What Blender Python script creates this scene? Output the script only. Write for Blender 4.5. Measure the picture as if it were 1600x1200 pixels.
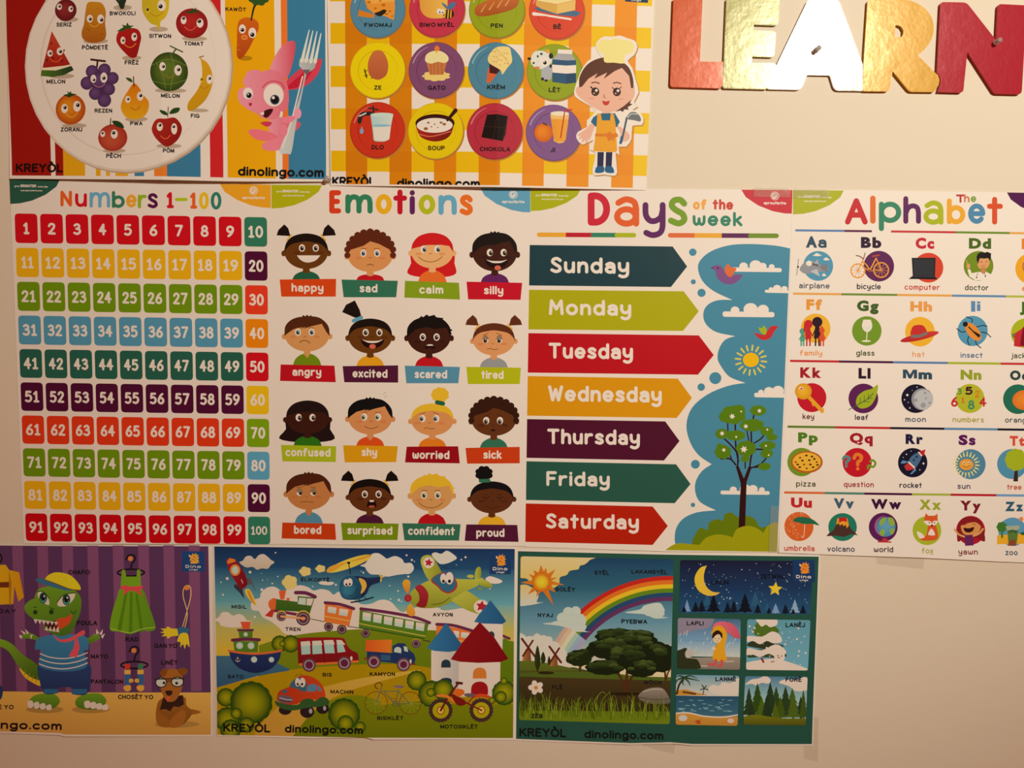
import bpy, bmesh, math, random
from mathutils import Vector, Matrix
random.seed(4)
for _o in list(bpy.data.objects): bpy.data.objects.remove(_o)
SC = bpy.context.scene
COL = SC.collection
# ------------------------------------------------------------------ camera
FPX, DIST, CAMZ = 1250.0, 1.02, 1.45
PITCH, ROLL = math.radians(4.76), math.radians(0.70)
fwd = Vector((0, math.cos(PITCH), -math.sin(PITCH)))
r0 = Vector((1, 0, 0)); u0 = r0.cross(fwd)
rgt = r0*math.cos(ROLL)+u0*math.sin(ROLL); upv = u0*math.cos(ROLL)-r0*math.sin(ROLL)
cd = bpy.data.cameras.new('camera'); cam = bpy.data.objects.new('camera', cd); COL.objects.link(cam)
M = Matrix((rgt, upv, -fwd)).transposed().to_4x4(); M.translation = Vector((0, -DIST, CAMZ)); cam.matrix_world = M
cd.sensor_fit = 'HORIZONTAL'; cd.sensor_width = 36.0; cd.lens = 36.0*FPX/1600.0
cd.clip_start = 0.01; cd.clip_end = 50
SC.camera = cam
# ------------------------------------------------------------------ light
wd = bpy.data.worlds.new('room_glow'); SC.world = wd; wd.use_nodes = True
wd.node_tree.nodes['Background'].inputs[0].default_value = (1.0, 0.25, 0.07, 1)
wd.node_tree.nodes['Background'].inputs[1].default_value = 0.20
def lamp(name, kind, loc, power, col, **kw):
    l = bpy.data.lights.new(name, kind); o = bpy.data.objects.new(name, l); COL.objects.link(o)
    o.location = loc; l.energy = power; l.color = col
    for k, v in kw.items(): setattr(l, k, v)
    return o
# the warm ceiling fixture, up and to the right behind the camera
LAMP, AIM, HALF = Vector((1.11, -2.20, 2.46)), Vector((.247, 0, 1.778)), math.radians(32)
LAMPC, ROOMC = (1.0, .98, .83), (.20, .050, .014)
lp = lamp('ceiling_spot', 'SPOT', LAMP, 211, LAMPC, shadow_soft_size=0.11, spot_size=2*HALF, spot_blend=1.0)
lp.rotation_euler = (AIM-LAMP).to_track_quat('-Z', 'Y').to_euler()
def room_light(x, z):
    """brightness of a white sheet hung at x, z under that lamp and the room's glow"""
    d = Vector((x, 0, z))-LAMP; r = d.length; c = d.normalized().dot((AIM-LAMP).normalized())
    t = min(1, max(0, (c-math.cos(HALF))/(1-math.cos(HALF)))); e = 5.18*t*t*(3-2*t)*(d.y/r)/(r*r)
    return [e*p+q for p, q in zip(LAMPC, ROOMC)]
vs = SC.view_settings
SC.display_settings.display_device = 'sRGB'
vs.view_transform = 'Standard'; vs.look = 'None'; vs.exposure = 0.0; vs.gamma = 1.0; vs.use_curve_mapping = False

# ------------------------------------------------------------------ helpers
def wall(u, v):
    """point of the wall seen at photograph pixel u, v (1600x1200)"""
    d = rgt*((u-800)/FPX)+upv*((600-v)/FPX)+fwd
    t = DIST/d.y
    return (d.x*t, CAMZ+d.z*t)
PXM = DIST/FPX
def lin(c): return c/12.92 if c <= .04045 else ((c+.055)/1.055)**2.4
def hexrgb(h): return [int(h[i:i+2], 16)/255 for i in (0, 2, 4)]
SHEET = (.92, .87, .80, 1.0)      # blank paper
LIGHT = (1, 1, 1)                 # light at the poster being drawn
_cc = {}
def ink(h):
    """print colour h as seen in the room -> the ink's own colour"""
    if not isinstance(h, str): return h
    if h == 'paper': return SHEET
    k = (h, tuple(LIGHT))
    if k not in _cc:
        a = hexrgb(h); s = min(1, max(0, ((max(a)-min(a))/(max(a)+.001)-.3)/.25))
        a = [a[0]*(1-.03*s), a[1]*(1-.10*s), a[2]*(1-.24*s)]
        _cc[k] = tuple(min(c, max(.004, lin(p)/q)) for p, q, c in zip(a, LIGHT, SHEET))+(1.0,)
    return _cc[k]
def node_mat(name):
    m = bpy.data.materials.new(name); m.use_nodes = True
    nt = m.node_tree; b = nt.nodes['Principled BSDF']
    return m, nt, b
def add_bump(nt, b, scale, dist, detail=2, rough=.5, strength=1.0):
    tc = nt.nodes.new('ShaderNodeTexCoord'); n = nt.nodes.new('ShaderNodeTexNoise'); bp = nt.nodes.new('ShaderNodeBump')
    n.inputs['Scale'].default_value = scale; n.inputs['Detail'].default_value = detail; n.inputs['Roughness'].default_value = rough
    bp.inputs['Strength'].default_value = strength; bp.inputs['Distance'].default_value = dist
    nt.links.new(tc.outputs['Object'], n.inputs['Vector']); nt.links.new(n.outputs['Fac'], bp.inputs['Height'])
    nt.links.new(bp.outputs['Normal'], b.inputs['Normal'])
    return n
def print_mat(name, rough, spec, bump):
    m, nt, b = node_mat(name)
    a = nt.nodes.new('ShaderNodeAttribute'); a.attribute_name = 'ink'
    nt.links.new(a.outputs['Color'], b.inputs['Base Color'])
    b.inputs['Roughness'].default_value = rough; b.inputs['Specular IOR Level'].default_value = spec
    add_bump(nt, b, 7, bump, 1)
    return m
LAMINATE = print_mat('printed_laminated_paper', .4, .13, .0008)
MATTE = print_mat('printed_photo_paper', .45, .12, .0008)
def tag(o, label=None, cat=None, group=None, kind=None):
    if label: o['label'] = label
    if cat: o['category'] = cat
    if group: o['group'] = group
    if kind: o['kind'] = kind
    return o
def empty(name, loc):
    o = bpy.data.objects.new(name, None); COL.objects.link(o); o.location = loc; o.empty_display_size = .05
    return o
def mesh_obj(name, bm, mat, parent=None, loc=(0, 0, 0), smooth=False):
    me = bpy.data.meshes.new(name); bm.to_mesh(me); bm.free(); me.materials.append(mat)
    if smooth:
        for p in me.polygons: p.use_smooth = True
    o = bpy.data.objects.new(name, me); COL.objects.link(o)
    o.location = loc
    if parent: o.parent = parent
    return o

# ------------------------------------------------------------------ a sheet of print: the poster, its picture parts
STEP = 0.00002
class Part:
    def __init__(s, name, label, parent, clip): s.name, s.label, s.parent, s.clip, s.polys, s.obj = name, label, parent, clip, [], None
class Poster: pass
G = Poster()                     # the poster being drawn
FR = (0, 0, 1)                   # drawing frame: offset and scale in photograph pixels
def frame(x, y, s):
    global FR
    FR = (x, y, s)
def W2(x, y): return FR[3](x, y) if len(FR) > 3 else wall(FR[0]+x*FR[2], FR[1]+y*FR[2])
def frame_quad(a, b, c, d, w, h):
    """units 0..w by 0..h spread over the wall between four points of the photograph"""
    global FR
    A, Bq, Cq, D = wall(*a), wall(*b), wall(*c), wall(*d)
    def f(x, y):
        s, t = x/w, y/h
        return tuple(A[i]*(1-s)*(1-t)+Bq[i]*s*(1-t)+Cq[i]*s*t+D[i]*(1-s)*t for i in (0, 1))
    FR = (0, 0, math.dist(a, b)/w, f)
def poster(name, label, cat, group, outline, lift, mat, white, folds=(), curl=0.0, paper=None):
    """outline: photograph pixels, clockwise from top left"""
    global G, LIGHT
    G = Poster(); G.name, G.label, G.cat, G.group, G.lift, G.mat = name, label, cat, group, lift, mat
    frame(0, 0, 1)
    G.out = [wall(*p) for p in outline]; G.folds = [(wall(fx, 600)[0], h) for fx, h in folds]
    G.parts, G.boxes, G.curl = [], [], curl
    LIGHT = room_light(sum(p[0] for p in G.out)/len(G.out), sum(p[1] for p in G.out)/len(G.out))
    G.zlo = min(p[1] for p in G.out); G.paper = 'paper'
    G.x0 = min(p[0] for p in G.out); G.x1 = max(p[0] for p in G.out)
CUR = None
def part(name, label=None, parent=None, clip=None):
    global CUR
    CUR = Part(name, label, parent, [W2(*p) for p in clip] if clip else None); G.parts.append(CUR)
    return CUR
def resume(p):
    global CUR
    CUR = p
def add(pts, cols):
    """pts on the wall; the ink lies over whatever it overlaps"""
    n = len(pts)
    a = sum(pts[i][0]*pts[(i+1) % n][1]-pts[(i+1) % n][0]*pts[i][1] for i in range(n))
    if abs(a) < 1e-10: return
    if a < 0: pts = pts[::-1]; cols = cols[::-1]
    x0 = min(p[0] for p in pts); x1 = max(p[0] for p in pts); y0 = min(p[1] for p in pts); y1 = max(p[1] for p in pts)
    L = 0
    for b in G.boxes:
        if b[4] > L and b[0] < x1 and b[1] > x0 and b[2] < y1 and b[3] > y0: L = b[4]
    L += 1
    G.boxes.append((x0, x1, y0, y1, L)); CUR.polys.append((pts, cols, L))
def pairs(a):
    if a and isinstance(a[0], (tuple, list)): return list(a)
    return [(a[i], a[i+1]) for i in range(0, len(a), 2)]
def shade(pts, c, c2, ang):
    """colours of a linear two-ink blend over pts, ang 90 = top to bottom"""
    if c2 is None: return [ink(c)]*len(pts)
    dx, dy = math.cos(math.radians(ang)), math.sin(math.radians(ang))
    t = [p[0]*dx+p[1]*dy for p in pts]; lo, hi = min(t), max(t); A, B = ink(c), ink(c2)
    return [tuple(A[k]+(B[k]-A[k])*((q-lo)/(hi-lo or 1)) for k in range(4)) for q in t]
def P(c, a, c2=None, ang=90):
    p = pairs(a); add([W2(*q) for q in p], shade(p, c, c2, ang))
def spl(p, closed=True, n=5):
    out = []; m = len(p)
    for i in range(m if closed else m-1):
        if closed: a, b, c, d = p[i-1], p[i], p[(i+1) % m], p[(i+2) % m]
        else: a, b, c, d = p[max(i-1, 0)], p[i], p[i+1], p[min(i+2, m-1)]
        for k in range(n):
            t = k/n
            out.append(tuple(.5*(2*b[j]+(c[j]-a[j])*t+(2*a[j]-5*b[j]+4*c[j]-d[j])*t*t+(3*b[j]-a[j]-3*c[j]+d[j])*t**3) for j in (0, 1)))
    if not closed: out.append(p[-1])
    return out
def B(c, a, c2=None, ang=90, n=5): P(c, spl(pairs(a), True, n), c2, ang)
def ell(x, y, rx, ry=None, rot=0, a0=0, a1=360, n=None):
    ry = rx if ry is None else ry
    n = n or max(8, min(40, int(6+max(rx, ry)*FR[2]*1.2)))
    full = abs(a1-a0) >= 360
    cr, sr = math.cos(math.radians(rot)), math.sin(math.radians(rot)); out = []
    for i in range(n if full else n+1):
        t = math.radians(a0+(a1-a0)*i/n); ex, ey = rx*math.cos(t), ry*math.sin(t)
        out.append((x+ex*cr-ey*sr, y+ex*sr+ey*cr))
    return out
def E(c, x, y, rx, ry=None, rot=0, c2=None, ang=90): P(c, ell(x, y, rx, ry, rot), c2, ang)
def R(c, x, y, rx, ry, c2, hx=0, hy=0, rings=3, rot=0):
    """round ink blend: c in the middle to c2 at the rim"""
    n = max(12, min(40, int(6+max(rx, ry)*FR[2]*1.2))); A, Bc = ink(c), ink(c2)
    P(c2, ell(x, y, rx, ry, rot, n=n))
    for k in range(rings, 0, -1):
        t0 = k/(rings+.0); o = [(x+hx*(1-t0)+(q[0]-x)*t0, y+hy*(1-t0)+(q[1]-y)*t0) for q in ell(x, y, rx*.97, ry*.97, rot, n=n)]
        t1 = (k-1)/rings; i_ = [(x+hx*(1-t1)+(q[0]-x)*t1, y+hy*(1-t1)+(q[1]-y)*t1) for q in ell(x, y, rx*.97, ry*.97, rot, n=n)]
        f = lambda t: tuple(A[j]+(Bc[j]-A[j])*t**1.6 for j in range(4))
        sv = list(G.boxes)
        for q in range(n):
            w = (q+1) % n
            if k == 1: add_flat([W2(*o[q]), W2(*o[w]), W2(x+hx, y+hy)], [f(t0), f(t0), f(0)])
            else: add_flat([W2(*o[q]), W2(*o[w]), W2(*i_[w]), W2(*i_[q])], [f(t0), f(t0), f(t1), f(t1)])
    p = [W2(*q) for q in ell(x, y, rx, ry, rot, n=n)]
    L = max(b[4] for b in G.boxes[-1:])+1
    G.boxes.append((min(q[0] for q in p), max(q[0] for q in p), min(q[1] for q in p), max(q[1] for q in p), L))
def add_flat(pts, cols):
    n = len(pts); a = sum(pts[i][0]*pts[(i+1) % n][1]-pts[(i+1) % n][0]*pts[i][1] for i in range(n))
    if a < 0: pts = pts[::-1]; cols = cols[::-1]
    CUR.polys.append((pts, cols, G.boxes[-1][4]+1))
def ribbon(p, w, cap=True, w2=None):
    """outline of a pen stroke through p"""
    q = [p[0]]
    for a in p[1:]:
        if math.hypot(a[0]-q[-1][0], a[1]-q[-1][1]) > 1e-6: q.append(a)
    if len(q) == 1: return ell(q[0][0], q[0][1], w/2, n=10)
    n = len(q); l, r = [], []
    for i in range(n):
        a, b = q[max(i-1, 0)], q[min(i+1, n-1)]
        dx, dy = b[0]-a[0], b[1]-a[1]; d = math.hypot(dx, dy) or 1
        ww = w if w2 is None else w+(w2-w)*i/(n-1)
        nx, ny = -dy/d*ww/2, dx/d*ww/2
        l.append((q[i][0]+nx, q[i][1]+ny)); r.append((q[i][0]-nx, q[i][1]-ny))
    def arc(c, s, k=5):
        o = []; a = math.atan2(s[1]-c[1], s[0]-c[0]); rr = math.hypot(s[0]-c[0], s[1]-c[1])
        for i in range(1, k): o.append((c[0]+rr*math.cos(a-math.pi*i/k), c[1]+rr*math.sin(a-math.pi*i/k)))
        return o
    if not cap: return l+r[::-1]
    return l+arc(q[-1], l[-1])+r[::-1]+arc(q[0], r[0])
def S(c, a, w, cap=True, smooth=False, w2=None):
    p = pairs(a)
    if smooth and len(p) > 2: p = spl(p, False, 5)
    if not smooth and len(p) > 2:
        for i in range(len(p)-1): P(c, ribbon(p[i:i+2], w, cap))
    else: P(c, ribbon(p, w, cap, w2))
def ring(c, x, y, rx, ry, w, n=28):
    P(c, ribbon(ell(x, y, rx, ry, 0, 0, 180, n//2), w)); P(c, ribbon(ell(x, y, rx, ry, 0, 180, 360, n//2), w))
def quad(c, a, r=0.0):
    """rounded quadrilateral from its four corners"""
    p = pairs(a)
    if not r: return P(c, p)
    P(c, rquad(p, r))
def rquad(p, r, k=3):
    out = []; n = len(p)
    for i in range(n):
        a, b, d = p[i-1], p[i], p[(i+1) % n]
        la, ld = math.dist(a, b), math.dist(d, b); ra = min(r, la*.49); rd = min(r, ld*.49)
        s = (b[0]+(a[0]-b[0])*ra/la, b[1]+(a[1]-b[1])*ra/la); e = (b[0]+(d[0]-b[0])*rd/ld, b[1]+(d[1]-b[1])*rd/ld)
        for j in range(k+1):
            t = j/k; out.append(tuple((1-t)**2*s[m]+2*t*(1-t)*b[m]+t*t*e[m] for m in (0, 1)))
    return out
def star(c, x, y, r, r2, n=5, rot=-90, c2=None):
    P(c, [(x+(r if i % 2 == 0 else r2)*math.cos(math.radians(rot+180*i/n)), y+(r if i % 2 == 0 else r2)*math.sin(math.radians(rot+180*i/n))) for i in range(2*n)], c2)
def bumpy(x, y, rx, ry, n, amp):
    return [(x+rx*(1+amp*abs(math.sin(n*math.pi*i/(n*6))))*math.cos(2*math.pi*i/(n*6)), y+ry*(1+amp*abs(math.sin(n*math.pi*i/(n*6))))*math.sin(2*math.pi*i/(n*6))) for i in range(n*6)]

# ---- lettering: a round pen hand ...
HAND = {
'a': 'C.03,.58 .22,.68 .42,.6 .47,.4|L.47,.42 .47,0|O.23,.2,.23,.2', 'b': 'L0,1 0,0|O.27,.34,.27,.34', 'c': 'A.28,.34,.28,.34,48,312',
'd': 'L.54,1 .54,0|O.27,.34,.27,.34', 'e': 'L.02,.34 .52,.34|A.27,.34,.27,.34,0,318', 'f': 'C.44,.94 .3,1 .17,.86 .15,.6|L.15,.6 .15,0|L0,.6 .36,.6',
'g': 'O.27,.34,.27,.34|C.54,.68 .54,.3 .53,-.12 .42,-.3 .22,-.34 .04,-.26', 'h': 'L0,1 0,0|C0,.36 .1,.6 .27,.68 .43,.6 .48,.38|L.48,.4 .48,0',
'i': 'L0,.68 0,0|L0,.96 .001,.97', 'j': 'C.22,.68 .22,.2 .2,-.15 .12,-.28 0,-.3|L.22,.96 .221,.97', 'k': 'L0,1 0,0|L.42,.68 .02,.3|L.15,.4 .46,0', 'l': 'L0,1 0,0',
'm': 'L0,.68 0,0|C0,.36 .08,.6 .2,.68 .33,.6 .37,.38|L.37,.4 .37,0|C.37,.36 .45,.6 .57,.68 .7,.6 .74,.38|L.74,.4 .74,0',
'n': 'L0,.68 0,0|C0,.36 .1,.6 .27,.68 .43,.6 .48,.38|L.48,.4 .48,0', 'o': 'O.28,.34,.28,.34', 'p': 'L0,.68 0,-.34|O.27,.34,.27,.34', 'q': 'L.54,.68 .54,-.34|O.27,.34,.27,.34',
'r': 'L0,.68 0,0|C0,.36 .1,.58 .24,.67 .38,.66', 's': 'C.43,.57 .3,.68 .1,.65 .05,.5 .2,.37 .38,.27 .43,.1 .26,0 .02,.08', 't': 'L.18,.95 .18,0|L0,.66 .38,.66',
'u': 'C0,.68 0,.28 .07,.07 .22,0 .39,.08 .47,.3|L.48,.68 .48,0', 'v': 'L0,.68 .24,0|L.24,0 .48,.68', 'w': 'C0,.68 .02,.18 .16,0 .31,.14 .35,.5|C.35,.5 .39,.14 .54,0 .68,.18 .7,.68',
'x': 'L0,.68 .46,0|L.46,.68 0,0', 'y': 'C0,.68 .01,.35 .12,.16 .28,.14 .44,.26 .49,.45|C.5,.68 .5,.3 .49,-.1 .4,-.28 .2,-.34 .02,-.26', 'z': 'L0,.68 .44,.68|L.44,.68 0,0|L0,0 .44,0',
'S': 'C.5,.86 .32,1 .1,.94 .05,.73 .24,.54 .45,.37 .49,.13 .26,0 0,.12', 'M': 'L0,0 .06,1|L.06,1 .36,.36|L.36,.36 .66,1|L.66,1 .72,0', 'T': 'L0,1 .64,1|L.32,1 .32,0',
'W': 'L0,1 .2,0|L.2,0 .4,.8|L.4,.8 .6,0|L.6,0 .8,1', 'F': 'L0,0 0,1|L0,1 .5,1|L0,.52 .42,.52', 'N': 'L0,0 0,1|L0,1 .52,0|L.52,0 .52,1', 'E': 'L.5,1 0,1|L0,1 0,0|L0,0 .5,0|L0,.52 .42,.52',
'D': 'L0,0 0,1|C0,1 .28,.98 .5,.8 .58,.5 .5,.2 .28,.02 0,0', 'A': 'L0,0 .32,1|L.32,1 .64,0|L.12,.33 .52,.33',
'0': 'O.27,.5,.27,.5', '1': 'L0,.8 .2,1|L.2,1 .2,0|L.02,0 .38,0', '2': 'C.02,.78 .12,.96 .3,1 .46,.88 .44,.64 .22,.3 0,.02|L0,.02 .5,0', '3': 'C.04,.88 .25,1 .44,.88 .42,.64 .2,.54|C.2,.54 .46,.46 .5,.2 .28,0 0,.1',
'4': 'L.36,0 .36,1|L.36,1 0,.34|L0,.34 .54,.34', '5': 'L.46,1 .08,1|L.08,1 .04,.56|C.04,.56 .28,.64 .5,.45 .46,.15 .25,0 0,.08', '6': 'C.42,.98 .24,.82 .08,.55 .02,.34|O.26,.28,.25,.28',
'7': 'L0,1 .5,1|L.5,1 .14,0', '8': 'O.26,.76,.2,.24|O.26,.26,.26,.26', '9': 'C.1,.02 .28,.18 .44,.45 .5,.66|O.25,.72,.25,.28', '-': 'L0,.42 .6,.42',
'?': 'C0,.75 .1,.96 .3,1 .5,.85 .45,.62 .26,.48 .25,.3|L.25,.02 .251,.03'}
SANS = dict(HAND)                  # upright bold capitals for the plain captions
SANS.update({'A': 'L0,0 .34,1|L.34,1 .68,0|L.13,.34 .55,.34', 'B': 'L0,0 0,1|C0,1 .3,1 .5,.9 .5,.65 .3,.53 0,.53|C0,.53 .35,.53 .56,.42 .56,.12 .35,0 0,0', 'C': 'A.36,.5,.36,.5,42,318', 'G': 'A.38,.5,.38,.5,42,335|L.74,.42 .44,.42|L.74,.42 .74,.1',
'H': 'L0,0 0,1|L.58,0 .58,1|L0,.52 .58,.52', 'I': 'L0,0 0,1', 'J': 'C.36,1 .36,.3 .3,.05 .16,0 .04,.06 0,.26', 'K': 'L0,0 0,1|L.58,1 .02,.42|L.2,.58 .62,0', 'L': 'L0,1 0,0|L0,0 .48,0', 'O': 'O.39,.5,.39,.5', 'P': 'L0,0 0,1|C0,1 .35,1 .54,.88 .54,.6 .35,.48 0,.48',
'Q': 'O.39,.5,.39,.5|L.5,.22 .74,-.02', 'R': 'L0,0 0,1|C0,1 .35,1 .54,.88 .54,.62 .35,.5 0,.5|L.3,.48 .6,0', 'U': 'C0,1 0,.3 .08,.06 .28,0 .48,.06 .56,.3 .56,1', 'V': 'L0,1 .32,0|L.32,0 .64,1', 'X': 'L0,1 .6,0|L.6,1 0,0', 'Y': 'L0,1 .32,.5|L.64,1 .32,.5|L.32,.5 .32,0',
'Z': 'L0,1 .54,1|L.54,1 0,0|L0,0 .56,0', 'M': 'L0,0 0,1|L0,1 .36,.12|L.36,.12 .72,1|L.72,1 .72,0', 'N': 'L0,0 0,1|L0,1 .56,0|L.56,0 .56,1', 'W': 'L0,1 .24,0|L.24,0 .47,.9|L.47,.9 .7,0|L.7,0 .94,1', 'S': 'C.54,.82 .4,.98 .2,1 .04,.86 .06,.66 .28,.53 .5,.4 .56,.2 .44,.04 .24,0 .06,.06 0,.22',
'a': 'C.04,.52 .14,.66 .34,.67 .46,.55 .47,.4|L.47,.45 .47,0|O.22,.19,.22,.19', 'y': 'L0,.68 .25,0|C.5,.68 .27,.03 .18,-.22 .02,-.26', '.': 'L0,.02 .001,.02', 't': 'L.18,.95 .18,0|L0,.66 .38,.66'})
SANS['È'] = SANS['E']+'|L.12,1.36 .3,1.22'; SANS['Ò'] = SANS['O']+'|L.26,1.36 .44,1.22'
FONT = HAND
_hc = {}
def strokes(ch):
    k = (ch, FONT is SANS)
    if k in _hc: return _hc[k]
    out = []
    for s in FONT[ch].split('|'):
        if s[0] in 'LC':
            p = [tuple(map(float, q.split(','))) for q in s[1:].split()]
            out.append(p if s[0] == 'L' else spl(p, False, 4))
        else:
            v = list(map(float, s[1:].split(',')))
            if s[0] == 'O':
                for a in (0, 180): out.append([(v[0]+v[2]*math.cos(math.radians(a+15*i)), v[1]+v[3]*math.sin(math.radians(a+15*i))) for i in range(13)])
            else: out.append([(v[0]+v[2]*math.cos(math.radians(v[4]+(v[5]-v[4])*i/18)), v[1]+v[3]*math.sin(math.radians(v[4]+(v[5]-v[4])*i/18))) for i in range(19)])
    _hc[k] = out
    return out
def gbox(ch):
    q = [p for s in strokes(ch) for p in s]
    return min(p[0] for p in q), min(p[1] for p in q), max(p[0] for p in q), max(p[1] for p in q)
def GL(ch, x0, y0, x1, y1, w, c):
    """one hand letter fitted into a box (frame units), stroke width w"""
    a, b, d, e = gbox(ch); h = w/2
    sx = (x1-x0-w)/(d-a) if d-a > .01 else 1; sy = (y1-y0-w)/(e-b) if e-b > .01 else 1
    for s in strokes(ch): P(c, ribbon([(x0+h+(p[0]-a)*sx, y1-h-(p[1]-b)*sy) for p in s], w))
SLOPE = .0123
def TXR(t, x0, x1, base, h, c, w=.16, sl=SLOPE, gap=.14):
    """hand lettering from x0 to x1 on a baseline, h = height of tall letters, w = pen width / h"""
    x = 0; pos = []
    for ch in t:
        if ch == ' ': x += .3; continue
        a, b, d, e = gbox(ch); pos.append((ch, x-a)); x += d-a+w+gap
    tot = x-gap-w; hw = w*h/2; sx = (x1-x0-w*h)/tot if tot > .01 else 1; sy = h-w*h
    for ch, ox in pos:
        for s in strokes(ch):
            q = [(x0+hw+(p[0]+ox)*sx, base-hw-p[1]*sy) for p in s]
            P(c, ribbon([(p[0], p[1]+(p[0]-x0)*sl) for p in q], w*h))
# ---- ... and a plain bold sans
_fc = {}
def sans(ch, off):
    k = (ch, off)
    if k in _fc: return _fc[k]
    b = .1+off*1.35                      # stems: M and i are cut straight
    if ch == 'M':
        w = .62+off*3; _fc[k] = [[(0, 0), (0, .72), (b*1.25, .72), (w/2, .25+off), (w-b*1.25, .72), (w, .72), (w, 0), (w-b, 0), (w-b, .52-off), (w/2+b*.42, 0), (w/2-b*.42, 0), (b, .52-off), (b, 0)]]
        return _fc[k]
    if ch == 'i': _fc[k] = [[(0, 0), (0, .52), (b, .52), (b, 0)], [(0, .72-b*.85), (0, .72), (b, .72), (b, .72-b*.85)]]; return _fc[k]
    cu = bpy.data.curves.new('t', 'FONT'); cu.body = ch; cu.size = 1; cu.offset = off; cu.resolution_u = 3; cu.fill_mode = 'FRONT'
    o = bpy.data.objects.new('t', cu); COL.objects.link(o)
    me = bpy.data.meshes.new_from_object(o, depsgraph=bpy.context.evaluated_depsgraph_get())
    tr = [[(me.vertices[i].co.x, me.vertices[i].co.y) for i in p.vertices] for p in me.polygons]
    bpy.data.objects.remove(o); bpy.data.curves.remove(cu); bpy.data.meshes.remove(me)
    _fc[k] = tr
    return tr
def TXH(t, x0, x1, base, h, c, off=.022, sl=SLOPE, gap=.07):
    """bold sans lettering from x0 to x1 (frame units) on a baseline, h = cap height"""
    H = [p[1] for q in sans('H', off) for p in q]; y0, y1 = min(H), max(H)
    x = 0; pos = []
    for ch in t:
        if ch == ' ': x += .26; continue
        tr = sans(ch, off); xs = [p[0] for q in tr for p in q]
        if not xs: continue
        pos.append((tr, x-min(xs))); x += max(xs)-min(xs)+gap
    sx = (x1-x0)/(x-gap); sy = h/(y1-y0); cc = ink(c)
    for tr, ox in pos:
        al = [[(x0+(p[0]+ox)*sx, base-(p[1]-y0)*sy) for p in q] for q in tr]
        al = [[W2(p[0], p[1]+(p[0]-x0)*sl) for p in q] for q in al]
        xs = [p[0] for q in al for p in q]; ys = [p[1] for q in al for p in q]; bx = (min(xs), max(xs), min(ys), max(ys))
        L = 1+max([b[4] for b in G.boxes if b[0] < bx[1] and b[1] > bx[0] and b[2] < bx[3] and b[3] > bx[2]] or [0])
        G.boxes.append(bx+(L,))
        for q in al:
            a = sum(q[i][0]*q[(i+1) % len(q)][1]-q[(i+1) % len(q)][0]*q[i][1] for i in range(len(q)))
            if abs(a) > 1e-12: CUR.polys.append((q if a > 0 else q[::-1], [cc]*len(q), L))

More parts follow.
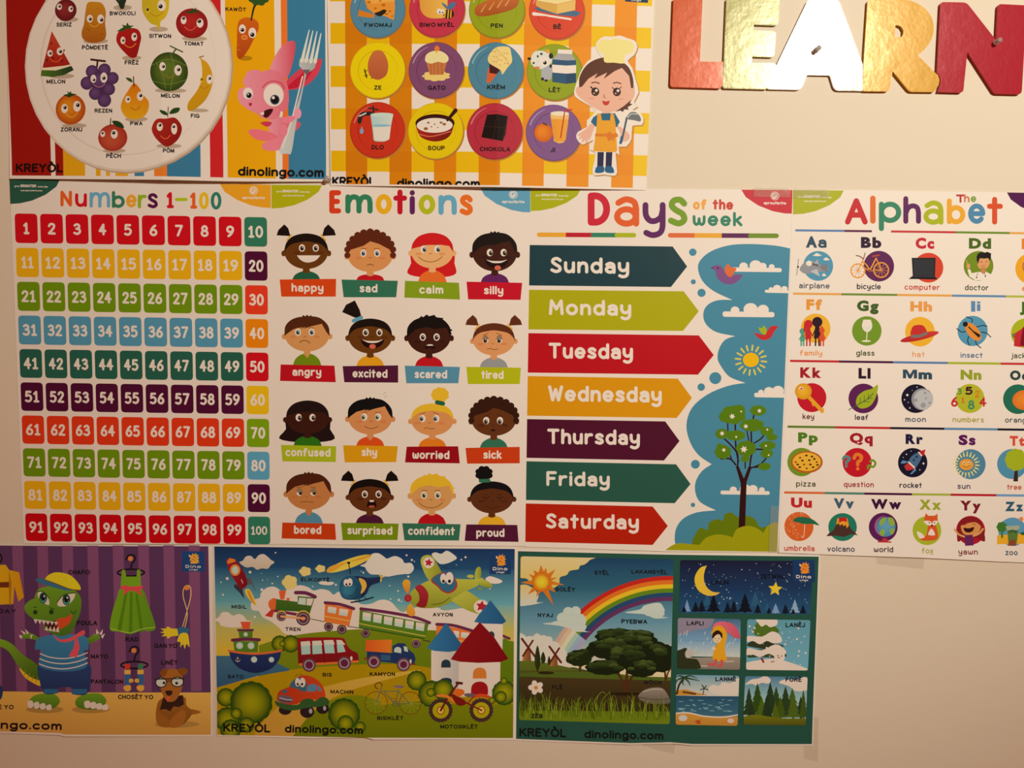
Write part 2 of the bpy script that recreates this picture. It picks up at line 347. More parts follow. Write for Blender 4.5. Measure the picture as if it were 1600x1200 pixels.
def TX(t, x0, x1, base, h, c, off=.022, sl=SLOPE, gap=.09, w=.225):
    """plain bold capitals from x0 to x1 on a baseline, h = cap height"""
    global FONT
    FONT = SANS; TXR(t, x0, x1, base, h, c, w, sl, gap); FONT = HAND
def height(x, z):
    h = G.lift
    f = G.folds
    if f:
        k = [(G.x0, 0)]+list(f)+[(G.x1, 0)]
        for (a, p), (b, q) in zip(k, k[1:]):
            if a <= x <= b: h += p+(q-p)*(x-a)/((b-a) or 1); break
    if G.curl:
        t = max(0, 1-(z-G.zlo)/.05); h += G.curl*t*t
    return h
def finish():
    """link the poster: an empty at its foot, the blank sheet and every printed part"""
    fx = sum(p[0] for p in G.out)/len(G.out); base = Vector((fx, 0, G.zlo))
    root = empty(G.name, base); tag(root, G.label, G.cat, G.group)
    cuts = [((a, 0, 0), (1, 0, 0)) for a, h in G.folds]
    if G.curl: cuts += [((0, 0, G.zlo+d), (0, 0, 1)) for d in (.01, .02, .03, .04, .05)]
    def shape(bm, clip):
        bm.normal_update()
        big = [f for f in bm.faces if len(f.verts) > 4]
        if big: bmesh.ops.triangulate(bm, faces=big)
        if clip:
            n = len(clip); ar = sum(clip[i][0]*clip[(i+1) % n][1]-clip[(i+1) % n][0]*clip[i][1] for i in range(n)); sg = 1 if ar > 0 else -1
            for i in range(n):
                a, b = clip[i], clip[(i+1) % n]; no = Vector(((b[1]-a[1])*sg, 0, -(b[0]-a[0])*sg)).normalized(); co = Vector((a[0], 0, a[1]))
                if any((v.co-co).dot(no) > 1e-5 for v in bm.verts):
                    bmesh.ops.bisect_plane(bm, geom=bm.verts[:]+bm.edges[:]+bm.faces[:], dist=1e-7, plane_co=co, plane_no=no, clear_outer=True)
        for co, no in cuts:
            d = [(v.co-Vector(co)).dot(Vector(no)) for v in bm.verts]
            if d and min(d) < -1e-5 and max(d) > 1e-5:
                bmesh.ops.bisect_plane(bm, geom=bm.verts[:]+bm.edges[:]+bm.faces[:], dist=1e-7, plane_co=co, plane_no=no)
        for v in bm.verts: v.co = Vector((v.co.x, v.co.y-height(v.co.x, v.co.z), v.co.z))-base
    pts_ = sorted(set(G.out)); hull = []
    for seq in (pts_, pts_[::-1]):
        h = []
        for p in seq:
            while len(h) > 1 and (h[-1][0]-h[-2][0])*(p[1]-h[-2][1])-(h[-1][1]-h[-2][1])*(p[0]-h[-2][0]) <= 0: h.pop()
            h.append(p)
        hull += h[:-1]
    bm = bmesh.new(); cl = bm.loops.layers.float_color.new('ink')
    T = .0003
    ar = sum(G.out[i][0]*G.out[(i+1) % len(G.out)][1]-G.out[(i+1) % len(G.out)][0]*G.out[i][1] for i in range(len(G.out)))
    out = G.out if ar > 0 else G.out[::-1]
    f = [bm.verts.new((p[0], 0, p[1])) for p in out]; b = [bm.verts.new((p[0], T, p[1])) for p in out]; n = len(out)
    bm.faces.new(f); bm.faces.new(b[::-1])
    for i in range(n): bm.faces.new((f[(i+1) % n], f[i], b[i], b[(i+1) % n]))
    pc = ink(G.paper)
    for fc in bm.faces:
        for l in fc.loops: l[cl] = pc
    shape(bm, None)
    mesh_obj('sheet', bm, G.mat, root)
    for p in G.parts:
        if not p.polys: continue
        bm = bmesh.new(); cl = bm.loops.layers.float_color.new('ink')
        for pts, cols, L in p.polys:
            vs_ = [bm.verts.new((q[0], -L*STEP, q[1])) for q in pts]
            fc = bm.faces.new(vs_)
            for l, c in zip(fc.loops, cols): l[cl] = c
        shape(bm, p.clip or hull)
        if not bm.faces: bm.free(); continue
        p.obj = mesh_obj(p.name, bm, G.mat, p.parent.obj if p.parent and p.parent.obj else root)
        if p.label: p.obj['label'] = p.label
    G.root = root
    return root
# ------------------------------------------------------------------ the wall
m, nt, b = node_mat('cream_wall_paint')
b.inputs['Base Color'].default_value = (.82, .74, .60, 1); b.inputs['Roughness'].default_value = .6; b.inputs['Specular IOR Level'].default_value = .25
add_bump(nt, b, 45, .0003, 2)
bm = bmesh.new()
bmesh.ops.create_cube(bm, size=1)
bmesh.ops.scale(bm, vec=(3.2, .1, 2.4), verts=bm.verts); bmesh.ops.translate(bm, vec=(0, .05, 1.2), verts=bm.verts)
tag(mesh_obj('wall_back', bm, m), kind='structure')
# ================================================================== the laminated middle row
PAPERW = 'f2e2d2'
def badges(x0, y0, w, h, cl, x1, y1, wr, hr, cr, blank=False, tone='efdccb'):
    """the two curved corner badges with their small print; photograph pixels"""
    frame(0, 0, 1)
    q = [(1, .02), (.93, .3), (.72, .62), (.45, .86), (.21, .97), (0, 1)]
    bl = part('corner_badge', 'small curved badge in the top left corner')
    P(cl, [(x0, y0)]+[(x0+w*a, y0+h*b) for a, b in q])
    part('badge_lettering', None, bl)
    TX('grow', x0+w*.1, x0+w*.2, y0+h*.31, 2.6, tone, .0); TX('BRIGHTER', x0+w*.22, x0+w*.53, y0+h*.32, 4.2, tone, .02); TX('every day', x0+w*.56, x0+w*.76, y0+h*.33, 2.6, tone, .0)
    TX('www.sproutbrite.com', x0+w*.22, x0+w*.65, y0+h*.48, 2.4, tone, .0)
    q = [(0, 0), (.09, .32), (.33, .66), (.62, .9), (.85, .99), (1, 1)]
    br = part('corner_badge', 'small curved badge in the top right corner')
    P(cr, [(x1-wr+wr*a, y1+hr*b) for a, b in q]+[(x1, y1)])
    if blank: return
    part('badge_lettering', None, br)
    cx, cy = x1-wr*.34, y1+hr*.27
    E(tone, cx, cy, 6.8); E(cr, cx, cy, 6.0); E(tone, cx, cy, 5.2)
    S(cr, [(cx+5*math.cos(.5+.9*t)*(t/9+.05), cy+5*math.sin(.5+.9*t)*(t/9+.05)) for t in range(9)], .9, True, True)
    S(cr, [cx-3.4, cy+1.5, cx-1, cy-.6, cx+2, cy-2.8], .8, True, True)
    TX('sproutbrite', cx-17.5, cx+17.5, cy+13.2, 4.6, tone, .03)
poster('numbers_poster', 'white laminated chart of hundred coloured number tiles titled Numbers 1-100', 'poster', 'laminated learning charts in the middle row',
       [(15.5, 280), (424, 289), (427, 560), (431.5, 850), (37.5, 849), (27, 570)], .001, LAMINATE, 'cfb195', folds=[(225, .0012)])
badges(15.6, 280.3, 79, 38.7, '24493c', 423.5, 288, 79, 37, 'd68a1e')
frame(0, 270, .26875)
t = part('title', 'title lettering in mixed colours')
for ch, a, b2, c, d, col in (('N', 355, 105, 423, 197, 'c8511f'), ('u', 440, 120, 510, 200, 'b8121f'), ('m', 525, 113, 645, 204, '5b8fb5'), ('b', 655, 107, 730, 206, '2f6a55'),
    ('e', 738, 128, 800, 203, 'd98e2a'), ('r', 806, 128, 858, 208, '7f9a18'), ('s', 862, 120, 922, 208, '4c1040'), ('1', 972, 113, 1015, 207, 'b8121f'), ('-', 1020, 146, 1095, 166, '9aa81a'),
    ('1', 1108, 115, 1150, 210, 'c8511f'), ('0', 1160, 113, 1217, 213, 'd9a01a'), ('0', 1228, 112, 1290, 215, '2b6a60')):
    GL(ch, a, b2, c, d, 19, col)
frame_quad((42, 357), (400, 362.5), (405.4, 828.5), (57.8, 823.5), 360, 468)
rowc = [('dark red', 'b40c18'), ('yellow', 'cd960f'), ('green', '5f7d0a'), ('blue', '4880a6'), ('dark teal', '205046'), ('dark purple', '430a2c'), ('orange red', 'c22f12'), ('green', '5f7d0a'), ('yellow', 'cd960f'), ('dark red', 'b0060f')]
lastc = [('teal', '2b6654'), ('dark purple', '430a2c'), ('orange red', 'c8321a'), ('orange', 'cf7008'), ('dark red', 'b40c18'), ('yellow', 'd9a010'), ('green', '6b8a0a'), ('blue', '4f8cb4'), ('dark purple', '430a2c'), ('teal', '2b6a5a')]
for r in range(10):
    for c in range(10):
        n = r*10+c+1; cn, cc = lastc[r] if c == 9 else rowc[r]
        x, y = c*40, r*52
        tl = part('number_tile', 'rounded %s tile with the number %d' % (cn, n))
        quad(cc, [x-17.8, y-22.4, x+17.8, y-22.4, x+17.8, y+22.4, x-17.8, y+22.4], 6)
        part('numeral', None, tl)
        if n == 100: TXR('100', x-13, x+13, y+7, 14, 'f0ddca', .17, 0, .1)
        elif n < 10: TXR(str(n), x-(4.8 if n == 1 else 6.2), x+(4.8 if n == 1 else 6.2), y+9, 18, 'f0ddca', .2, 0)
        else: TXR(str(n), x-(9.8 if n == 11 else 11.6), x+(9.8 if n == 11 else 11.6), y+9, 18.4, 'f0ddca' if cn != 'yellow' else 'ecd2a0', .19, 0, .12)
finish()
# ------------------------------------------------------------------ emotions chart
poster('emotions_poster', 'white laminated chart of sixteen cartoon child faces titled Emotions', 'poster', 'laminated learning charts in the middle row',
       [(424, 288), (829, 293), (825, 570), (820.5, 853), (431.5, 849.5), (427, 560)], .001, LAMINATE, 'dec3aa', folds=[(640, .001)])
badges(424.5, 289, 79, 37, 'a9a810', 828.5, 294, 78, 38, '5b93b8')
frame(420, 280, .25625)
part('title', 'title lettering in mixed colours')
for ch, a, b2, c, d, col in (('E', 370, 68, 443, 210, 'cc3a1e'), ('m', 468, 93, 635, 211, '2f7a5e'), ('o', 653, 92, 752, 215, 'e3a51e'), ('t', 760, 64, 845, 217, 'b8122a'), ('i', 860, 68, 894, 217, '5c1e5e'),
    ('o', 915, 95, 1016, 216, 'a9b01c'), ('n', 1035, 97, 1147, 219, '5f9cc4'), ('s', 1163, 95, 1245, 222, 'd9661f')):
    GL(ch, a, b2, c, d, 32, col)
def kid(word, bc, bq, x0, x1, base, hx, hy, rx, ry, skin, hair, hc, shirt, ex, ey, eye, mouth, iris='3a2a1c', tie='d9a52a', who='child', vneck=False, er=19):
    """a printed portrait: hair, face, shirt, and the caption strip below; frame = the zoomed row"""
    K = part('child_portrait', '%s looking %s' % (who, word))
    q = lambda *a: [(hx+a[i]*rx/100, hy+a[i+1]*ry/100) for i in range(0, len(a), 2)]
    by = bq[1]+6
    if hair in ('long', 'longdark'):
        H = part('hair', None, K); s = 1.12 if hair == 'longdark' else 1.0
        B(hc, q(-90, 0, -100, 70, -118*s, 128, -60, 150, 0, 140, 60, 150, 112*s, 130, 104, 70, 90, 0), n=3); resume(K)
    P(skin, [hx-19, hy+ry*.8, hx+19, hy+ry*.8, hx+24, by+2, hx-24, by+2])
    sh = part('shirt', None, K); w = 88; ty = hy+ry+16
    P(shirt, [(hx-w, by+4)]+spl([(hx-w, by+4), (hx-w*.8, (by+ty)/2-6), (hx-w*.35, ty), (hx, ty+2), (hx+w*.35, ty), (hx+w*.8, (by+ty)/2-6), (hx+w, by+4)], False, 4))
    if vneck: P(skin, [hx-22, ty-4, hx+22, ty-4, hx, ty+24])
    else: E(skin, hx, ty-2, 23, 12)
    resume(K)
    f = part('face', None, K)
    for s in (-1, 1): E(skin, hx+s*rx*1.03, hy+ry*.12, rx*.11, ry*.17)
    E(skin, hx, hy, rx, ry)
    H = part('hair', None, K)
    if hair in ('pig', 'pony', 'bunblack', 'cap', 'bun'):
        B(hc, q(-102, 15, -92, -45, -60, -85, 0, -101, 60, -85, 92, -45, 102, 15, 92, -12, 62, -42, 0, -56, -62, -42, -92, -12), n=4)
        P(hc, q(-90, -40, -60, -80, 0, -98, 60, -80, 90, -40, 60, -44, 0, -58, -60, -44))
    if hair in ('long', 'longdark'):
        P(hc, spl(q(-99, 6, -93, -45, -60, -90, 0, -108, 60, -90, 93, -45, 99, 6), False, 5)+q(80, -30, 40, -38, -30, -36, -96, -14))
    if hair == 'pig':
        for s in (-1, 1):
            P(hc, [(hx+s*rx*.72, hy-ry*.86), (hx+s*rx*1.35, hy-ry*.9), (hx+s*rx*1.27, hy-ry*1.2), (hx+s*rx*1.0, hy-ry*1.52), (hx+s*rx*.82, hy-ry*1.3)])
            S(tie, [hx+s*rx*.68, hy-ry*.92, hx+s*rx*.88, hy-ry*.62], 9)
    if hair == 'pony':
        P(hc, q(-68, -105, -128, -138, -110, -180, -70, -205, -48, -150, -40, -110)); S(tie, q(-76, -88, -40, -106), 22)
    if hair == 'bun':
        P(hc, bumpy(hx+rx*.36, hy-ry*1.55, 50, 42, 9, .12)); S(tie, q(22, -108, 50, -100), 26)
    if hair == 'bunblack':
        P(hc, bumpy(hx-rx*.36, hy-ry*1.5, 48, 42, 8, .16)); S(tie, q(-52, -104, -14, -106), 22)
    if hair == 'curly':
        P(hc, spl(q(-104, 20, -100, -50, -60, -108, 20, -118, 80, -95, 104, -30, 104, 20), False, 4)+q(86, -28, 40, -60, 0, -76, -30, -50, -92, -25))
        for i in range(13):
            a = math.radians(172+196*i/12); P(hc, ell(hx+rx*1.02*math.cos(a), hy-ry*.12+ry*1.16*math.sin(a), 24-5*abs(i-6)/6, n=10))
    if hair in ('boy', 'spiky'):
        top = spl(q(-101, 10, -97, -50, -62, -92, -5, -106, 55, -98, 95, -50, 101, 10), False, 5)
        if hair == 'boy': fr = q(86, -15, 66, -62, 20, -48, -15, -34, -6, -46, -28, -32, -20, -44, -62, -30, -90, -4)
        else: fr = q(92, -12, 80, -48, 30, -38, -10, -50, -60, -38, -92, -2)
        P(hc, top+fr)
        if hair == 'boy': P(hc, q(-24, -98, -18, -114, -8, -106, 0, -116, 8, -106, 18, -113, 26, -98))
        else:
            P(hc, q(-60, -85, -34, -112, -28, -104, -10, -120, 0, -110, 24, -118, 34, -104, 66, -100, 60, -86)); P(hc, q(92, -40, 108, -36, 98, -22, 106, -14, 96, -6))
    F = part('facial_features', None, K)
    dk = '1c1210'
    lip = '3a1a10' if int(skin[:2], 16) < 128 else '7a4426'
    bl = {'3': '351410', '4': '4a1c12', '5': '4e2410', '6': '5a2a10'}.get(skin[0]) or '%02x%02x%02x' % tuple(round(255*(p*.78+q*.22)) for p, q in zip(hexrgb(skin), hexrgb('c04c34')))
    for k, s in enumerate((-1, 1)):
        x = hx+ex+s*42; y = hy+ey
        E(bl, x+s*er*1.6-(0 if s < 0 else 0), y+er*1.5, 20, 9)
        if eye == 'shut': S(dk, [x-20, y, x, y+7, x+20, y], 4, True, True); S(dk, [x-14, y-12, x+12, y-14], 3); S(lip, [x-12, y+18, x+12, y+18], 3); continue
        E('f2e6d6', x, y, er, er*1.2)
        dx, dy = {'c': (0, 2), 'l': (-6, 2), 'r': (6, 3), 'u': (6, -3), 'd': (-2, 7)}[eye[0]]
        E(iris, x+dx, y+dy, er*.62, er*.78); E(dk, x+dx, y+dy, er*.4, er*.5); E('f2e6d6', x+dx+3, y+dy-5, 3.4)
        if eye[1:] == 'lid': P(bl if skin[0] in '3456' else '8a6a50', spl([(x-er-3, y+1), (x-er*.6, y-er*1.1), (x, y-er*1.35), (x+er*.6, y-er*1.1), (x+er+3, y+1)], False, 3))
        if mouth not in ('grin', 'open', 'tongue'):
            d = {'frown': 6, 'worry': 9, 'line': 3, 'small': 7}.get(mouth, -2)
            S(lip, [x-s*18, y-er*1.55-d*(1 if mouth != 'frown' else -.3), x+s*14, y-er*1.5+d*.5], 3.4)
    S(lip, [hx+ex-7, hy+ey+25, hx+ex, hy+ey+28, hx+ex+8, hy+ey+24], 3, True, True)
    mx, my = hx+ex, hy+ey+55
    if mouth == 'grin':
        P('efe2d4', spl([(mx-73, my-10), (mx-55, my+14), (mx-25, my+31), (mx+10, my+32), (mx+45, my+18), (mx+70, my-10)], False, 4))
    elif mouth in ('open', 'tongue'):
        P('1e0808', spl([(mx-72, my-12), (mx-52, my+26), (mx, my+44), (mx+50, my+26), (mx+72, my-12), (mx+30, my-2), (mx-30, my-2)], True, 3))
        P('efe2d4', spl([(mx-64, my-12), (mx-30, my+6), (mx, my+9), (mx+30, my+6), (mx+64, my-12), (mx+30, my-4), (mx-30, my-4)], True, 3))
        E('c8604e', mx+(6 if mouth == 'tongue' else 0), my+(38 if mouth == 'tongue' else 30), 20, 15)
    elif mouth == 'smile': S(lip, [mx-72, my-8, mx-40, my+14, mx, my+22, mx+40, my+14, mx+72, my-10], 4, True, True)
    elif mouth == 'soft': S(lip, [mx-40, my+2, mx, my+16, mx+40, my+2], 4, True, True)
    elif mouth == 'frown': S(lip, [mx-32, my+8, mx-10, my-4, mx+12, my-2, mx+32, my+12], 5, True, True)
    elif mouth == 'flat': S(lip, [mx-18, my+18, mx, my+12, mx+20, my+20], 5, True, True)
    elif mouth == 'line': S(lip, [mx-38, my+6, mx, my+3, mx+42, my+6], 4, True, True)
    elif mouth == 'worry': S(lip, [mx-32, my+6, mx-12, my, mx+8, my+8, mx+32, my+4], 4, True, True)
    elif mouth == 'small': E('1e0808', mx, my+4, 15, 6)
    elif mouth == 'gasp':
        P('1e0808', spl([(mx-30, my+4), (mx-10, my-12), (mx+16, my-12), (mx+32, my+6), (mx+26, my+18), (mx, my+10), (mx-24, my+18)], True, 3)); P('efe2d4', [mx-22, my-3, mx-8, my-11, mx+14, my-11, mx+24, my-3, mx, my-2])
    elif mouth == 'shout':
        quad('1e0808', [mx-22, my-18, mx+22, my-18, mx+32, my+26, mx-32, my+26], 14); P('efe2d4', [mx-14, my-19, mx+14, my-19, mx+12, my-8, mx-12, my-8]); E('b0503e', mx, my+20, 20, 7)
    C = part('caption_strip', 'caption strip reading %s' % word, None); P(bc, bq)
    part('caption_word', None, C); TXR(word, x0, x1, base, 52, 'efdfcc', .2)
DK, DK2, LT = '63360f', '3d190e', 'cd8a58'
kid('happy', 'cc4214', [68, 612, 412, 608, 410, 716, 78, 716], 140, 335, 686, 230, 440, 134, 108, DK, 'pig', '1a0f0c', '1f5a45', 16, -20, 'c', 'grin', who='dark haired girl with two pigtails')
kid('sad', '2f6a58', [445, 612, 788, 620, 778, 720, 458, 720], 555, 664, 690, 620, 460, 138, 106, LT, 'curly', '5a2412', 'b5121f', 0, -8, 'c', 'flat', '5a6a70', who='boy with brown curls')
kid('calm', '7d9618', [832, 620, 1160, 632, 1166, 734, 828, 722], 918, 1065, 698, 998, 440, 129, 104, 'd9a06e', 'long', 'c4181e', 'd8662a', -12, -12, 'r', 'smile', '5a5a50', who='girl with long red hair')
kid('silly', 'b90f26', [1206, 625, 1545, 632, 1535, 736, 1216, 733], 1312, 1430, 702, 1378, 448, 136, 114, DK2, 'boy', '1a0f0c', '5c1e5e', 12, 0, 'r', 'tongue', who='boy sticking out his tongue')
frame(420, 470, .25625)
kid('angry', 'b3101f', [74, 388, 402, 395, 410, 496, 70, 488], 145, 322, 457, 235, 205, 136, 104, 'c98e5c', 'boy', '4f2411', '6b8410', -14, -14, 'c', 'frown', '4a6a60', who='brown haired boy in a green shirt', vneck=True)
kid('excited', '4c1535', [452, 398, 790, 393, 790, 498, 462, 496], 512, 725, 467, 620, 215, 134, 106, DK, 'pony', '1a0f0c', 'd9971a', 14, -22, 'c', 'open', tie='5b97bd', who='girl with a high side ponytail')
kid('scared', '4f87ae', [830, 395, 1166, 403, 1156, 502, 840, 502], 890, 1088, 471, 978, 215, 133, 110, DK2, 'spiky', '140c0a', 'b5121f', 4, 6, 'c', 'gasp', who='boy with spiky black hair')
kid('tired', 'aaae10', [1205, 402, 1537, 408, 1530, 507, 1215, 507], 1295, 1432, 475, 1372, 235, 128, 98, 'cf8e60', 'pig', '5a2a14', '8a8078', -8, 0, 'dlid', 'worry', who='girl with brown pigtails in grey')
frame(420, 595, .25625)
kid('confused', 'a3b01c', [76, 390, 412, 398, 410, 494, 85, 490], 103, 378, 459, 238, 225, 132, 98, '39180f', 'longdark', '1e1010', '2a6a14', -12, -2, 'r', 'soft', who='girl with long black hair')
kid('shy', 'd0940f', [455, 392, 788, 397, 778, 494, 465, 496], 567, 662, 458, 620, 220, 135, 106, 'c98658', 'boy', '0f0c0c', 'cf4a1a', 6, 0, 'l', 'soft', '7a8a60', who='black haired boy in a red shirt', vneck=True)
part('motion_mark', 'faint grey dashes above the shy face'); S('b0a090', [700, 80, 715, 68], 5); S('b0a090', [708, 102, 720, 88], 5); S('b0a090', [675, 78, 678, 80], 4)
kid('worried', '8f0a16', [842, 400, 1155, 398, 1165, 502, 832, 496], 877, 1102, 474, 998, 235, 130, 97, 'cc8a58', 'bun', 'd9ae2a', 'd5761a', -18, -6, 'l', 'worry', '5a6a60', tie='1f5a45', who='blonde girl with a curly bun')
kid('sick', 'bf3a10', [1200, 408, 1530, 402, 1530, 502, 1210, 504], 1308, 1420, 474, 1372, 238, 135, 97, '5e3014', 'curly', '32150a', '2f6a58', -4, 4, 'd', 'small', who='boy with dark brown curls')
frame(420, 720, .25625)
kid('bored', 'bf3a10', [84, 375, 405, 382, 412, 480, 80, 472], 155, 322, 444, 245, 190, 136, 108, 'ba7848', 'boy', '4a1f10', '4f87ae', -14, 0, 'rlid', 'line', who='brown haired boy in a blue shirt', vneck=True)
kid('surprised', '6f8a10', [442, 376, 793, 381, 786, 480, 452, 482], 480, 755, 446, 617, 210, 130, 100, '5e3014', 'pig', '140c0a', '4a1535', 12, -8, 'c', 'shout', who='girl with black pigtails and open mouth')
kid('confident', '2f6a58', [815, 378, 1170, 385, 1160, 484, 828, 482], 850, 1135, 449, 995, 200, 130, 106, 'c9925c', 'spiky', 'd9ae2a', 'b0101c', -6, 8, 'c', 'smile', '5a6a40', who='boy with spiky blonde hair')
kid('proud', '4c1535', [1205, 386, 1515, 390, 1523, 493, 1195, 486], 1265, 1437, 461, 1360, 222, 132, 97, '5a2c14', 'bunblack', '0f0c0c', 'd9a52a', 6, -4, 'shut', 'soft', tie='2f6a58', who='girl with a black bun and closed eyes')
finish()
# ------------------------------------------------------------------ days of the week chart
poster('weekday_poster', 'white laminated chart with seven coloured arrows titled Days of the week', 'poster', 'laminated learning charts in the middle row',
       [(829, 295), (1238, 297), (1229, 570), (1216, 863), (1040, 861), (820.5, 854), (825, 570)], .001, LAMINATE, 'e3ccb8', folds=[(1035, .0008)])
badges(829, 296, 78, 34, 'aab012', 1237.5, 296, 80, 38, 'c3283c')
frame(820, 280, .26875)
part('title', 'title lettering in mixed colours')
for ch, a, b2, c, d, w, col in (('D', 365, 78, 495, 271, 40, 'c9233c'), ('a', 518, 100, 664, 277, 36, 'dd5e2c'), ('y', 683, 134, 817, 343, 34, '5e2064'), ('s', 830, 102, 944, 276, 36, '739a26')):
    GL(ch, a, b2, c, d, w, col)
TXR('of', 976, 1056, 178, 62, 'e8a44c', .24, gap=.2); TXR('the', 1090, 1210, 178, 62, 'c43d32', .22); TXR('week', 974, 1264, 272, 84, '33806c', .2)
part('colour_line', 'thin line in four colours left of the title')
for a, b2, col in ((70, 240, 'e5a636'), (238, 387, 'bb1a32'), (385, 537, '32806a'), (534, 640, 'aab41e')): S(col, [a+(13 if a == 70 else 0), 323+a*.005, b2-(0 if b2 < 600 else 6), 323+b2*.005], 26, a in (70, 534))
part('colour_line', 'thin line in four colours right of the title')
for a, b2, col in ((830, 987, 'd96a3a'), (985, 1147, 'e5a636'), (1143, 1312, '5c1e58'), (1310, 1468, '6f8c28')): S(col, [a+(13 if a == 830 else 0), 327+(a-828)*.004, b2-(0 if b2 < 1400 else 6), 327+(b2-828)*.004], 27, a in (830, 1310))
def arrow(word, cname, col, a, x0, x1, top, base):
    A = part('day_arrow', '%s arrow reading %s' % (cname, word)); P(col, a)
    part('day_name', None, A); TXR(word, x0, x1, base, base-top, 'efdfcc', .2, gap=.13)
arrow('Sunday', 'dark blue green', '1d3c4a', [28, 383, 858, 392, 942, 508, 848, 627, 24, 618], 148, 606, 452, 546)
arrow('Monday', 'lime green', 'aca908', [22, 643, 922, 652, 1010, 768, 918, 882, 20, 873], 140, 618, 698, 790)
arrow('Tuesday', 'red', 'b90e1c', [19, 895, 1010, 908, 1097, 1022, 1005, 1136, 15, 1124], 138, 628, 950, 1042)
frame(820, 570, .26875)
arrow('Wednesday', 'yellow', 'd79400', [15, 65, 888, 80, 970, 192, 882, 308, 12, 295], 135, 795, 118, 212)
arrow('Thursday', 'purple', '4e102e', [12, 315, 815, 328, 898, 442, 808, 555, 10, 540], 130, 668, 370, 460)
arrow('Friday', 'teal green', '28574e', [8, 560, 878, 577, 962, 692, 870, 803, 7, 785], 125, 493, 617, 703)
arrow('Saturday', 'orange red', 'b4200a', [5, 805, 742, 822, 830, 935, 742, 1045, 3, 1028], 122, 662, 862, 950)
frame(820, 280, .26875)
o = 1079
part('sky_picture', 'blue scalloped sky down the right side')
sky = []
for arc in ([(1541, 403), (1450, 386), (1300, 377), (1180, 386), (1080, 420), (1020, 470), (1005, 520), (1030, 590), (1095, 650), (1205, 702)],
    [(1205, 702), (1120, 704), (1060, 732), (1036, 782), (1050, 840), (1110, 888), (1222, 912)], [(1222, 912), (1165, 932), (1130, 980), (1119, 1040), (1140, o+10), (1190, o+70), (1282, o+105)],
    [(1282, o+105), (1180, o+122), (1060, o+172), (970, o+250), (938, o+350), (960, o+450), (1010, o+525), (1085, o+577)], [(1085, o+577), (1030, o+615), (993, o+675), (990, o+740), (1020, o+798), (1110, o+845)],
    [(1110, o+845), (1000, o+856), (920, o+892), (878, o+950), (870, o+1020), (880, o+1050)]): sky += spl(arc, False, 4)
P('4688b2', sky+[(820, o+1075), (1465, o+1085), (1505, o+200), (1513, o)])
for x, y, r in ((975, 425, 22), (978, 597, 15), (1026, 661, 24), (1106, o+77, 35), (1024, o+129, 22), (990, o+577, 26), (976, o+813, 13)): part('bubble', 'small blue dot between the arrows and the sky'); E('4688b2', x, y, r)
def cloud(x0, x1, top, bot, bumps, col='efdfd0'):
    c = part('cloud', 'small white cloud'); h = bot-top
    quad(col, [x0, bot-h*.36, x1, bot-h*.36+4, x1, bot+3, x0, bot], h*.17)
    for t, r in bumps: E(col, x0+(x1-x0)*t, bot-h*.32-r*h*.4, r*h*1.12, r*h)
cloud(1200, 1492, 468, 538, [(.24, .32), (.48, .45), (.62, .3), (.8, .22)])
cloud(1394, 1536, 612, 660, [(.25, .25), (.5, .45), (.8, .35)])
cloud(1148, 1450, 712, 800, [(.24, .26), (.54, .42), (.78, .34)])
cloud(1332, 1510, o+115, o+188, [(.22, .2), (.48, .35), (.78, .42)])
cloud(1136, 1422, o+690, o+752, [(.26, .3), (.5, .45), (.66, .4), (.84, .25)])
part('bird', 'purple bird with an orange wing')
B('7a4a80', [1082, 520, 1095, 505, 1120, 500, 1145, 512, 1165, 545, 1200, 558, 1265, 556, 1230, 598, 1190, 612, 1145, 600, 1115, 570, 1105, 530], n=3)
B('d86a3a', [1170, 555, 1160, 520, 1180, 492, 1195, 512, 1228, 518, 1215, 545, 1195, 570], n=3); E('1c1210', 1120, 517, 5); P('5a3a5a', [1078, 514, 1096, 510, 1094, 524])
part('bird', 'red bird with a green wing')
B('c32a30', [1470, 860, 1455, 852, 1430, 855, 1415, 872, 1385, 905, 1332, 892, 1360, 925, 1395, 935, 1430, 920, 1448, 885], n=3); B('a3b01e', [1395, 905, 1370, 890, 1358, 862, 1380, 866, 1385, 850, 1402, 868, 1405, 885], n=3)
part('sun', 'yellow sun with short rays')
for i in range(16):
    a = math.radians(i*22.5+6); S('d9c860', [1313+62*math.cos(a), 1052+58*math.sin(a), 1313+90*math.cos(a), 1052+86*math.sin(a)], 10, True)
E('e8b808', 1313, 1050, 47, 42)
frame(820, 570, .26875)
part('bush', 'dark and light green bushes under the tree')
B('647a08', [975, 1045, 990, 985, 1020, 945, 1060, 958, 1070, 915, 1120, 895, 1150, 905, 1160, 868, 1200, 858, 1240, 885, 1290, 875, 1340, 900, 1370, 945, 1440, 930, 1460, 1000, 1300, 1060, 1100, 1060], n=3)
t = part('tree', 'leafy tree with white blossoms')
br = '321014'
P(br, [1240, 975, 1248, 800, 1254, 690, 1225, 590, 1240, 585, 1272, 660, 1300, 590, 1318, 592, 1288, 680, 1284, 800, 1278, 975])
for a, w in (([1235, 600, 1235, 520, 1200, 470, 1160, 430, 1130, 405], 9), ([1240, 560, 1225, 470, 1222, 340], 9), ([1180, 420, 1178, 340], 7), ([1225, 580, 1190, 545, 1140, 545], 9), ([1200, 550, 1185, 510, 1150, 490], 7),
             ([1305, 600, 1325, 500, 1380, 490, 1410, 470], 9), ([1320, 510, 1315, 380, 1335, 270], 9), ([1320, 460, 1370, 430, 1400, 390], 8), ([1310, 600, 1370, 575, 1410, 530], 8), ([1330, 595, 1390, 590], 8), ([1300, 440, 1285, 360], 7), ([1280, 600, 1278, 500], 7)): S(br, a, w, True, True)
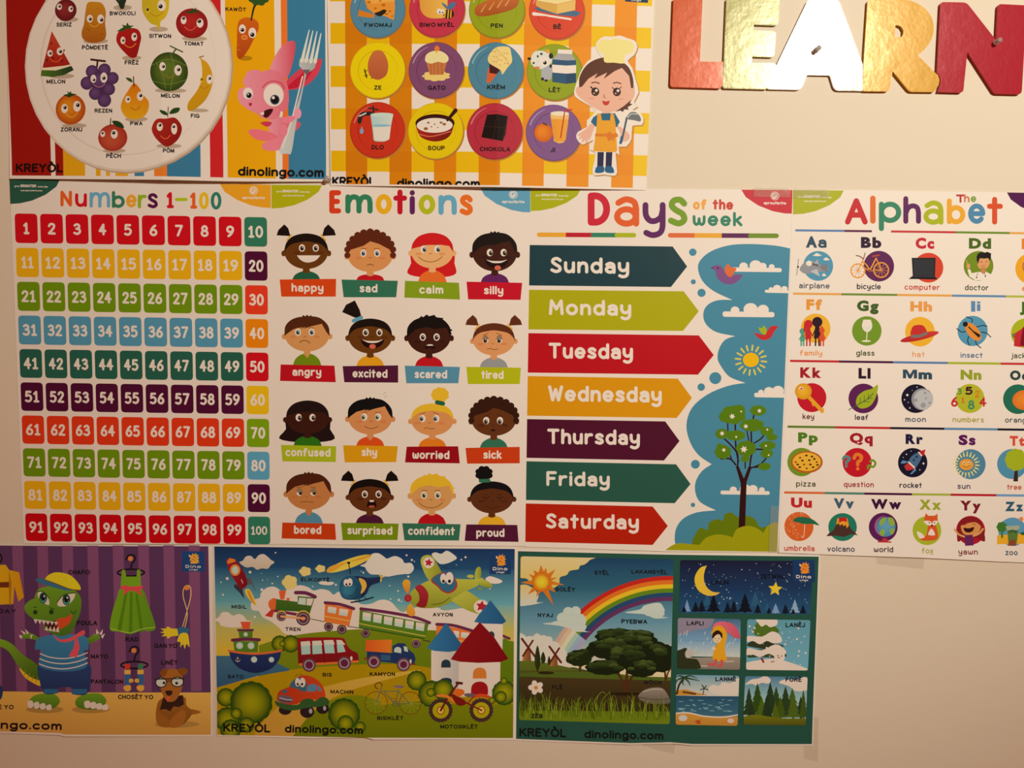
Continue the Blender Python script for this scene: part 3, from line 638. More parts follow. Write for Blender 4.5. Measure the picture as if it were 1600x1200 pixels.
for x, y, rx, ry in ((1210, 290, 68, 50), (1160, 300, 30, 30), (1245, 262, 32, 28), (1355, 265, 44, 28), (1320, 350, 65, 34), (1225, 410, 52, 28), (1145, 400, 36, 28), (1405, 385, 36, 24), (1435, 420, 30, 18), (1150, 505, 44, 38), (1130, 470, 14, 14), (1285, 485, 54, 42), (1410, 468, 44, 24), (1405, 515, 34, 24), (1280, 545, 24, 18), (1392, 590, 34, 20)):
    P('557d0e', bumpy(x, y, rx, ry, 7, .12))
for x, y, r in ((1204, 299, 18), (1362, 267, 14), (1283, 357, 15), (1145, 398, 15), (1227, 418, 8), (1408, 376, 8), (1155, 494, 13), (1272, 490, 22), (1400, 470, 8), (1416, 524, 7), (1256, 271, 7)): star('f0e6cc', x, y, r, r*.5, 6, 10)
part('bush', 'light green bushes along the foot')
P('9d9d10', [(815, 1075)]+spl([(815, 1075), (860, 1045), (900, 1035), (960, 1040), (1010, 1045)], False, 4)+spl([(1012, 1046), (1050, 1005), (1110, 985), (1170, 990), (1205, 1002)], False, 4)+spl([(1206, 1002), (1230, 955), (1285, 935), (1340, 945), (1385, 975)], False, 4)+spl([(1386, 975), (1410, 935), (1450, 916), (1472, 918)], False, 4)+[(1466, 1086)])
finish()
# ------------------------------------------------------------------ the alphabet chart
poster('alphabet_poster', 'white laminated picture chart of letters titled The Alphabet, cut off at right', 'poster', 'laminated learning charts in the middle row',
       [(1238, 296.5), (1640, 302), (1634, 570), (1624, 879), (1560, 876.5), (1430, 870), (1330, 867), (1216, 863), (1229, 570)], .0012, LAMINATE, 'e0c8b4', folds=[(1425, .0012)], curl=.0016)
badges(1238.5, 297.3, 79, 38, 'aab012', 1638, 301, 66, 34, '4e1452', True)
frame(1220, 285, .2375)
part('title', 'title lettering in mixed colours')
for ch, a, b2, c, d, w, col in (('A', 418, 105, 568, 279, 36, 'c2242e'), ('l', 583, 88, 625, 273, 36, 'd86c2e'), ('p', 640, 128, 787, 322, 34, '35826c'), ('h', 800, 92, 916, 274, 33, '5c1e62'), ('a', 932, 120, 1064, 280, 33, 'a8b41e'), ('b', 1086, 107, 1208, 277, 33, 'e5a634'), ('e', 1226, 140, 1340, 274, 33, '4d86be'), ('t', 1350, 96, 1456, 279, 34, 'd2502e')): GL(ch, a, b2, c, d, w, col)
for ch, a, b2, c, d, w, col in (('T', 1146, 81, 1206, 136, 13, 'b8343c'), ('h', 1199, 79, 1236, 133, 11, 'c87a5a'), ('e', 1243, 92, 1280, 132, 11, '7f9a4a')): GL(ch, a, b2, c, d, w, col)
def sepline(y, segs, x0):
    part('colour_line', 'thin dividing line in several colours')
    for a, b2, col in segs: P(col, [a, y-7+(a-x0)*.0128, b2, y-7+(b2-x0)*.0128, b2, y+7+(b2-x0)*.0128, a, y+7+(a-x0)*.0128])
sepline(316, [(93, 415, '5c7cb8'), (415, 595, '5c1e4c'), (720, 1145, 'c2343c'), (1145, 1500, '6d8c30'), (1500, 1700, 'e3a454')], 93)
def entry(L, lx0, lx1, ltop, lbase, lcol, word, wx0, wx1, wbase, wcol, h=38):
    part('letter_pair', 'letter pair %s' % L)
    if L[1] in 'as':                 # the round hand draws these two more clearly
        m = lx0+(lx1-lx0)*.57; TXH(L[0], lx0, m-3, lbase, lbase-ltop, lcol, .06); GL(L[1], m+3, lbase-(lbase-ltop)*.72, lx1, lbase+2, 15, lcol)
    else: TXH(L, lx0, lx1, lbase, lbase-ltop, lcol, .06, gap=.08)
    part('caption_word', 'word %s' % word); TXR(word, wx0, wx1, wbase, h, wcol, .17)
    part('picture', 'small round picture of %s' % {'airplane': 'a grey airplane', 'bicycle': 'an orange bicycle', 'computer': 'a black laptop', 'doctor': 'a doctor in white', 'family': 'a family', 'glass': 'a wine glass', 'hat': 'a red hat', 'insect': 'an orange beetle', 'jacket': 'a red jacket', 'key': 'a yellow key', 'leaf': 'a green leaf', 'moon': 'a grey moon', 'numbers': 'coloured numbers', 'orange': 'an orange', 'pizza': 'a pizza', 'question': 'question marks', 'rocket': 'a rocket', 'sun': 'a smiling sun', 'tree': 'a green tree', 'umbrella': 'a green umbrella', 'volcano': 'a volcano', 'world': 'a globe', 'fox': 'a red fox', 'yawn': 'a yawning girl', 'zoo': 'a zoo gate'}.get(word, 'an ear'))
entry('Aa', 162, 298, 355, 430, '2f4a66', 'airplane', 118, 318, 697, '4c4c54')
E('5096c6', 243, 550, 98)
for x, y, w in ((237, 480, 56), (297, 508, 44), (282, 612, 30)): E('efe0d2', x, y, w/2, 6); E('efe0d2', x-2, y-6, w/4, 8)
B('8d8480', [122, 568, 150, 530, 200, 515, 260, 545, 300, 555, 305, 580, 250, 590, 170, 602, 135, 590], n=4); P('7a706e', [250, 552, 300, 535, 306, 590, 270, 575]); E('f3e6da', 183, 533, 20, 18)
P('a39a94', [205, 545, 240, 505, 250, 552]); P('b5aca6', [190, 585, 235, 570, 255, 620]); P('5f5654', [200, 530, 245, 540, 245, 555, 205, 545]); S('8d8480', [115, 505, 108, 555], 5); S('8d8480', [108, 560, 102, 610], 5); E('2a2628', 111, 556, 7)
entry('Bb', 523, 657, 360, 432, '2b1030', 'bicycle', 496, 653, 703, '2c1c28')
E('5c1e5c', 640, 552, 100, 101); o_ = 'e39a3c'
for x, y, r in ((503, 582, 45), (655, 577, 48)):
    ring(o_, x, y, r, r, 9)
    for i in range(5): a = math.radians(36*i+8); S(o_, [x-r*math.cos(a), y-r*math.sin(a), x+r*math.cos(a), y+r*math.sin(a)], 2.5)
for a, w in (([503, 582, 540, 505], 8), ([532, 520, 560, 545, 580, 580], 9), ([580, 580, 622, 500], 9), ([622, 500, 655, 577], 7), ([580, 585, 540, 560], 6), ([575, 583, 655, 577], 5)): S(o_, a, w)
S('8a4a3a', [540, 505, 515, 487, 492, 482], 6, True, True); S('8a4a3a', [540, 505, 550, 465], 5); S('b04a2a', [600, 487, 640, 480], 10); E('8a4a3a', 580, 583, 10)
entry('Cc', 880, 1003, 365, 437, 'c2243a', 'computer', 808, 1040, 707, 'c2463c')
E('d2422c', 965, 562, 98); P('1d1b1d', [855, 497, 1012, 497, 1008, 620, 862, 618]); P('2c2a2c', [866, 507, 1002, 507, 999, 612, 871, 610]); P('151315', [835, 636, 862, 614, 1006, 616, 1025, 639]); P('343032', [862, 614, 1006, 616, 1012, 624, 856, 622])
entry('Dd', 1232, 1378, 367, 437, '46641e', 'doctor', 1205, 1362, 710, '4c4c30')
E('718c20', 1295, 550, 98); P('f0e2d4', [1222, 575, 1238, 570, 1250, 598, 1290, 590, 1345, 588, 1385, 610, 1365, 635, 1330, 645, 1275, 645, 1235, 620]); E('d99a6a', 1228, 552, 12, 18); S('d99a6a', [1222, 540, 1216, 515], 5)
B('d99a6a', [1286, 515, 1325, 490, 1366, 510, 1362, 550, 1330, 575, 1295, 560], n=4); P('c2825a', [1312, 560, 1342, 560, 1342, 590, 1325, 605, 1310, 590]); P('1d1412', [1284, 515, 1282, 490, 1290, 470, 1310, 459, 1335, 464, 1352, 457, 1378, 468, 1376, 498, 1368, 520, 1360, 498, 1335, 502, 1304, 500, 1296, 520, 1290, 542])
S('2a1c1a', [1305, 525, 1320, 523], 3); S('2a1c1a', [1340, 523, 1352, 522], 3); S('9a4a3a', [1312, 552, 1340, 548], 3); S('3a3a40', [1290, 595, 1282, 625], 3); S('3a3a40', [1335, 590, 1340, 615], 3); E('3a3a40', 1340, 618, 5); E('3a3a40', 1282, 627, 5)
entry('Ee', 1580, 1690, 370, 440, 'e08030', 'ear', 1582, 1660, 715, 'd87a4a')
E('e8a424', 1640, 568, 102); B('d99a6a', [1590, 520, 1630, 500, 1670, 530, 1650, 600, 1610, 640, 1595, 590], n=3); S('8a4a2a', [1598, 590, 1588, 545, 1610, 515, 1640, 510], 5, True, True)
sepline(732, [(78, 395, 'e3a454'), (395, 760, '6d8c3a'), (760, 1120, 'e3a454'), (1120, 1475, '5c88b8'), (1475, 1700, 'b4b850')], 78)
frame(1210, 450, .24375)
entry('Ff', 202, 302, 72, 140, 'e3963c', 'family', 160, 303, 433, 'e39454', 36)
E('ebb232', 262, 258, 94)
for x, y, r, c, bw, bh in ((177, 277, 19, '4f9a84', 26, 95), (215, 232, 28, 'c2242e', 34, 150), (272, 218, 33, '2a0f24', 38, 150), (302, 272, 18, 'd8502c', 30, 100)):
    E(c, x, y, r); yb = 372
    P(c, [x-bw*.35, y+r*.8, x+bw*.35, y+r*.8, x+bw*.6, y+r+(yb-y-r)*.6, x-bw*.6, y+r+(yb-y-r)*.6]); S(c, [x-bw*.28, y+r+(yb-y-r)*.55, x-bw*.3, yb], 9, False); S(c, [x+bw*.28, y+r+(yb-y-r)*.55, x+bw*.3, yb], 9, False); S(c, [x-bw*.3, y+r+12, x-bw*.8, y+r+(yb-y-r)*.45], 6); S(c, [x+bw*.3, y+r+12, x+bw*.8, y+r+(yb-y-r)*.45], 6)
S('c2242e', [196, 225, 192, 275], 16); E('d8502c', 300, 252, 9)
entry('Gg', 525, 663, 80, 148, '3c5c22', 'glass', 520, 637, 433, '414c28', 36)
E('719628', 588, 275, 94); P('efe4d4', spl([(566, 203), (557, 240), (566, 268), (590, 284), (614, 268), (623, 240), (613, 203)], False, 4)); P('d9d0bc', [562, 243, 620, 243, 612, 266, 590, 280, 568, 266]); S('efe4d4', [590, 280, 586, 335], 6); E('efe4d4', 584, 340, 30, 6)
entry('Hh', 865, 1005, 85, 150, 'e39c54', 'hat', 878, 958, 442, 'e39c70', 36)
E('ebb232', 927, 280, 95); E('b4202a', 925, 312, 126, 22, -13, 'cc3a3a', -90); B('c42c34', [868, 305, 876, 255, 900, 238, 940, 238, 962, 258, 972, 295, 920, 312], n=4); P('6f6a5c', [868, 300, 920, 300, 972, 278, 975, 296, 925, 318, 870, 318])
entry('Ii', 1255, 1315, 84, 152, '5c88c2', 'insect', 1188, 1330, 447, '4c6c9c', 36)
E('5296c6', 1265, 275, 97)
for a in ([1225, 185, 1262, 200, 1258, 220], [1163, 260, 1195, 282, 1220, 278], [1290, 250, 1330, 240, 1358, 246], [1320, 282, 1355, 290, 1382, 315], [1240, 310, 1233, 340, 1245, 368], [1285, 335, 1290, 360, 1318, 383]): S('1f2a3a', a, 6, True, True)
E('e08c3c', 1268, 280, 70, 36, 50); E('1d1618', 1218, 232, 17, 17); S('1d1618', [1240, 250, 1300, 310], 8, True, False); P('1d1618', [1255, 265, 1315, 300, 1308, 320])
entry('Jj', 1568, 1640, 88, 155, '416c22', 'jacket', 1512, 1660, 450, '4c4c34', 36)
E('a8b41e', 1606, 290, 95); P('c22a34', [1520, 300, 1580, 262, 1610, 230, 1660, 230, 1660, 380, 1565, 375, 1560, 320, 1525, 320]); P('7a1024', [1590, 250, 1620, 260, 1610, 372, 1568, 368]); P('c22a34', [1535, 315, 1575, 265, 1570, 378, 1530, 372]); P('6f6a40', [1518, 296, 1532, 290, 1540, 308, 1524, 318])
sepline(467, [(98, 410, 'c2222e'), (410, 755, '4c1242'), (755, 1105, '5c7cb8'), (1105, 1445, 'a8b432'), (1445, 1700, 'c2343c')], 98)
entry('Kk', 163, 298, 508, 575, 'a31c2c', 'key', 178, 252, 840, '6a2a3a', 36)
E('c2162c', 237, 702, 93); S('e3a424', [215, 695, 300, 785], 24); P('e3a424', [235, 740, 255, 725, 262, 740, 245, 760]); P('e3a424', [290, 775, 315, 770, 312, 800, 296, 800]); R('efb634', 183, 662, 54, 52, 'd9961c', -5, -5, 2); E('f3e0d0', 168, 643, 13, 11); E('c2162c', 170, 645, 8, 6)
entry('Ll', 535, 612, 512, 580, '2c1228', 'leaf', 512, 598, 845, '2c1c28', 36)
E('5c1e5c', 566, 707, 95); B('9fb024', [658, 620, 648, 690, 612, 752, 555, 772, 520, 745, 528, 695, 570, 660, 620, 645], n=4); S('3f5a30', [472, 780, 540, 742, 590, 712, 628, 675], 5, True, True)
for a in ([545, 740, 548, 705], [570, 725, 572, 690], [565, 728, 605, 728], [595, 708, 600, 680], [592, 710, 622, 705]): S('3f5a30', a, 3.5)
entry('Mm', 818, 1005, 520, 583, '2f4c68', 'moon', 833, 965, 857, '414c68', 36)
E('15122c', 900, 708, 92); E('8d8680', 942, 712, 70); E('b3aaa0', 950, 715, 62, 64)
for x, y, r in ((900, 718, 12), (948, 750, 17), (990, 735, 9), (960, 672, 9), (965, 706, 7), (985, 660, 6)): E('948c84', x, y, r)
for x, y, r in ((846, 685, 10), (828, 715, 6), (908, 634, 5), (862, 768, 6), (852, 732, 4), (878, 655, 3)): star('efe4d8', x, y, r, r*.6, 4)
entry('Nn', 1188, 1322, 523, 587, '92a22c', 'numbers', 1137, 1338, 859, 'a8a24c', 36)
E('b3b82c', 1248, 707, 93)
for n_, x0, y0, x1, y1, c, w in (('3', 1165, 640, 1195, 682, '4f8a4a', 8), ('5', 1218, 632, 1265, 684, '3c1030', 12), ('2', 1280, 655, 1310, 702, 'd8762c', 9), ('6', 1127, 697, 1170, 760, 'c2242e', 12), ('1', 1192, 700, 1215, 735, 'd8662c', 7), ('8', 1235, 718, 1278, 778, '3f8a6a', 12), ('4', 1308, 700, 1355, 760, 'c2242e', 11)): GL(n_, x0, y0, x1, y1, w, c)
entry('Oo', 1505, 1630, 528, 590, '2c413c', 'orange', 1473, 1640, 862, '4c4c48', 36)
E('216c5c', 1556, 712, 95); R('e88c30', 1600, 718, 80, 64, 'd8742c', -5, -10, 2)
sepline(888, [(82, 385, '5c7c28'), (385, 738, 'c2222e'), (738, 1083, '15122c'), (1083, 1425, '5c88b8'), (1425, 1720, '15122c')], 82)
frame(1205, 660, .246875)
entry('Pp', 168, 292, 62, 125, '4f7c20', 'pizza', 155, 278, 404, '4c4c28', 36)
E('719628', 190, 250, 90); E('b3601c', 222, 250, 101, 70); E('e8b43c', 222, 248, 89, 59)
for i, (x, y) in enumerate([(180, 222), (220, 208), (255, 215), (152, 250), (195, 240), (238, 238), (285, 250), (270, 230), (178, 282), (222, 290), (262, 282), (290, 268), (205, 265), (245, 265), (165, 265)]): E('4a1a10' if i % 3 else '8a2a14', x, y, 9 if i % 3 else 7, 6)
entry('Qq', 493, 638, 65, 130, 'a31c2c', 'question', 455, 645, 407, 'a3323c', 36)
E('c2162c', 540, 252, 92); GL('?', 510, 190, 578, 303, 22, 'e07c30'); GL('?', 443, 205, 500, 285, 18, '5a7c74'); S('719628', [608, 290, 612, 270, 640, 280, 655, 258, 640, 238, 622, 245], 14, True, True)
entry('Rr', 845, 955, 72, 135, '1c1642', 'rocket', 806, 948, 412, '1c1c3c', 36)
E('151530', 890, 253, 93); B('4a6a9a', [862, 262, 880, 215, 932, 185, 948, 205, 935, 245, 900, 290], n=3); P('c2242e', [925, 185, 972, 168, 958, 212, 946, 208]); P('efe4d8', [922, 186, 930, 184, 950, 208, 944, 214])
P('c2343c', [835, 275, 862, 250, 905, 290, 875, 300, 850, 302]); P('5c8cc0', [812, 258, 825, 238, 862, 245, 840, 258]); P('5c8cc0', [905, 285, 912, 300, 885, 325, 872, 325, 890, 305]); P('efe4d8', [858, 250, 866, 245, 905, 282, 900, 290]); E('2a3a5a', 915, 215, 9); E('2a3a5a', 898, 237, 8)
for x, y, r in ((850, 200, 6), (958, 258, 9), (880, 180, 4), (935, 298, 5), (830, 220, 4)): star('efe4d8', x, y, r, r*.5, 4)
entry('Ss', 1180, 1288, 77, 142, '5c1662', 'sun', 1173, 1255, 419, '413c4c', 36)
E('5086b2', 1257, 263, 95)
for i in range(20):
    a = math.radians(18*i+4); S('e0d080', [1230+60*math.cos(a), 265+55*math.sin(a), 1230+84*math.cos(a), 265+82*math.sin(a)], 10, True, False, 5)
R('efb24c', 1230, 265, 46, 36, 'e0983c', 0, 0, 2); E('efe4d8', 1214, 255, 7, 8); E('efe4d8', 1246, 254, 7, 8); E('3a2010', 1215, 257, 4); E('3a2010', 1246, 256, 4); S('8a4a1a', [1208, 272, 1230, 282, 1254, 270], 4, True, True)
entry('Tt', 1505, 1598, 84, 147, 'd84c3c', 'tree', 1487, 1580, 425, 'c24c3c', 36)
E('5092c2', 1520, 262, 95); P('3a2222', [1528, 372, 1536, 300, 1555, 300, 1558, 372]); P('a3b424', bumpy(1545, 235, 66, 66, 9, .08))
sepline(442, [(80, 335, 'd86a3c'), (335, 585, '4c7c6c'), (585, 885, '4c1242'), (885, 1130, 'a8b44c'), (1130, 1420, 'b51c30'), (1420, 1700, '6c96c2')], 80)
entry('Uu', 123, 255, 474, 537, 'c2242e', 'umbrella', 78, 270, 810, 'c2443c', 36)
E('d8642c', 173, 657, 92)
for i in range(46): a, r_ = random.uniform(90, 300), 88*math.sqrt(random.random()); E('efb48c', 173+r_*math.cos(math.radians(a)), 657+r_*math.sin(math.radians(a)), 2.6)
P('216c54', spl([(134, 622), (160, 600), (205, 597), (255, 610), (285, 632), (300, 650), (255, 640), (210, 642), (170, 632)], True, 3)); S('efc4a4', [210, 642, 204, 712, 196, 726, 188, 716], 4, True, True)
entry('Vv', 392, 520, 478, 542, '3c5c72', 'volcano', 350, 523, 814, '3c3c48', 36)
E('217c6c', 448, 660, 90, 88); P('4a2f2a', [412, 635, 485, 635, 500, 670, 545, 712, 500, 705, 460, 722, 400, 715, 345, 718, 360, 700, 390, 680]); P('e8a02c', [415, 605, 478, 605, 488, 650, 475, 668, 468, 645, 455, 655, 445, 640, 430, 652, 425, 635, 408, 645]); P('c2242e', [425, 600, 472, 600, 476, 628, 450, 622, 425, 632])
entry('Ww', 627, 818, 482, 545, '3c1242', 'world', 643, 765, 817, '3c1c30', 36)
E('5c1e60', 704, 660, 91); E('a35c8c', 715, 655, 66); E('5c1e60', 728, 655, 66); R('64a4d0', 722, 658, 60, 62, '4c8cc0', 0, -10, 2)
for p in ([690, 610, 720, 598, 712, 630, 690, 650, 680, 640], [735, 600, 765, 605, 778, 640, 755, 655, 738, 630], [700, 670, 715, 690, 700, 718, 680, 695], [748, 672, 775, 670, 768, 700, 750, 705]): B('8fb04c', p, n=3)
P('c2343c', [668, 745, 756, 750, 752, 758, 670, 756]); P('c2343c', [700, 730, 725, 730, 732, 750, 695, 750])
entry('Xx', 932, 1070, 486, 550, '9caa2c', 'fox', 945, 1018, 825, 'a8aa4c', 36)
E('a8b92c', 980, 682, 91); S('9caa2c', [998, 831, 1017, 831], 3); f_ = 'd85a2c'
B(f_, [990, 640, 1030, 640, 1048, 690, 1045, 735, 990, 745, 940, 740, 915, 700, 930, 720, 975, 712], n=3); B('efe4d8', [915, 688, 940, 695, 965, 720, 950, 730, 930, 728], n=3)
P(f_, [972, 572, 990, 588, 1028, 588, 1047, 575, 1048, 620, 1032, 648, 1012, 655, 985, 648, 960, 620]); B('efe4d8', [958, 622, 1000, 622, 1010, 645, 985, 648], n=3); B('efe4d8', [1048, 622, 1020, 622, 1014, 645, 1035, 646], n=3); E('2a1414', 1011, 650, 6); B('efe4d8', [988, 700, 1008, 668, 1030, 700, 1025, 712, 992, 710], n=3); E('2a1414', 995, 632, 4); E('2a1414', 1028, 632, 4)
entry('Yy', 1190, 1322, 493, 555, '7c1c2c', 'yawn', 1177, 1300, 832, '7c2c3c', 36)
E('b5162c', 1257, 680, 92, 91); B('8a1c24', [1172, 750, 1180, 640, 1210, 605, 1260, 595, 1310, 610, 1332, 650, 1348, 750, 1290, 730, 1220, 730], n=3); B('d9945c', [1195, 660, 1205, 625, 1255, 610, 1310, 625, 1322, 660, 1300, 700, 1255, 715, 1210, 700], n=3); B('8a1c24', [1192, 650, 1215, 610, 1260, 600, 1310, 618, 1325, 655, 1290, 630, 1240, 635], n=3)
B('3a1014', [1212, 665, 1245, 668, 1278, 660, 1270, 685, 1245, 695, 1222, 688], n=3); P('6a2464', [1208, 712, 1275, 708, 1275, 775, 1222, 778]); S('d9a06c', [1215, 720, 1180, 705, 1155, 675], 12, True, True); S('d9a06c', [1275, 715, 1310, 700, 1335, 672], 12, True, True); S('2a1010', [1212, 645, 1230, 642], 3); S('2a1010', [1270, 642, 1288, 643], 3)
entry('Zz', 1475, 1590, 500, 560, '2f5c82', 'zoo', 1475, 1553, 837, '3c4c5c', 36)
E('5c9cd2', 1523, 690, 90); P('e8b02c', [1425, 712, 1620, 700, 1620, 765, 1423, 768]); P('3f7a34', bumpy(1455, 660, 30, 30, 7, .15)); P('3f7a34', [1450, 690, 1462, 690, 1462, 730, 1450, 730]); P('a3a07c', [1478, 655, 1568, 650, 1562, 678, 1488, 682]); P('5c7a3c', [1490, 680, 1560, 680, 1548, 765, 1495, 765]); P('3a5a34', spl([(1495, 690), (1522, 676), (1552, 690)], False, 3)+[(1545, 700), (1522, 690), (1500, 700)]); P('8a4a2c', [1508, 740, 1538, 740, 1545, 778, 1490, 778]); E('e08a5c', 1578, 610, 14)
B('2a5a2c', [1570, 700, 1600, 690, 1620, 700, 1590, 712], n=3)
finish()
# ================================================================== the foil letters
def foil(name, col, rough, spec=.06, metal=.05):
    m, nt, b = node_mat(name)
    b.inputs['Base Color'].default_value = tuple(lin(c) for c in hexrgb(col))+(1,)
    b.inputs['Metallic'].default_value = .03; b.inputs['Specular IOR Level'].default_value = .2; b.inputs['Roughness'].default_value = rough
    add_bump(nt, b, 45, .00035, 3, .6)
    return m
def outline_letter(word, label, col, polys, holes=(), rough=.22, t=.0045, r=7):
    """thick foil card letter: outline traced, corners rounded, edge bevelled; px frame"""
    p = [W2(*q) for q in polys]
    bm = bmesh.new()
    ar = sum(p[i][0]*p[(i+1) % len(p)][1]-p[(i+1) % len(p)][0]*p[i][1] for i in range(len(p)))
    if ar < 0: p = p[::-1]
    f = bm.faces.new([bm.verts.new((q[0], -t, q[1])) for q in p])
    fx = sum(q[0] for q in p)/len(p); fz = min(q[1] for q in p)
    bevel = .0007
    if holes:
        h = [W2(*q) for q in holes]
        hv = [bm.verts.new((q[0], -t, q[1])) for q in h]; he = [bm.edges.new((hv[i], hv[(i+1) % len(hv)])) for i in range(len(hv))]
        oe = list(f.edges); bm.faces.remove(f)
        bmesh.ops.triangle_fill(bm, use_beauty=True, edges=oe+he)
        bmesh.ops.recalc_face_normals(bm, faces=bm.faces)
        if bm.faces[0].normal.y > 0: bmesh.ops.reverse_faces(bm, faces=bm.faces)
    top = list(bm.faces)
    ex = bmesh.ops.extrude_face_region(bm, geom=top)
    nv = [v for v in ex['geom'] if isinstance(v, bmesh.types.BMVert)]
    # the originals become the back; the copies the front
    for v in nv: pass
    for v in bm.verts:
        if v not in nv: v.co.y = -.0008
    bmesh.ops.recalc_face_normals(bm, faces=bm.faces)
    ed = [e for e in bm.edges if len(e.link_faces) == 2 and all(abs(v.co.y+t) < 1e-6 for v in e.verts) and e.link_faces[0].normal.dot(e.link_faces[1].normal) < .5]
    bmesh.ops.bevel(bm, geom=ed, offset=bevel, segments=2, affect='EDGES', clamp_overlap=True)
    bmesh.ops.recalc_face_normals(bm, faces=bm.faces)
    base = Vector((fx, 0, fz))
    for v in bm.verts: v.co -= base
    o = mesh_obj('foil_letter', bm, foil('foil_'+word, col, rough, .5 if word == 'silver' else .1, .045), None, base)
    tag(o, label, 'letter', 'foil letters spelling LEARN')
    return o
def corners(p, r):
    """round the listed corners: points as (x, y) sharp or (x, y, r)"""
    out = []; n = len(p)
    for i in range(n):
        rr = p[i][2] if len(p[i]) > 2 else r
        if rr <= .3: out.append(p[i][:2]); continue
        a, b, d = p[i-1][:2], p[i][:2], p[(i+1) % n][:2]
        la, ld = math.dist(a, b), math.dist(d, b); ra = min(rr, la*.48); rd = min(rr, ld*.48)
        s = (b[0]+(a[0]-b[0])*ra/la, b[1]+(a[1]-b[1])*ra/la); e = (b[0]+(d[0]-b[0])*rd/ld, b[1]+(d[1]-b[1])*rd/ld)
        for j in range(5):
            t = j/4; out.append(tuple((1-t)**2*s[m]+2*t*(1-t)*b[m]+t*t*e[m] for m in (0, 1)))
    return out
frame(1030, 0, .1875)
outline_letter('red_orange', 'orange red shiny foil letter L, first letter of LEARN', 'd4643c',
    corners([(112, -2, 18), (355, -2, 18), (332, 522, 2), (526, 524, 2), (520, 722, 3), (500, 745, 14), (84, 733, 28)], 12))
outline_letter('green_gold', 'pale green gold shiny foil letter E beside the L', 'b0ac6a',
    corners([(552, -4, 18), (996, -4, 22), (982, 222, 34), (782, 215, 6), (775, 262, 6), (966, 270, 30), (950, 486, 34), (768, 480, 6), (762, 532, 6), (945, 532, 20), (968, 550, 6), (890, 740, 4), (880, 752, 10), (530, 744, 10), (519, 725, 6), (530, 524, 2)], 10))
frame(1030, 0, .1875)
outline_letter('silver', 'silver white mirror-bright foil letter A in the middle', 'd4d6ce',
    corners([(1232, 6, 30), (1484, 8, 30), (1686, 548, 3), (1686, 765, 6), (1450, 762, 40), (1412, 636, 10), (1222, 632, 10), (1172, 756, 40), (896, 750, 10), (890, 735, 3), (972, 548, 2)], 10))
frame(1300, 0, .1875)
Rout = [(285, 12, 22), (555, 8, .1)]+[(p[0], p[1], .1) for p in spl([(555, 8), (650, 20), (745, 70), (805, 140), (832, 230), (820, 320), (775, 400), (700, 470)], False, 4)[1:]]+[(840, 612, .1), (868, 635, .1), (880, 675, .1), (872, 720, .1), (835, 775, 10), (632, 773, 26), (490, 600, 3), (478, 700, .1), (462, 770, 30), (248, 768, 12), (240, 752, 2), (250, 545, 2)]
outline_letter('gold', 'golden yellow shiny foil letter R with a small D-shaped hole', 'd8a63a', corners(Rout, 8),
    [(512, 225), (535, 220), (562, 232), (580, 262), (580, 292), (565, 318), (510, 320)])
outline_letter('crimson', 'crimson red foil letter N, last letter of LEARN', 'b02434',
    corners([(890, 28, 26), (1105, 32, 34), (1350, 345, 5), (1365, 60, 22), (1380, 45, 12), (1605, 56, 26), (1562, 795, 34), (1335, 790, 26), (1112, 445, 3), (1085, 700, .1), (1078, 782, 34), (866, 776, 2), (882, 722, .1), (888, 676, .1), (876, 636, .1), (859, 616, 2)], 10))
# ------------------------------------------------------------------ clear push pins and tape
mg, nt, b = node_mat('clear_plastic')
b.inputs['Base Color'].default_value = (.93, .90, .86, 1); b.inputs['Roughness'].default_value = .12; b.inputs['Transmission Weight'].default_value = .8; b.inputs['IOR'].default_value = 1.48
ms, nt, b = node_mat('pin_steel')
b.inputs['Base Color'].default_value = (.6, .58, .55, 1); b.inputs['Metallic'].default_value = 1; b.inputs['Roughness'].default_value = .3
def lathe(prof, mat, name, parent):
    bm = bmesh.new(); n = 20; rows = []
    for y, r in prof: rows.append([bm.verts.new((r*math.cos(2*math.pi*i/n), -y, r*math.sin(2*math.pi*i/n))) for i in range(n)])
    for a, c in zip(rows, rows[1:]):
        for i in range(n): bm.faces.new((a[i], a[(i+1) % n], c[(i+1) % n], c[i]))
    bm.faces.new(rows[0][::-1]); bm.faces.new(rows[-1])
    bmesh.ops.recalc_face_normals(bm, faces=bm.faces)
    return mesh_obj(name, bm, mat, parent, smooth=True)
def pushpin(u, v, lift, label):
    x, z = wall(u, v); e = empty('push_pin', (x, -lift, z)); tag(e, label, 'pin', 'clear push pins')
    lathe([(0, .0026), (.0007, .0033), (.0013, .0033), (.0018, .0022), (.0035, .0016), (.0065, .0015), (.0078, .0019), (.0082, .0028), (.0094, .0030), (.0099, .0026)], mg, 'grip', e)
    lathe([(-.0006, .00055), (.004, .00055)], ms, 'needle', e)
pushpin(514.5, 281, .0026, 'clear push pin at the corner between the two food posters')
pushpin(1273, 80.5, .0046, 'clear push pin through the silver letter A')
pushpin(1552, 68.5, .0046, 'clear push pin holding the crimson letter N')
mt, nt, b = node_mat('clear_tape')
b.inputs['Base Color'].default_value = (.66, .60, .50, 1); b.inputs['Roughness'].default_value = .18; b.inputs['Alpha'].default_value = .11; b.inputs['Specular IOR Level'].default_value = .4
add_bump(nt, b, 70, .0008, 2)
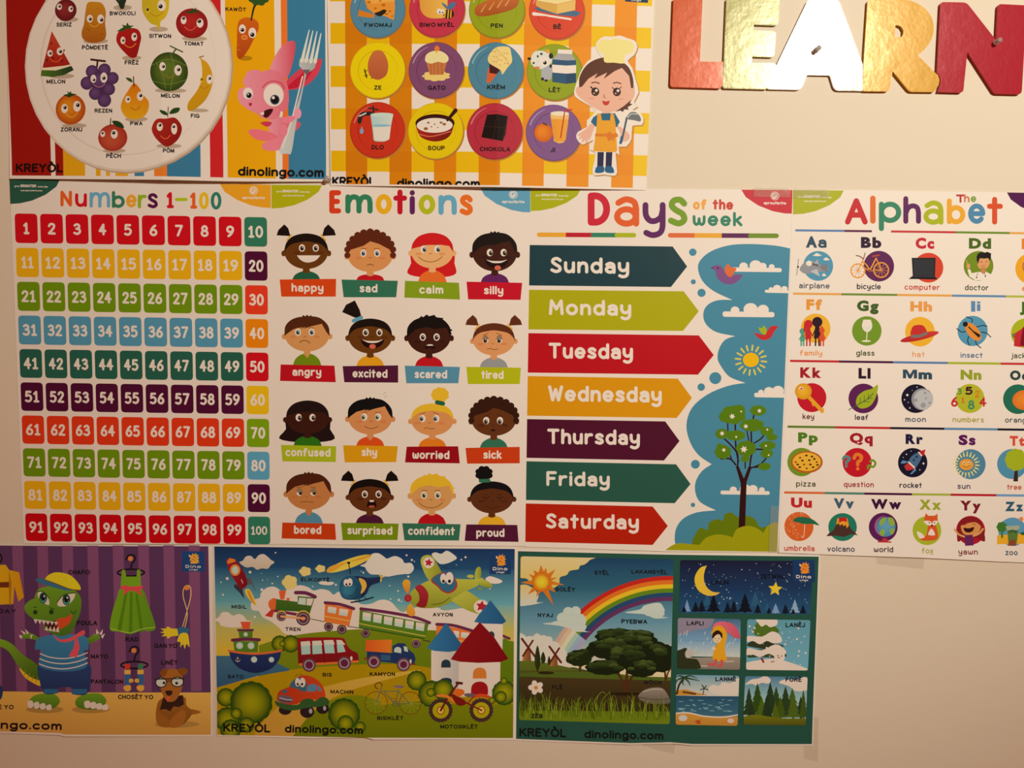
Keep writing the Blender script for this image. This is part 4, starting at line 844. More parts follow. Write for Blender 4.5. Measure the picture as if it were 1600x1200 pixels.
def tape(c, lift, label):
    p = [wall(*q) for q in pairs(c)]; x = sum(q[0] for q in p)/4; z = min(q[1] for q in p)
    bm = bmesh.new(); T = .00008
    f = [bm.verts.new((q[0]-x, -lift-T, q[1]-z)) for q in p]; g = [bm.verts.new((q[0]-x, -lift, q[1]-z)) for q in p]
    bm.faces.new(f); bm.faces.new(g[::-1])
    for i in range(4): bm.faces.new((f[i], f[(i+1) % 4], g[(i+1) % 4], g[i]))
    bmesh.ops.recalc_face_normals(bm, faces=bm.faces)
    tag(mesh_obj('tape_strip', bm, mt, None, (x, 0, z)), label, 'tape', 'clear tape strips')
tape([1177, 292.5, 1234, 293.5, 1233.5, 309, 1176.5, 308], .0027, 'clear tape over the red top corner of the weekday chart')
tape([1240, 294, 1294, 295.5, 1293.5, 311, 1239.5, 310], .0029, 'clear tape over the green top corner of the alphabet chart')
tape([1203, 790, 1217.5, 790, 1214.5, 862, 1200, 862], .0028, 'clear tape down the lower right edge of the weekday chart')
tape([990, 1160, 1056, 1160, 1053, 1177, 1029, 1172], .0003, 'clear tape below the fold of the teal nature poster')
tape([1368, 868, 1446, 868, 1442, 889, 1371, 881], .0003, 'clear tape under the bottom edge of the alphabet chart')
tape([1256, 1120, 1279, 1120, 1278, 1190, 1256, 1185], .0003, 'clear tape at the bottom right corner of the teal nature poster')
# ================================================================== the top row: two food posters
def eye(x, y, rx, ry, dx=0, dy=0, pr=.5, col='f2e2d2', iris=None):
    E(col, x, y, rx, ry)
    if iris: E(iris, x+dx, y+dy, rx*pr*1.3, rx*pr*1.4)
    E('140c0a', x+dx, y+dy, rx*pr, rx*pr*1.05); E('f2e2d2', x+dx-rx*.15, y+dy-rx*.2, rx*.16)
def smile(x, y, w, h, c='e8a050', t=10): S(c, [x-w, y-h*.4, x-w*.5, y+h*.3, x, y+h*.55, x+w*.5, y+h*.25, x+w, y-h*.6], t, True, True)
def word(t, x0, x1, base, h, c='1a1412', off=.03): part('caption_word', 'word %s' % t); TX(t, x0, x1, base, h, c, off)
def wordmark(lab, t, x0, x1, base, h, c='14100e', off=.02, clip=None): part('bottom_lettering', None, None, clip); TX(t, x0, x1, base, h, c, off, gap=.06)
poster('fruit_poster', 'glossy striped food poster with smiling fruit on a white plate and pink rabbit', 'poster', 'paper vocabulary posters in creole',
       [(10.5, -70), (511, -70), (513.5, 284.5), (360, 285), (240, 283), (17.5, 280)], .0024, MATTE, 'd8b897', folds=[(268, .008), (440, .001)], curl=.0012, paper='d8b897')
frame(0, 0, 1)
part('stripe', 'red, yellow, blue and orange upright stripes')
def stripe(x0, x1, c, yb=277, yt=-65):
    k = lambda x: x-(613-x)/15000*(yb-yt)
    P(c, [k(x0), yt, k(x1), yt, x1, yb+(x1-190)*.012, x0, yb+(x0-190)*.012])
for a, b2, c in ((21.5, 84, '90140e'), (91, 103.5, '94160e'), (103.5, 138, 'cf9612'), (155, 162.5, 'cf9612'), (171, 177.5, 'cf9a28'), (186, 206, 'd29a18'), (216, 231, '3a74a6'), (247, 267, 'd8742a'), (267, 318, '356f9c'), (332.5, 352.5, 'bd2026'),
    (359, 433, 'd99802'), (443, 452.5, 'd86c26'), (452.5, 510.5, '3471a0')): stripe(a, b2, c)
pl = part('plate', 'big round white plate')
frame(0, 0, .1625)
E('a8886c', 1262, 656, 998, 1026); E('c2a48a', 1250, 645, 995, 1022); E('d2b69e', 1248, 640, 978, 1004); E('dabfa8', 1246, 636, 950, 976); E('c4a68e', 1250, 634, 846, 872); E('d0b29a', 1256, 636, 838, 862); E('dabea6', 1262, 640, 825, 850)
def fruit(n, lab=None): part(n, lab)
fruit('cherry', 'dark red smiling cherry')
E('a88a70', 690, 205, 90, 25); S('2a1614', [668, 40, 672, 0, 690, -60], 10, True, True); R('84282c', 658, 115, 106, 104, '5c1418', -20, -20, 3); eye(595, 82, 26, 30, 4, -4); eye(707, 105, 24, 30, 6, -4)
word('SERIZ', 566, 716, 272, 40)
fruit('potato', 'brown smiling potato')
E('a88a70', 950, 415, 120, 25); B('b87c1e', [870, 50, 940, 40, 1010, 55, 1048, 130, 1042, 240, 1052, 350, 1030, 405, 960, 430, 880, 425, 825, 390, 812, 330, 835, 250, 848, 150], '9c5212', 90)
eye(893, 200, 30, 38, 5, 4); eye(998, 205, 34, 44, 10, 8); smile(938, 262, 48, 28, 'd8962c', 8); S('a86a18', [965, 100, 985, 118, 1005, 120], 6, True, True); S('8a4410', [860, 300, 880, 300, 885, 320], 6, True, True); S('8a4410', [1000, 350, 1020, 345], 6)
word('PÒMDETÈ', 815, 1070, 495, 42)
fruit('broccoli', 'green broccoli stalk')
E('a88a70', 1212, 100, 90, 28); P('1f2a1a', [1125, -20, 1150, 0, 1180, 30, 1185, 0, 1200, 20, 1240, 0, 1262, -10, 1235, 70, 1225, 112, 1190, 112, 1170, 60, 1135, 15])
word('BWOKOLI', 1086, 1338, 172, 40)
fruit('lemon', 'pale yellow smiling lemon')
E('a88a70', 1560, 310, 90, 25); B('b8a020', [1400, 60, 1420, -60, 1530, -110, 1640, -50, 1660, 80, 1630, 190, 1580, 240, 1575, 300, 1545, 310, 1550, 280, 1480, 250, 1415, 160], 'c4a820', 0)
eye(1455, 125, 24, 30, 0, -4, .6, 'c8b038'); eye(1590, 85, 40, 52, -10, 8); smile(1540, 165, 62, 36, 'b87812', 8)
frame(180, 0, .24166)
word('SITWON', 243, 384, 264, 27)
frame(0, 0, .1625)
fruit('strawberry', 'red smiling strawberry')
E('a88a70', 1300, 580, 95, 25); B('a41c18', [1150, 400, 1180, 320, 1270, 295, 1360, 310, 1392, 380, 1380, 450, 1350, 560, 1310, 580, 1265, 560, 1180, 470], '8c1414', 60); P('2f4a1c', [1155, 325, 1220, 285, 1205, 262, 1245, 272, 1258, 240, 1275, 270, 1325, 275, 1290, 290, 1310, 305, 1240, 305, 1220, 325])
eye(1215, 412, 24, 36, 4, 0); eye(1325, 380, 28, 40, 5, -8); smile(1285, 462, 56, 32, 'd87a3a', 8)
word('FRÈZ', 1232, 1368, 643, 40)
fruit('watermelon_slice', 'red watermelon slice with green rind')
E('a88a70', 620, 745, 120, 25); P('b4402a', [520, 312, 704, 640, 428, 665], '941a16', 90); P('d8b890', [428, 662, 560, 660, 704, 635, 712, 650, 560, 690, 422, 690]); P('4a6a1c', [420, 685, 560, 690, 712, 648, 735, 688, 640, 735, 530, 752, 412, 740], '1c2a1c', 0)
for x, y in ((516, 432), (530, 570), (620, 600), (475, 590), (640, 500)): E('4a1010', x, y, 7, 13, 15)
eye(503, 525, 27, 33, 5, 0); eye(600, 508, 32, 38, 6, 2); smile(560, 590, 58, 34, 'd8502a', 8)
word('MELON', 468, 652, 815, 40)
fruit('grapes', 'bunch of purple smiling grapes')
S('3a1c14', [905, 590, 1040, 608], 20); S('3a1c14', [968, 600, 962, 660], 18, True)
B('44284c', [920, 720, 1060, 700, 1110, 800, 1080, 900, 1040, 990, 960, 900, 880, 810], n=3)
for x, y, r in ((1035, 690, 56), (915, 705, 57), (1115, 770, 54), (865, 815, 58), (1080, 875, 54), (945, 915, 56), (1035, 980, 60), (985, 790, 75)): R('5e3a62', x, y, r*1.1, r*1.1, '44284c', -12, -14, 2)
eye(928, 775, 28, 40, 6, 10); eye(1030, 765, 34, 50, 0, 4, .5); smile(985, 840, 56, 26, '9a5a72', 9)
word('REZEN', 938, 1110, 1098, 40)
fruit('orange', 'orange smiling citrus fruit')
E('a88a70', 740, 1220, 120, 25); R('cc7e18', 704, 1062, 146, 146, 'a84412', -50, -40, 3); P('26401c', [630, 925, 680, 915, 670, 890, 695, 905, 705, 885, 712, 910, 765, 920, 720, 935, 690, 950]); eye(645, 1055, 33, 44, 5, -10); eye(767, 1035, 37, 52, 8, -12); smile(715, 1120, 54, 36, 'e8963a', 8)
frame(0, 150, .1625)
word('ZORANJ', 607, 818, 352, 40)
fruit('pear', 'yellow orange smiling pear')
E('a88a70', 1345, 240, 110, 25)
frame(0, 0, .1625)
B('c8660e', [1320, 822, 1370, 860, 1410, 930, 1465, 1000, 1455, 1090, 1400, 1150, 1320, 1165, 1240, 1140, 1195, 1060, 1210, 980, 1265, 890], 'd09a18', 100); S('3a2414', [1322, 850, 1318, 790, 1318, 760], 10, True, True); B('2f4a20', [1242, 768, 1290, 775, 1310, 812, 1270, 800], n=3)
eye(1262, 975, 26, 34, 4, -4); eye(1382, 945, 32, 44, 6, -6); smile(1335, 1060, 46, 28, 'a8580c', 8)
frame(0, 150, .1625)
word('PWA', 1284, 1406, 300, 40)
fruit('peach', 'pink red smiling peach')
E('a88a70', 1130, 540, 110, 22); R('b04a34', 1115, 415, 142, 128, '9c2e24', -30, 40, 3); S('3a2414', [1092, 300, 1096, 230], 9); B('22381a', [1108, 258, 1160, 255, 1205, 280, 1225, 322, 1180, 318, 1140, 300], n=3); eye(1017, 378, 24, 30, -2, -8); eye(1130, 380, 34, 44, -6, -12)
word('PÈCH', 1052, 1196, 608, 42)
frame(180, 0, .24166)
fruit('tomato', 'red smiling tomato')
E('a88a70', 530, 265, 80, 16); R('a62220', 514, 168, 100, 96, '841414', -20, -20, 3); P('2c421c', [465, 95, 515, 85, 512, 65, 525, 80, 540, 65, 540, 85, 575, 100, 530, 98, 510, 108]); eye(462, 148, 18, 26, 0, -12, .55); eye(565, 165, 22, 30, -4, -12, .55); smile(505, 200, 36, 22, 'd85a4a', 5)
word('TOMAT', 465, 588, 310, 27)
fruit('melon', 'green smiling melon')
E('a88a70', 380, 600, 100, 16); R('586a24', 370, 480, 120, 125, '2c3e14', -20, -20, 3)
for a in ([290, 420, 330, 500, 350, 590], [380, 360, 400, 450, 380, 600], [270, 540, 370, 560, 480, 530], [260, 440, 370, 400, 480, 440]): S('72843c', a, 3, True, True)
S('3a4420', [398, 390, 400, 355, 415, 335], 9, True, True); S('3a4420', [378, 315, 456, 352], 8); eye(330, 447, 20, 28, 6, 0); eye(427, 470, 23, 34, 4, -5); smile(375, 508, 30, 18, '8a6a2a', 5)
word('MELON', 320, 438, 646, 27)
fruit('banana', 'yellow smiling banana')
E('a88a70', 560, 725, 60, 12); B('c89418', [565, 378, 578, 395, 612, 420, 640, 480, 642, 560, 605, 650, 545, 710, 500, 730, 486, 710, 495, 670, 545, 600, 575, 530, 578, 450], 'b8860e', 60, 4); S('7a5c14', [560, 385, 588, 376], 6); eye(575, 528, 12, 14, 2, -2, .6, 'd8a830'); eye(625, 525, 19, 30, 2, -6); smile(592, 575, 28, 18, 'a86a0a', 4)
word('FIG', 507, 562, 773, 27)
fruit('apple', 'dark red smiling apple')
E('a88a70', 370, 955, 80, 15); B('a0241e', [260, 840, 290, 785, 350, 780, 410, 775, 450, 830, 440, 890, 405, 935, 358, 960, 315, 935, 275, 890], '84160f', 30); S('3a2414', [362, 770, 366, 705], 5); B('22401c', [310, 725, 350, 735, 362, 758, 330, 752], n=3); B('22401c', [372, 750, 395, 715, 438, 710, 425, 740], n=3); eye(312, 832, 20, 28, 2, -10); eye(403, 845, 19, 36, -2, -14); smile(348, 898, 30, 20, 'd8603a', 5)
word('PÒM', 332, 404, 998, 27)
fruit('carrot', 'orange smiling carrot')
E('a87404', 850, 385, 45, 16); B('c05a16', [815, 140, 870, 122, 925, 145, 935, 195, 905, 260, 870, 330, 825, 388, 798, 370, 798, 270, 800, 190], 'a43e10', 80, 4); S('1c2a14', [888, 140, 905, 60, 930, 20], 9, True, True, 16); P('2c4a20', bumpy(935, -5, 58, 45, 8, .18)); P('2c4a20', bumpy(905, -30, 40, 40, 7, .18)); eye(832, 198, 22, 30, 0, 6, .55); eye(895, 222, 25, 34, 0, 12, .55); E('e08a4a', 845, 252, 20, 16); E('c05a16', 845, 252, 13, 9); S('d87a3a', [800, 300, 812, 302], 3); S('d87a3a', [800, 330, 820, 332], 3)
word('KAWÒT', 725, 856, 84, 25)
rb = part('rabbit', 'pink cartoon rabbit holding the fork')
pk, pd = 'd8808e', 'bc3450'
B('c43a54', [1100, 545, 1180, 465, 1260, 415, 1325, 385, 1340, 400, 1315, 480, 1250, 550, 1180, 580, 1095, 585], n=3); B('b41a36', [1110, 575, 1190, 500, 1260, 440, 1290, 440, 1240, 520, 1180, 570], n=3)
B(pk, [1010, 470, 1025, 400, 1070, 320, 1125, 275, 1165, 275, 1168, 330, 1150, 420, 1120, 500, 1060, 540], 'c24258', 0, 4)
B(pk, [1000, 790, 1080, 760, 1190, 790, 1200, 820, 1150, 870, 1110, 920, 1020, 900], 'c04c64', 0, 3); B('d8687c', [870, 850, 920, 840, 1010, 860, 1060, 890, 1020, 915, 930, 910, 885, 880], n=3); B('dc7286', [965, 930, 1040, 900, 1100, 890, 1110, 940, 1060, 975, 990, 978, 958, 960], n=3)
B(pk, [835, 540, 850, 500, 870, 470, 920, 458, 960, 470, 1010, 455, 1080, 480, 1120, 560, 1125, 680, 1085, 740, 1030, 775, 960, 770, 930, 745, 870, 715, 815, 670, 802, 620, 815, 585, 850, 570], 'cc6276', 0)
B('bc3450', [945, 800, 990, 790, 1020, 800, 990, 825], n=3); B('3c0a10', [975, 720, 1025, 708, 1015, 740, 985, 768, 960, 750], n=3); P('f2e2d2', [945, 735, 970, 730, 968, 750, 948, 745]); B('f2e2d2', [1075, 725, 1088, 730, 1085, 760, 1070, 760], n=3); B('a82038', [872, 675, 895, 675, 882, 695], n=3)
eye(868, 612, 32, 38, 6, 12, .42, iris='2a3a5a'); eye(1030, 620, 64, 74, 8, 30, .36, iris='2a3a5a'); S('b83450', [960, 575, 985, 545, 1030, 530, 1080, 545, 1098, 580], 6, True, True)
frk = part('fork', 'silver dinner fork in the rabbit\'s paw')
fk = 'b9ad9e'
P(fk, spl([(1198, 385), (1194, 430), (1215, 455), (1226, 490), (1190, 650), (1110, 860), (1065, 980)], False, 4)+spl([(1080, 998), (1120, 998), (1145, 985), (1175, 800), (1205, 650), (1240, 490), (1268, 465), (1295, 440), (1308, 385)], False, 4), '948a80', 0)
for a in ([1212, 400, 1258, 200], [1238, 400, 1282, 205], [1268, 405, 1308, 210], [1296, 405, 1334, 222]): S('c4b8aa', a, 22, True, False, 6)
P('5c5450', [1215, 455, 1268, 455, 1238, 490]); S('e3d6c6', [1215, 500, 1140, 800, 1085, 960], 8, True, True)
resume(rb); B('e08494', [1165, 715, 1190, 702, 1208, 730, 1200, 765, 1175, 772, 1160, 750], n=3); B('dc7286', [1080, 780, 1120, 755, 1170, 760, 1150, 790, 1100, 805], n=3); B('dc7286', [1065, 830, 1100, 810, 1120, 850, 1100, 890, 1070, 870], n=3)
wordmark('', 'dinolingo.com', 805, 1353, 1143, 62)
frame(0, 150, .1625); wordmark('', 'KREYÒL', 168, 632, 738, 86, '1a0c0a')
finish()

# ------------------------------------------------------------------ gingham poster of plates
poster('plate_poster', 'yellow gingham food poster with coloured plates and a little cook', 'poster', 'paper vocabulary posters in creole',
       [(510.5, -70), (1025, -70), (1009, 297.5), (760, 294), (517, 290.5)], .0016, MATTE, 'e6cdb4', folds=[(773, .008)], curl=.0006)
frame(0, 0, 1)
part('gingham', 'yellow and orange checked background')
k = lambda x, y: x-(613-x)/15000*(250-y)
def vb(x, y): return k(x, y)
for y0, y1 in ((-30, 3), (37, 69), (104, 136.5), (170, 202.5), (236, 268)):
    P('e8b806', [vb(518, y0), y0-.2, vb(1012, y0), y0+7.4, vb(1012, y1), y1+7.6, vb(518, y1), y1], 'efc410', 0)
for x0, x1 in ((541, 574.5), (609.5, 644), (679, 713.5), (748.5, 781.5), (816, 849.5), (885, 919.5), (955, 989)):
    t = (x0-541)/448; c = 'd98406' if t < .2 else ('e08c10' if t < .5 else 'ea9424')
    P(c, [vb(x0, -62), -62, vb(x1, -62), -62, vb(x1, 288), 288.5+(x1-541)*.0125, vb(x0, 288), 288.5+(x0-541)*.0125])
    for y0, y1 in ((37, 69), (104, 136.5), (170, 202.5), (236, 268)):
        s = (x0-518)*.0152; P({'d98406': 'd57e02', 'e08c10': 'de8608', 'ea9424': 'e88e1c'}[c], [vb(x0, y0), y0+s, vb(x1, y0), y0+s+.5, vb(x1, y1), y1+s+.5, vb(x0, y1), y1+s])
def dish(x, y, col, dark, lab, r=43.2):
    d = part('plate', '%s plate' % lab)
    frame(0, 0, 1); E('b87a3a', x+1.2, y+2, r+.6, r+.8); E(dark, x, y, r, r+.6); E(col, x, y-.3, r-.9, r-.5); E(dark, x, y, 31, 31.4); E(col, x+.3, y+.5, 30.2, 30.6)
    if lab != 'yellow': a, b = hexrgb(col), hexrgb('f0e0d4'); S('%02x%02x%02x' % tuple(round(255*(p*.5+q*.5)) for p, q in zip(a, b)), ell(x, y, 38, 38.5, 0, 198, 250, 8), 1.6, True, True, .6)
    return d
dish(591, 17.5, '5589b0', '44749a', 'blue'); frame(500, 0, .25)
part('cheese', 'wedges of yellow cheese with a mouse')
P('e89a3c', [280, 0, 470, -30, 472, 60, 465, 135, 410, 110, 345, 95, 300, 60]); P('d8842c', [245, 68, 345, 98, 340, 120, 240, 108]); P('f0b054', [280, 0, 330, -40, 470, -20, 470, 20, 330, 30])
for x, y, r in ((310, 20, 12), (350, 60, 10), (400, 40, 14), (440, 80, 10), (380, 15, 8), (455, 110, 8)): E('c87020', x, y, r, r*.7)
B('2a2018', [345, 90, 375, 80, 400, 68, 420, 75, 405, 95, 380, 110, 355, 102], n=3); S('2a2018', [400, 85, 425, 100], 4)
word('FWOMAJ', 280, 452, 176, 26)
dish(683.5, 18, 'c63a56', 'a82842', 'crimson'); frame(500, 0, .25)
part('honey_jar', 'golden honey jar with a bee')
B('e0a044', [640, 0, 780, -5, 800, 30, 785, 115, 740, 128, 680, 122, 640, 90, 628, 40], 'f0c060', 0); P('f0e0cc', spl([(628, -30), (640, 5), (665, -2), (690, 12), (715, 0), (740, 15), (765, 5), (800, 12), (800, -30)], False, 3))
B('2a2018', [770, 95, 790, 75, 830, 80, 840, 110, 815, 132, 785, 125], n=3)
for a in ([788, 80, 782, 122], [806, 76, 802, 128], [822, 82, 820, 124]): S('e8b020', a, 8)
B('4a7ab0', [800, 75, 770, 45, 765, 30, 795, 50], n=3); B('4a7ab0', [805, 75, 810, 40, 850, 28, 840, 60], n=3); E('f2e6d8', 748, 84, 16, 18); E('f2e6d8', 770, 88, 14, 17); E('140c0a', 752, 90, 5); E('140c0a', 770, 92, 5)
word('SIWO MYÈL', 624, 843, 180, 27)
dish(776.5, 20, '98a61e', '7c8a12', 'green'); frame(500, 0, .25)
part('bread_loaf', 'crusty brown bread loaf')
B('c8723a', [968, 85, 985, 50, 1060, 15, 1150, -15, 1230, -10, 1242, 30, 1215, 70, 1130, 100, 1040, 118, 985, 115], 'a85424', 80)
for x in (1010, 1060, 1110, 1160): S('e0a068', [x, 90-(x-1010)*.25, x+30, 45-(x-1010)*.25], 9, True, False, 4)
word('PEN', 1068, 1143, 191, 27)
dish(869.5, 21, 'd84a34', 'b83422', 'red'); frame(780, 0, .25)
part('butter', 'block of butter with a knife on a blue cloth')
P('4a6a8c', [215, 65, 330, 45, 512, 90, 480, 115, 350, 105, 250, 85]); P('efd08c', [230, 20, 300, -15, 475, 10, 360, 40]); P('d8ac5c', [228, 22, 360, 42, 358, 100, 262, 70, 228, 50]); P('e4bc70', [360, 42, 475, 12, 472, 75, 358, 100]); S('f0e2d2', [215, 102, 300, 110], 22, True, False, 10); S('efe2d4', [300, 112, 445, 132], 12)
word('BÈ', 336, 386, 194, 29)
dish(591, 111.5, 'ecd60a', 'd4b804', 'yellow'); frame(500, 0, .25)
part('egg', 'brown egg beside two ants')
S('3a3010', [282, 440, 295, 490], 8); S('3a3010', [325, 495, 340, 490], 6); S('3a3010', [280, 455, 300, 445], 4); S('3a3010', [280, 480, 302, 476], 4)
P('cc7448', spl([(366, 320), (400, 335), (425, 385), (430, 430), (415, 480), (366, 505), (318, 482), (302, 430), (308, 380), (332, 335)], True, 4), 'b85c3c', 90)
word('ZE', 342, 388, 566, 26)
dish(682.5, 112.5, '80486e', '683658', 'purple'); frame(500, 0, .25)
part('cupcake', 'cupcake with a candle')
P('efcc7c', bumpy(730, 485, 75, 28, 9, .2)); P('c87c4c', [668, 400, 796, 400, 775, 478, 690, 478])
for x in (700, 722, 745, 768): S('a85c34', [x-6, 405, x-2, 474], 4)
B('f0dc94', [660, 385, 670, 350, 710, 330, 760, 332, 800, 360, 805, 390, 780, 405, 740, 398, 700, 408, 670, 400], n=4); S('e8b44c', [732, 335, 732, 312], 14); B('e8802c', [722, 325, 718, 312, 734, 296, 750, 312, 745, 328], n=3)
word('GATO', 678, 788, 572, 28)
dish(775, 114, '4f88b0', '3f729a', 'blue'); frame(500, 0, .25)
part('ice_cream', 'ice cream cone with sprinkles')
P('d8663c', [1052, 440, 1120, 460, 1062, 535, 1042, 528]); P('4a1c20', [1060, 410, 1130, 450, 1105, 478, 1060, 470]); B('eccc84', [1050, 380, 1070, 340, 1110, 310, 1180, 310, 1195, 350, 1200, 400, 1170, 440, 1140, 480, 1130, 455, 1090, 430, 1060, 410], n=4)
for i in range(16): S('b8843c', [1075+i*37 % 105, 335+i*53 % 95, 1081+i*37 % 105, 338+i*53 % 95], 4)
S('d8b064', [1100, 320, 1150, 370, 1185, 420], 4, True, True)
word('KRÈM', 1046, 1157, 572, 28)
dish(866, 115.5, '93a41c', '788a12', 'green'); frame(780, 0, .25)
part('milk_carton', 'blue and white milk carton beside a spotted cow')
P('f0e4d8', [365, 320, 455, 322, 452, 372, 360, 370]); P('a89c94', [330, 385, 365, 345, 420, 388]); P('a49890', [360, 345, 450, 348, 475, 388, 420, 388]); P('2f5684', [330, 382, 420, 388, 478, 385, 478, 525, 415, 533, 330, 522]); P('f0e4d8', [330, 415, 418, 420, 478, 416, 478, 465, 418, 470, 330, 464]); P('264872', [418, 470, 478, 465, 478, 525, 415, 533])
cw = part('cow', 'small black and white cow')
P('a8a09a', [260, 420, 330, 420, 325, 500, 298, 518, 280, 515, 262, 500]); B('d8cec4', [195, 390, 215, 340, 260, 330, 320, 350, 328, 400, 290, 430, 250, 445, 215, 430], n=3)
for x, y, rx, ry in ((322, 362, 14, 18), (188, 380, 12, 9), (320, 425, 8, 12), (262, 350, 9, 7), (270, 505, 10, 10), (292, 514, 12, 7), (240, 365, 6, 8)): E('2a2422', x, y, rx, ry)
eye(212, 402, 15, 18, 2, 4, .5); eye(280, 398, 28, 30, 4, 6, .42); E('d8805c', 235, 436, 20, 8); P('e8a848', [285, 330, 308, 318, 315, 345, 292, 345])
word('LÈT', 308, 382, 586, 29)
dish(590.5, 204.5, 'cc3620', 'ac2614', 'red'); frame(500, 0, .25)
part('water_glass', 'glass of water under a tap')
S('2a2422', [250, 765, 265, 720, 320, 715], 26, True, True); S('2a2422', [305, 680, 365, 690], 8); S('2a2422', [335, 670, 340, 715], 10); S('d8ccc0', [250, 730, 290, 712], 8); E('7aa0bc', 264, 825, 12, 16); P('7aa0bc', [256, 818, 264, 792, 272, 818])
P('a8c0cc', spl([(318, 720), (330, 800), (338, 878)], False, 3)+spl([(350, 888), (400, 890), (430, 880)], False, 3)+spl([(438, 870), (448, 790), (462, 722)], False, 3), 'd0dcdc', 0); E('c4d4d8', 390, 722, 72, 12); P('e0e4e0', [335, 800, 445, 795, 436, 876, 400, 886, 345, 880]); E('8aaec0', 390, 790, 58, 8)
word('DLO', 326, 403, 938, 28)
dish(681.5, 206.5, 'e6cc08', 'cdb004', 'yellow'); frame(500, 0, .25)
part('soup_bowl', 'dark bowl of creamy soup with a spoon')
P('b42a1c', spl([(602, 790), (630, 860), (700, 890), (770, 885), (820, 850), (842, 780)], False, 4), '7c1a14', 60); E('3a1410', 722, 778, 122, 56); E('e8d8b4', 720, 792, 112, 46); S('3a1410', [850, 700, 800, 760], 26, True, False, 16)
for x, y, r in ((680, 775, 9), (720, 785, 6), (760, 775, 10), (665, 812, 14), (780, 785, 12), (700, 800, 6), (740, 805, 5)): E('9a6a44', x, y, r, r*.7)
S('e8806c', [620, 845, 700, 860, 820, 830], 5, True, True)
word('SOUP', 677, 783, 946, 28)
dish(773, 208, 'b83048', '9a2238', 'crimson'); frame(500, 0, .25)
part('chocolate_bar', 'dark chocolate block'); P('1c0e0c', [1045, 728, 1110, 725, 1175, 738, 1160, 850, 1142, 893, 1010, 868]); S('3a221c', [1108, 730, 1085, 880], 4); S('3a221c', [1030, 800, 1165, 812], 4); S('4a3028', [1172, 742, 1145, 885], 4)
word('CHOKOLA', 1000, 1190, 955, 28)
dish(864.5, 209.5, '80527e', '684068', 'purple'); frame(780, 0, .25)
part('juice_glass', 'glass of orange juice with a straw beside an orange')
R('ee8a20', 275, 838, 58, 58, 'd0641a', -15, -15, 2); S('2f3a1c', [275, 780, 295, 790], 8); P('eebc74', spl([(318, 725), (330, 810), (340, 890)], False, 3)+spl([(370, 903), (400, 898)], False, 3)+spl([(412, 880), (425, 800), (434, 722)], False, 3)); E('f4d8a8', 376, 718, 58, 14); P('e8962c', [325, 752, 430, 755, 414, 880, 400, 893, 350, 893, 338, 870], 'efa840', 0); S('c02a20', [452, 692, 408, 700, 382, 868], 7)
word('JI', 320, 348, 958, 29)
# the little cook
ck = part('cook', 'printed girl in chef hat and yellow apron holding a ladle')
out = [(655, 400), (625, 350), (600, 300), (615, 262), (655, 235), (700, 238), (750, 228), (800, 245), (845, 260), (862, 300), (840, 350), (800, 385), (830, 430), (850, 500), (870, 580), (840, 640), (862, 670), (830, 690), (870, 700), (900, 740), (890, 785), (830, 790), (825, 870), (790, 920), (745, 920), (750, 975), (725, 960), (735, 1080), (710, 1102), (650, 1095), (590, 1100), (580, 1060), (600, 960), (560, 940), (585, 880), (520, 910), (480, 870), (490, 830), (545, 800), (545, 760), (600, 700), (530, 650), (470, 610), (470, 560), (490, 500), (520, 430), (580, 370)]
B('b8884c', [(x+6, y+6) for x, y in out], n=2); B('f3dfc6', out, n=2)
B('e2a88c', [500, 540, 500, 490, 560, 440, 680, 400, 790, 440, 832, 520, 845, 560, 840, 610, 800, 660, 720, 700, 660, 708, 590, 680, 530, 640, 485, 600, 478, 560], n=4)
hr = part('hair', None, ck); P('5c3222', spl([(498, 555), (500, 490), (540, 420), (600, 380), (680, 365), (760, 390), (810, 430), (835, 500), (836, 555)], False, 4)+[(822, 555), (810, 480), (765, 430), (720, 450), (650, 500), (672, 460), (590, 500), (612, 465), (555, 500), (515, 550)]); P('5c3222', [720, 705, 780, 665, 822, 628, 815, 650, 832, 655, 800, 675, 808, 690, 780, 688, 770, 705, 755, 695])
ht = part('chef_hat', None, ck); B('ecd888', [655, 395, 650, 345, 620, 330, 610, 290, 640, 255, 690, 260, 720, 245, 770, 255, 820, 262, 842, 300, 825, 335, 790, 345, 778, 370, 776, 402, 715, 398], n=3)
fc = part('facial_features', None, ck)
for x, s in ((598, -1), (733, 1)):
    E('2c1410', x, 580, 25, 27); E('5a2c1e', x, 586, 16, 15); E('f3e6da', x+7, 572, 9); E('f3e6da', x-8, 590, 4); S('3a1a14', [x-18, 562, x-30, 552], 5); S('3a1a14', [x+16*s, 560, x+28*s, 548], 5); S('5c3222', [x-22, 526, x, 521, x+25, 528], 7, True, True)
S('7a4430', [655, 598, 652, 612, 662, 618], 4, True, True); P('c43430', spl([(642, 636), (665, 640), (688, 636), (680, 658), (662, 665), (648, 656)], True, 3)); S('dc8c7c', [560, 622, 585, 622], 6); S('dc8c7c', [745, 624, 772, 624], 6)
resume(ck); P('e2a88c', [640, 690, 690, 690, 690, 730, 640, 730]); P('e2a88c', [570, 778, 600, 788, 582, 830, 570, 868, 560, 884, 553, 874, 548, 900, 538, 902, 536, 880, 522, 896, 512, 890, 518, 868, 500, 880, 494, 872, 508, 852, 490, 856, 488, 848, 512, 832, 540, 812]); B('e2a88c', [730, 790, 760, 800, 810, 840, 812, 870, 780, 890, 750, 870, 755, 840], n=3)
P('24648e', [585, 740, 620, 715, 720, 712, 752, 765, 732, 800, 710, 790, 620, 790, 600, 798, 570, 768]); 
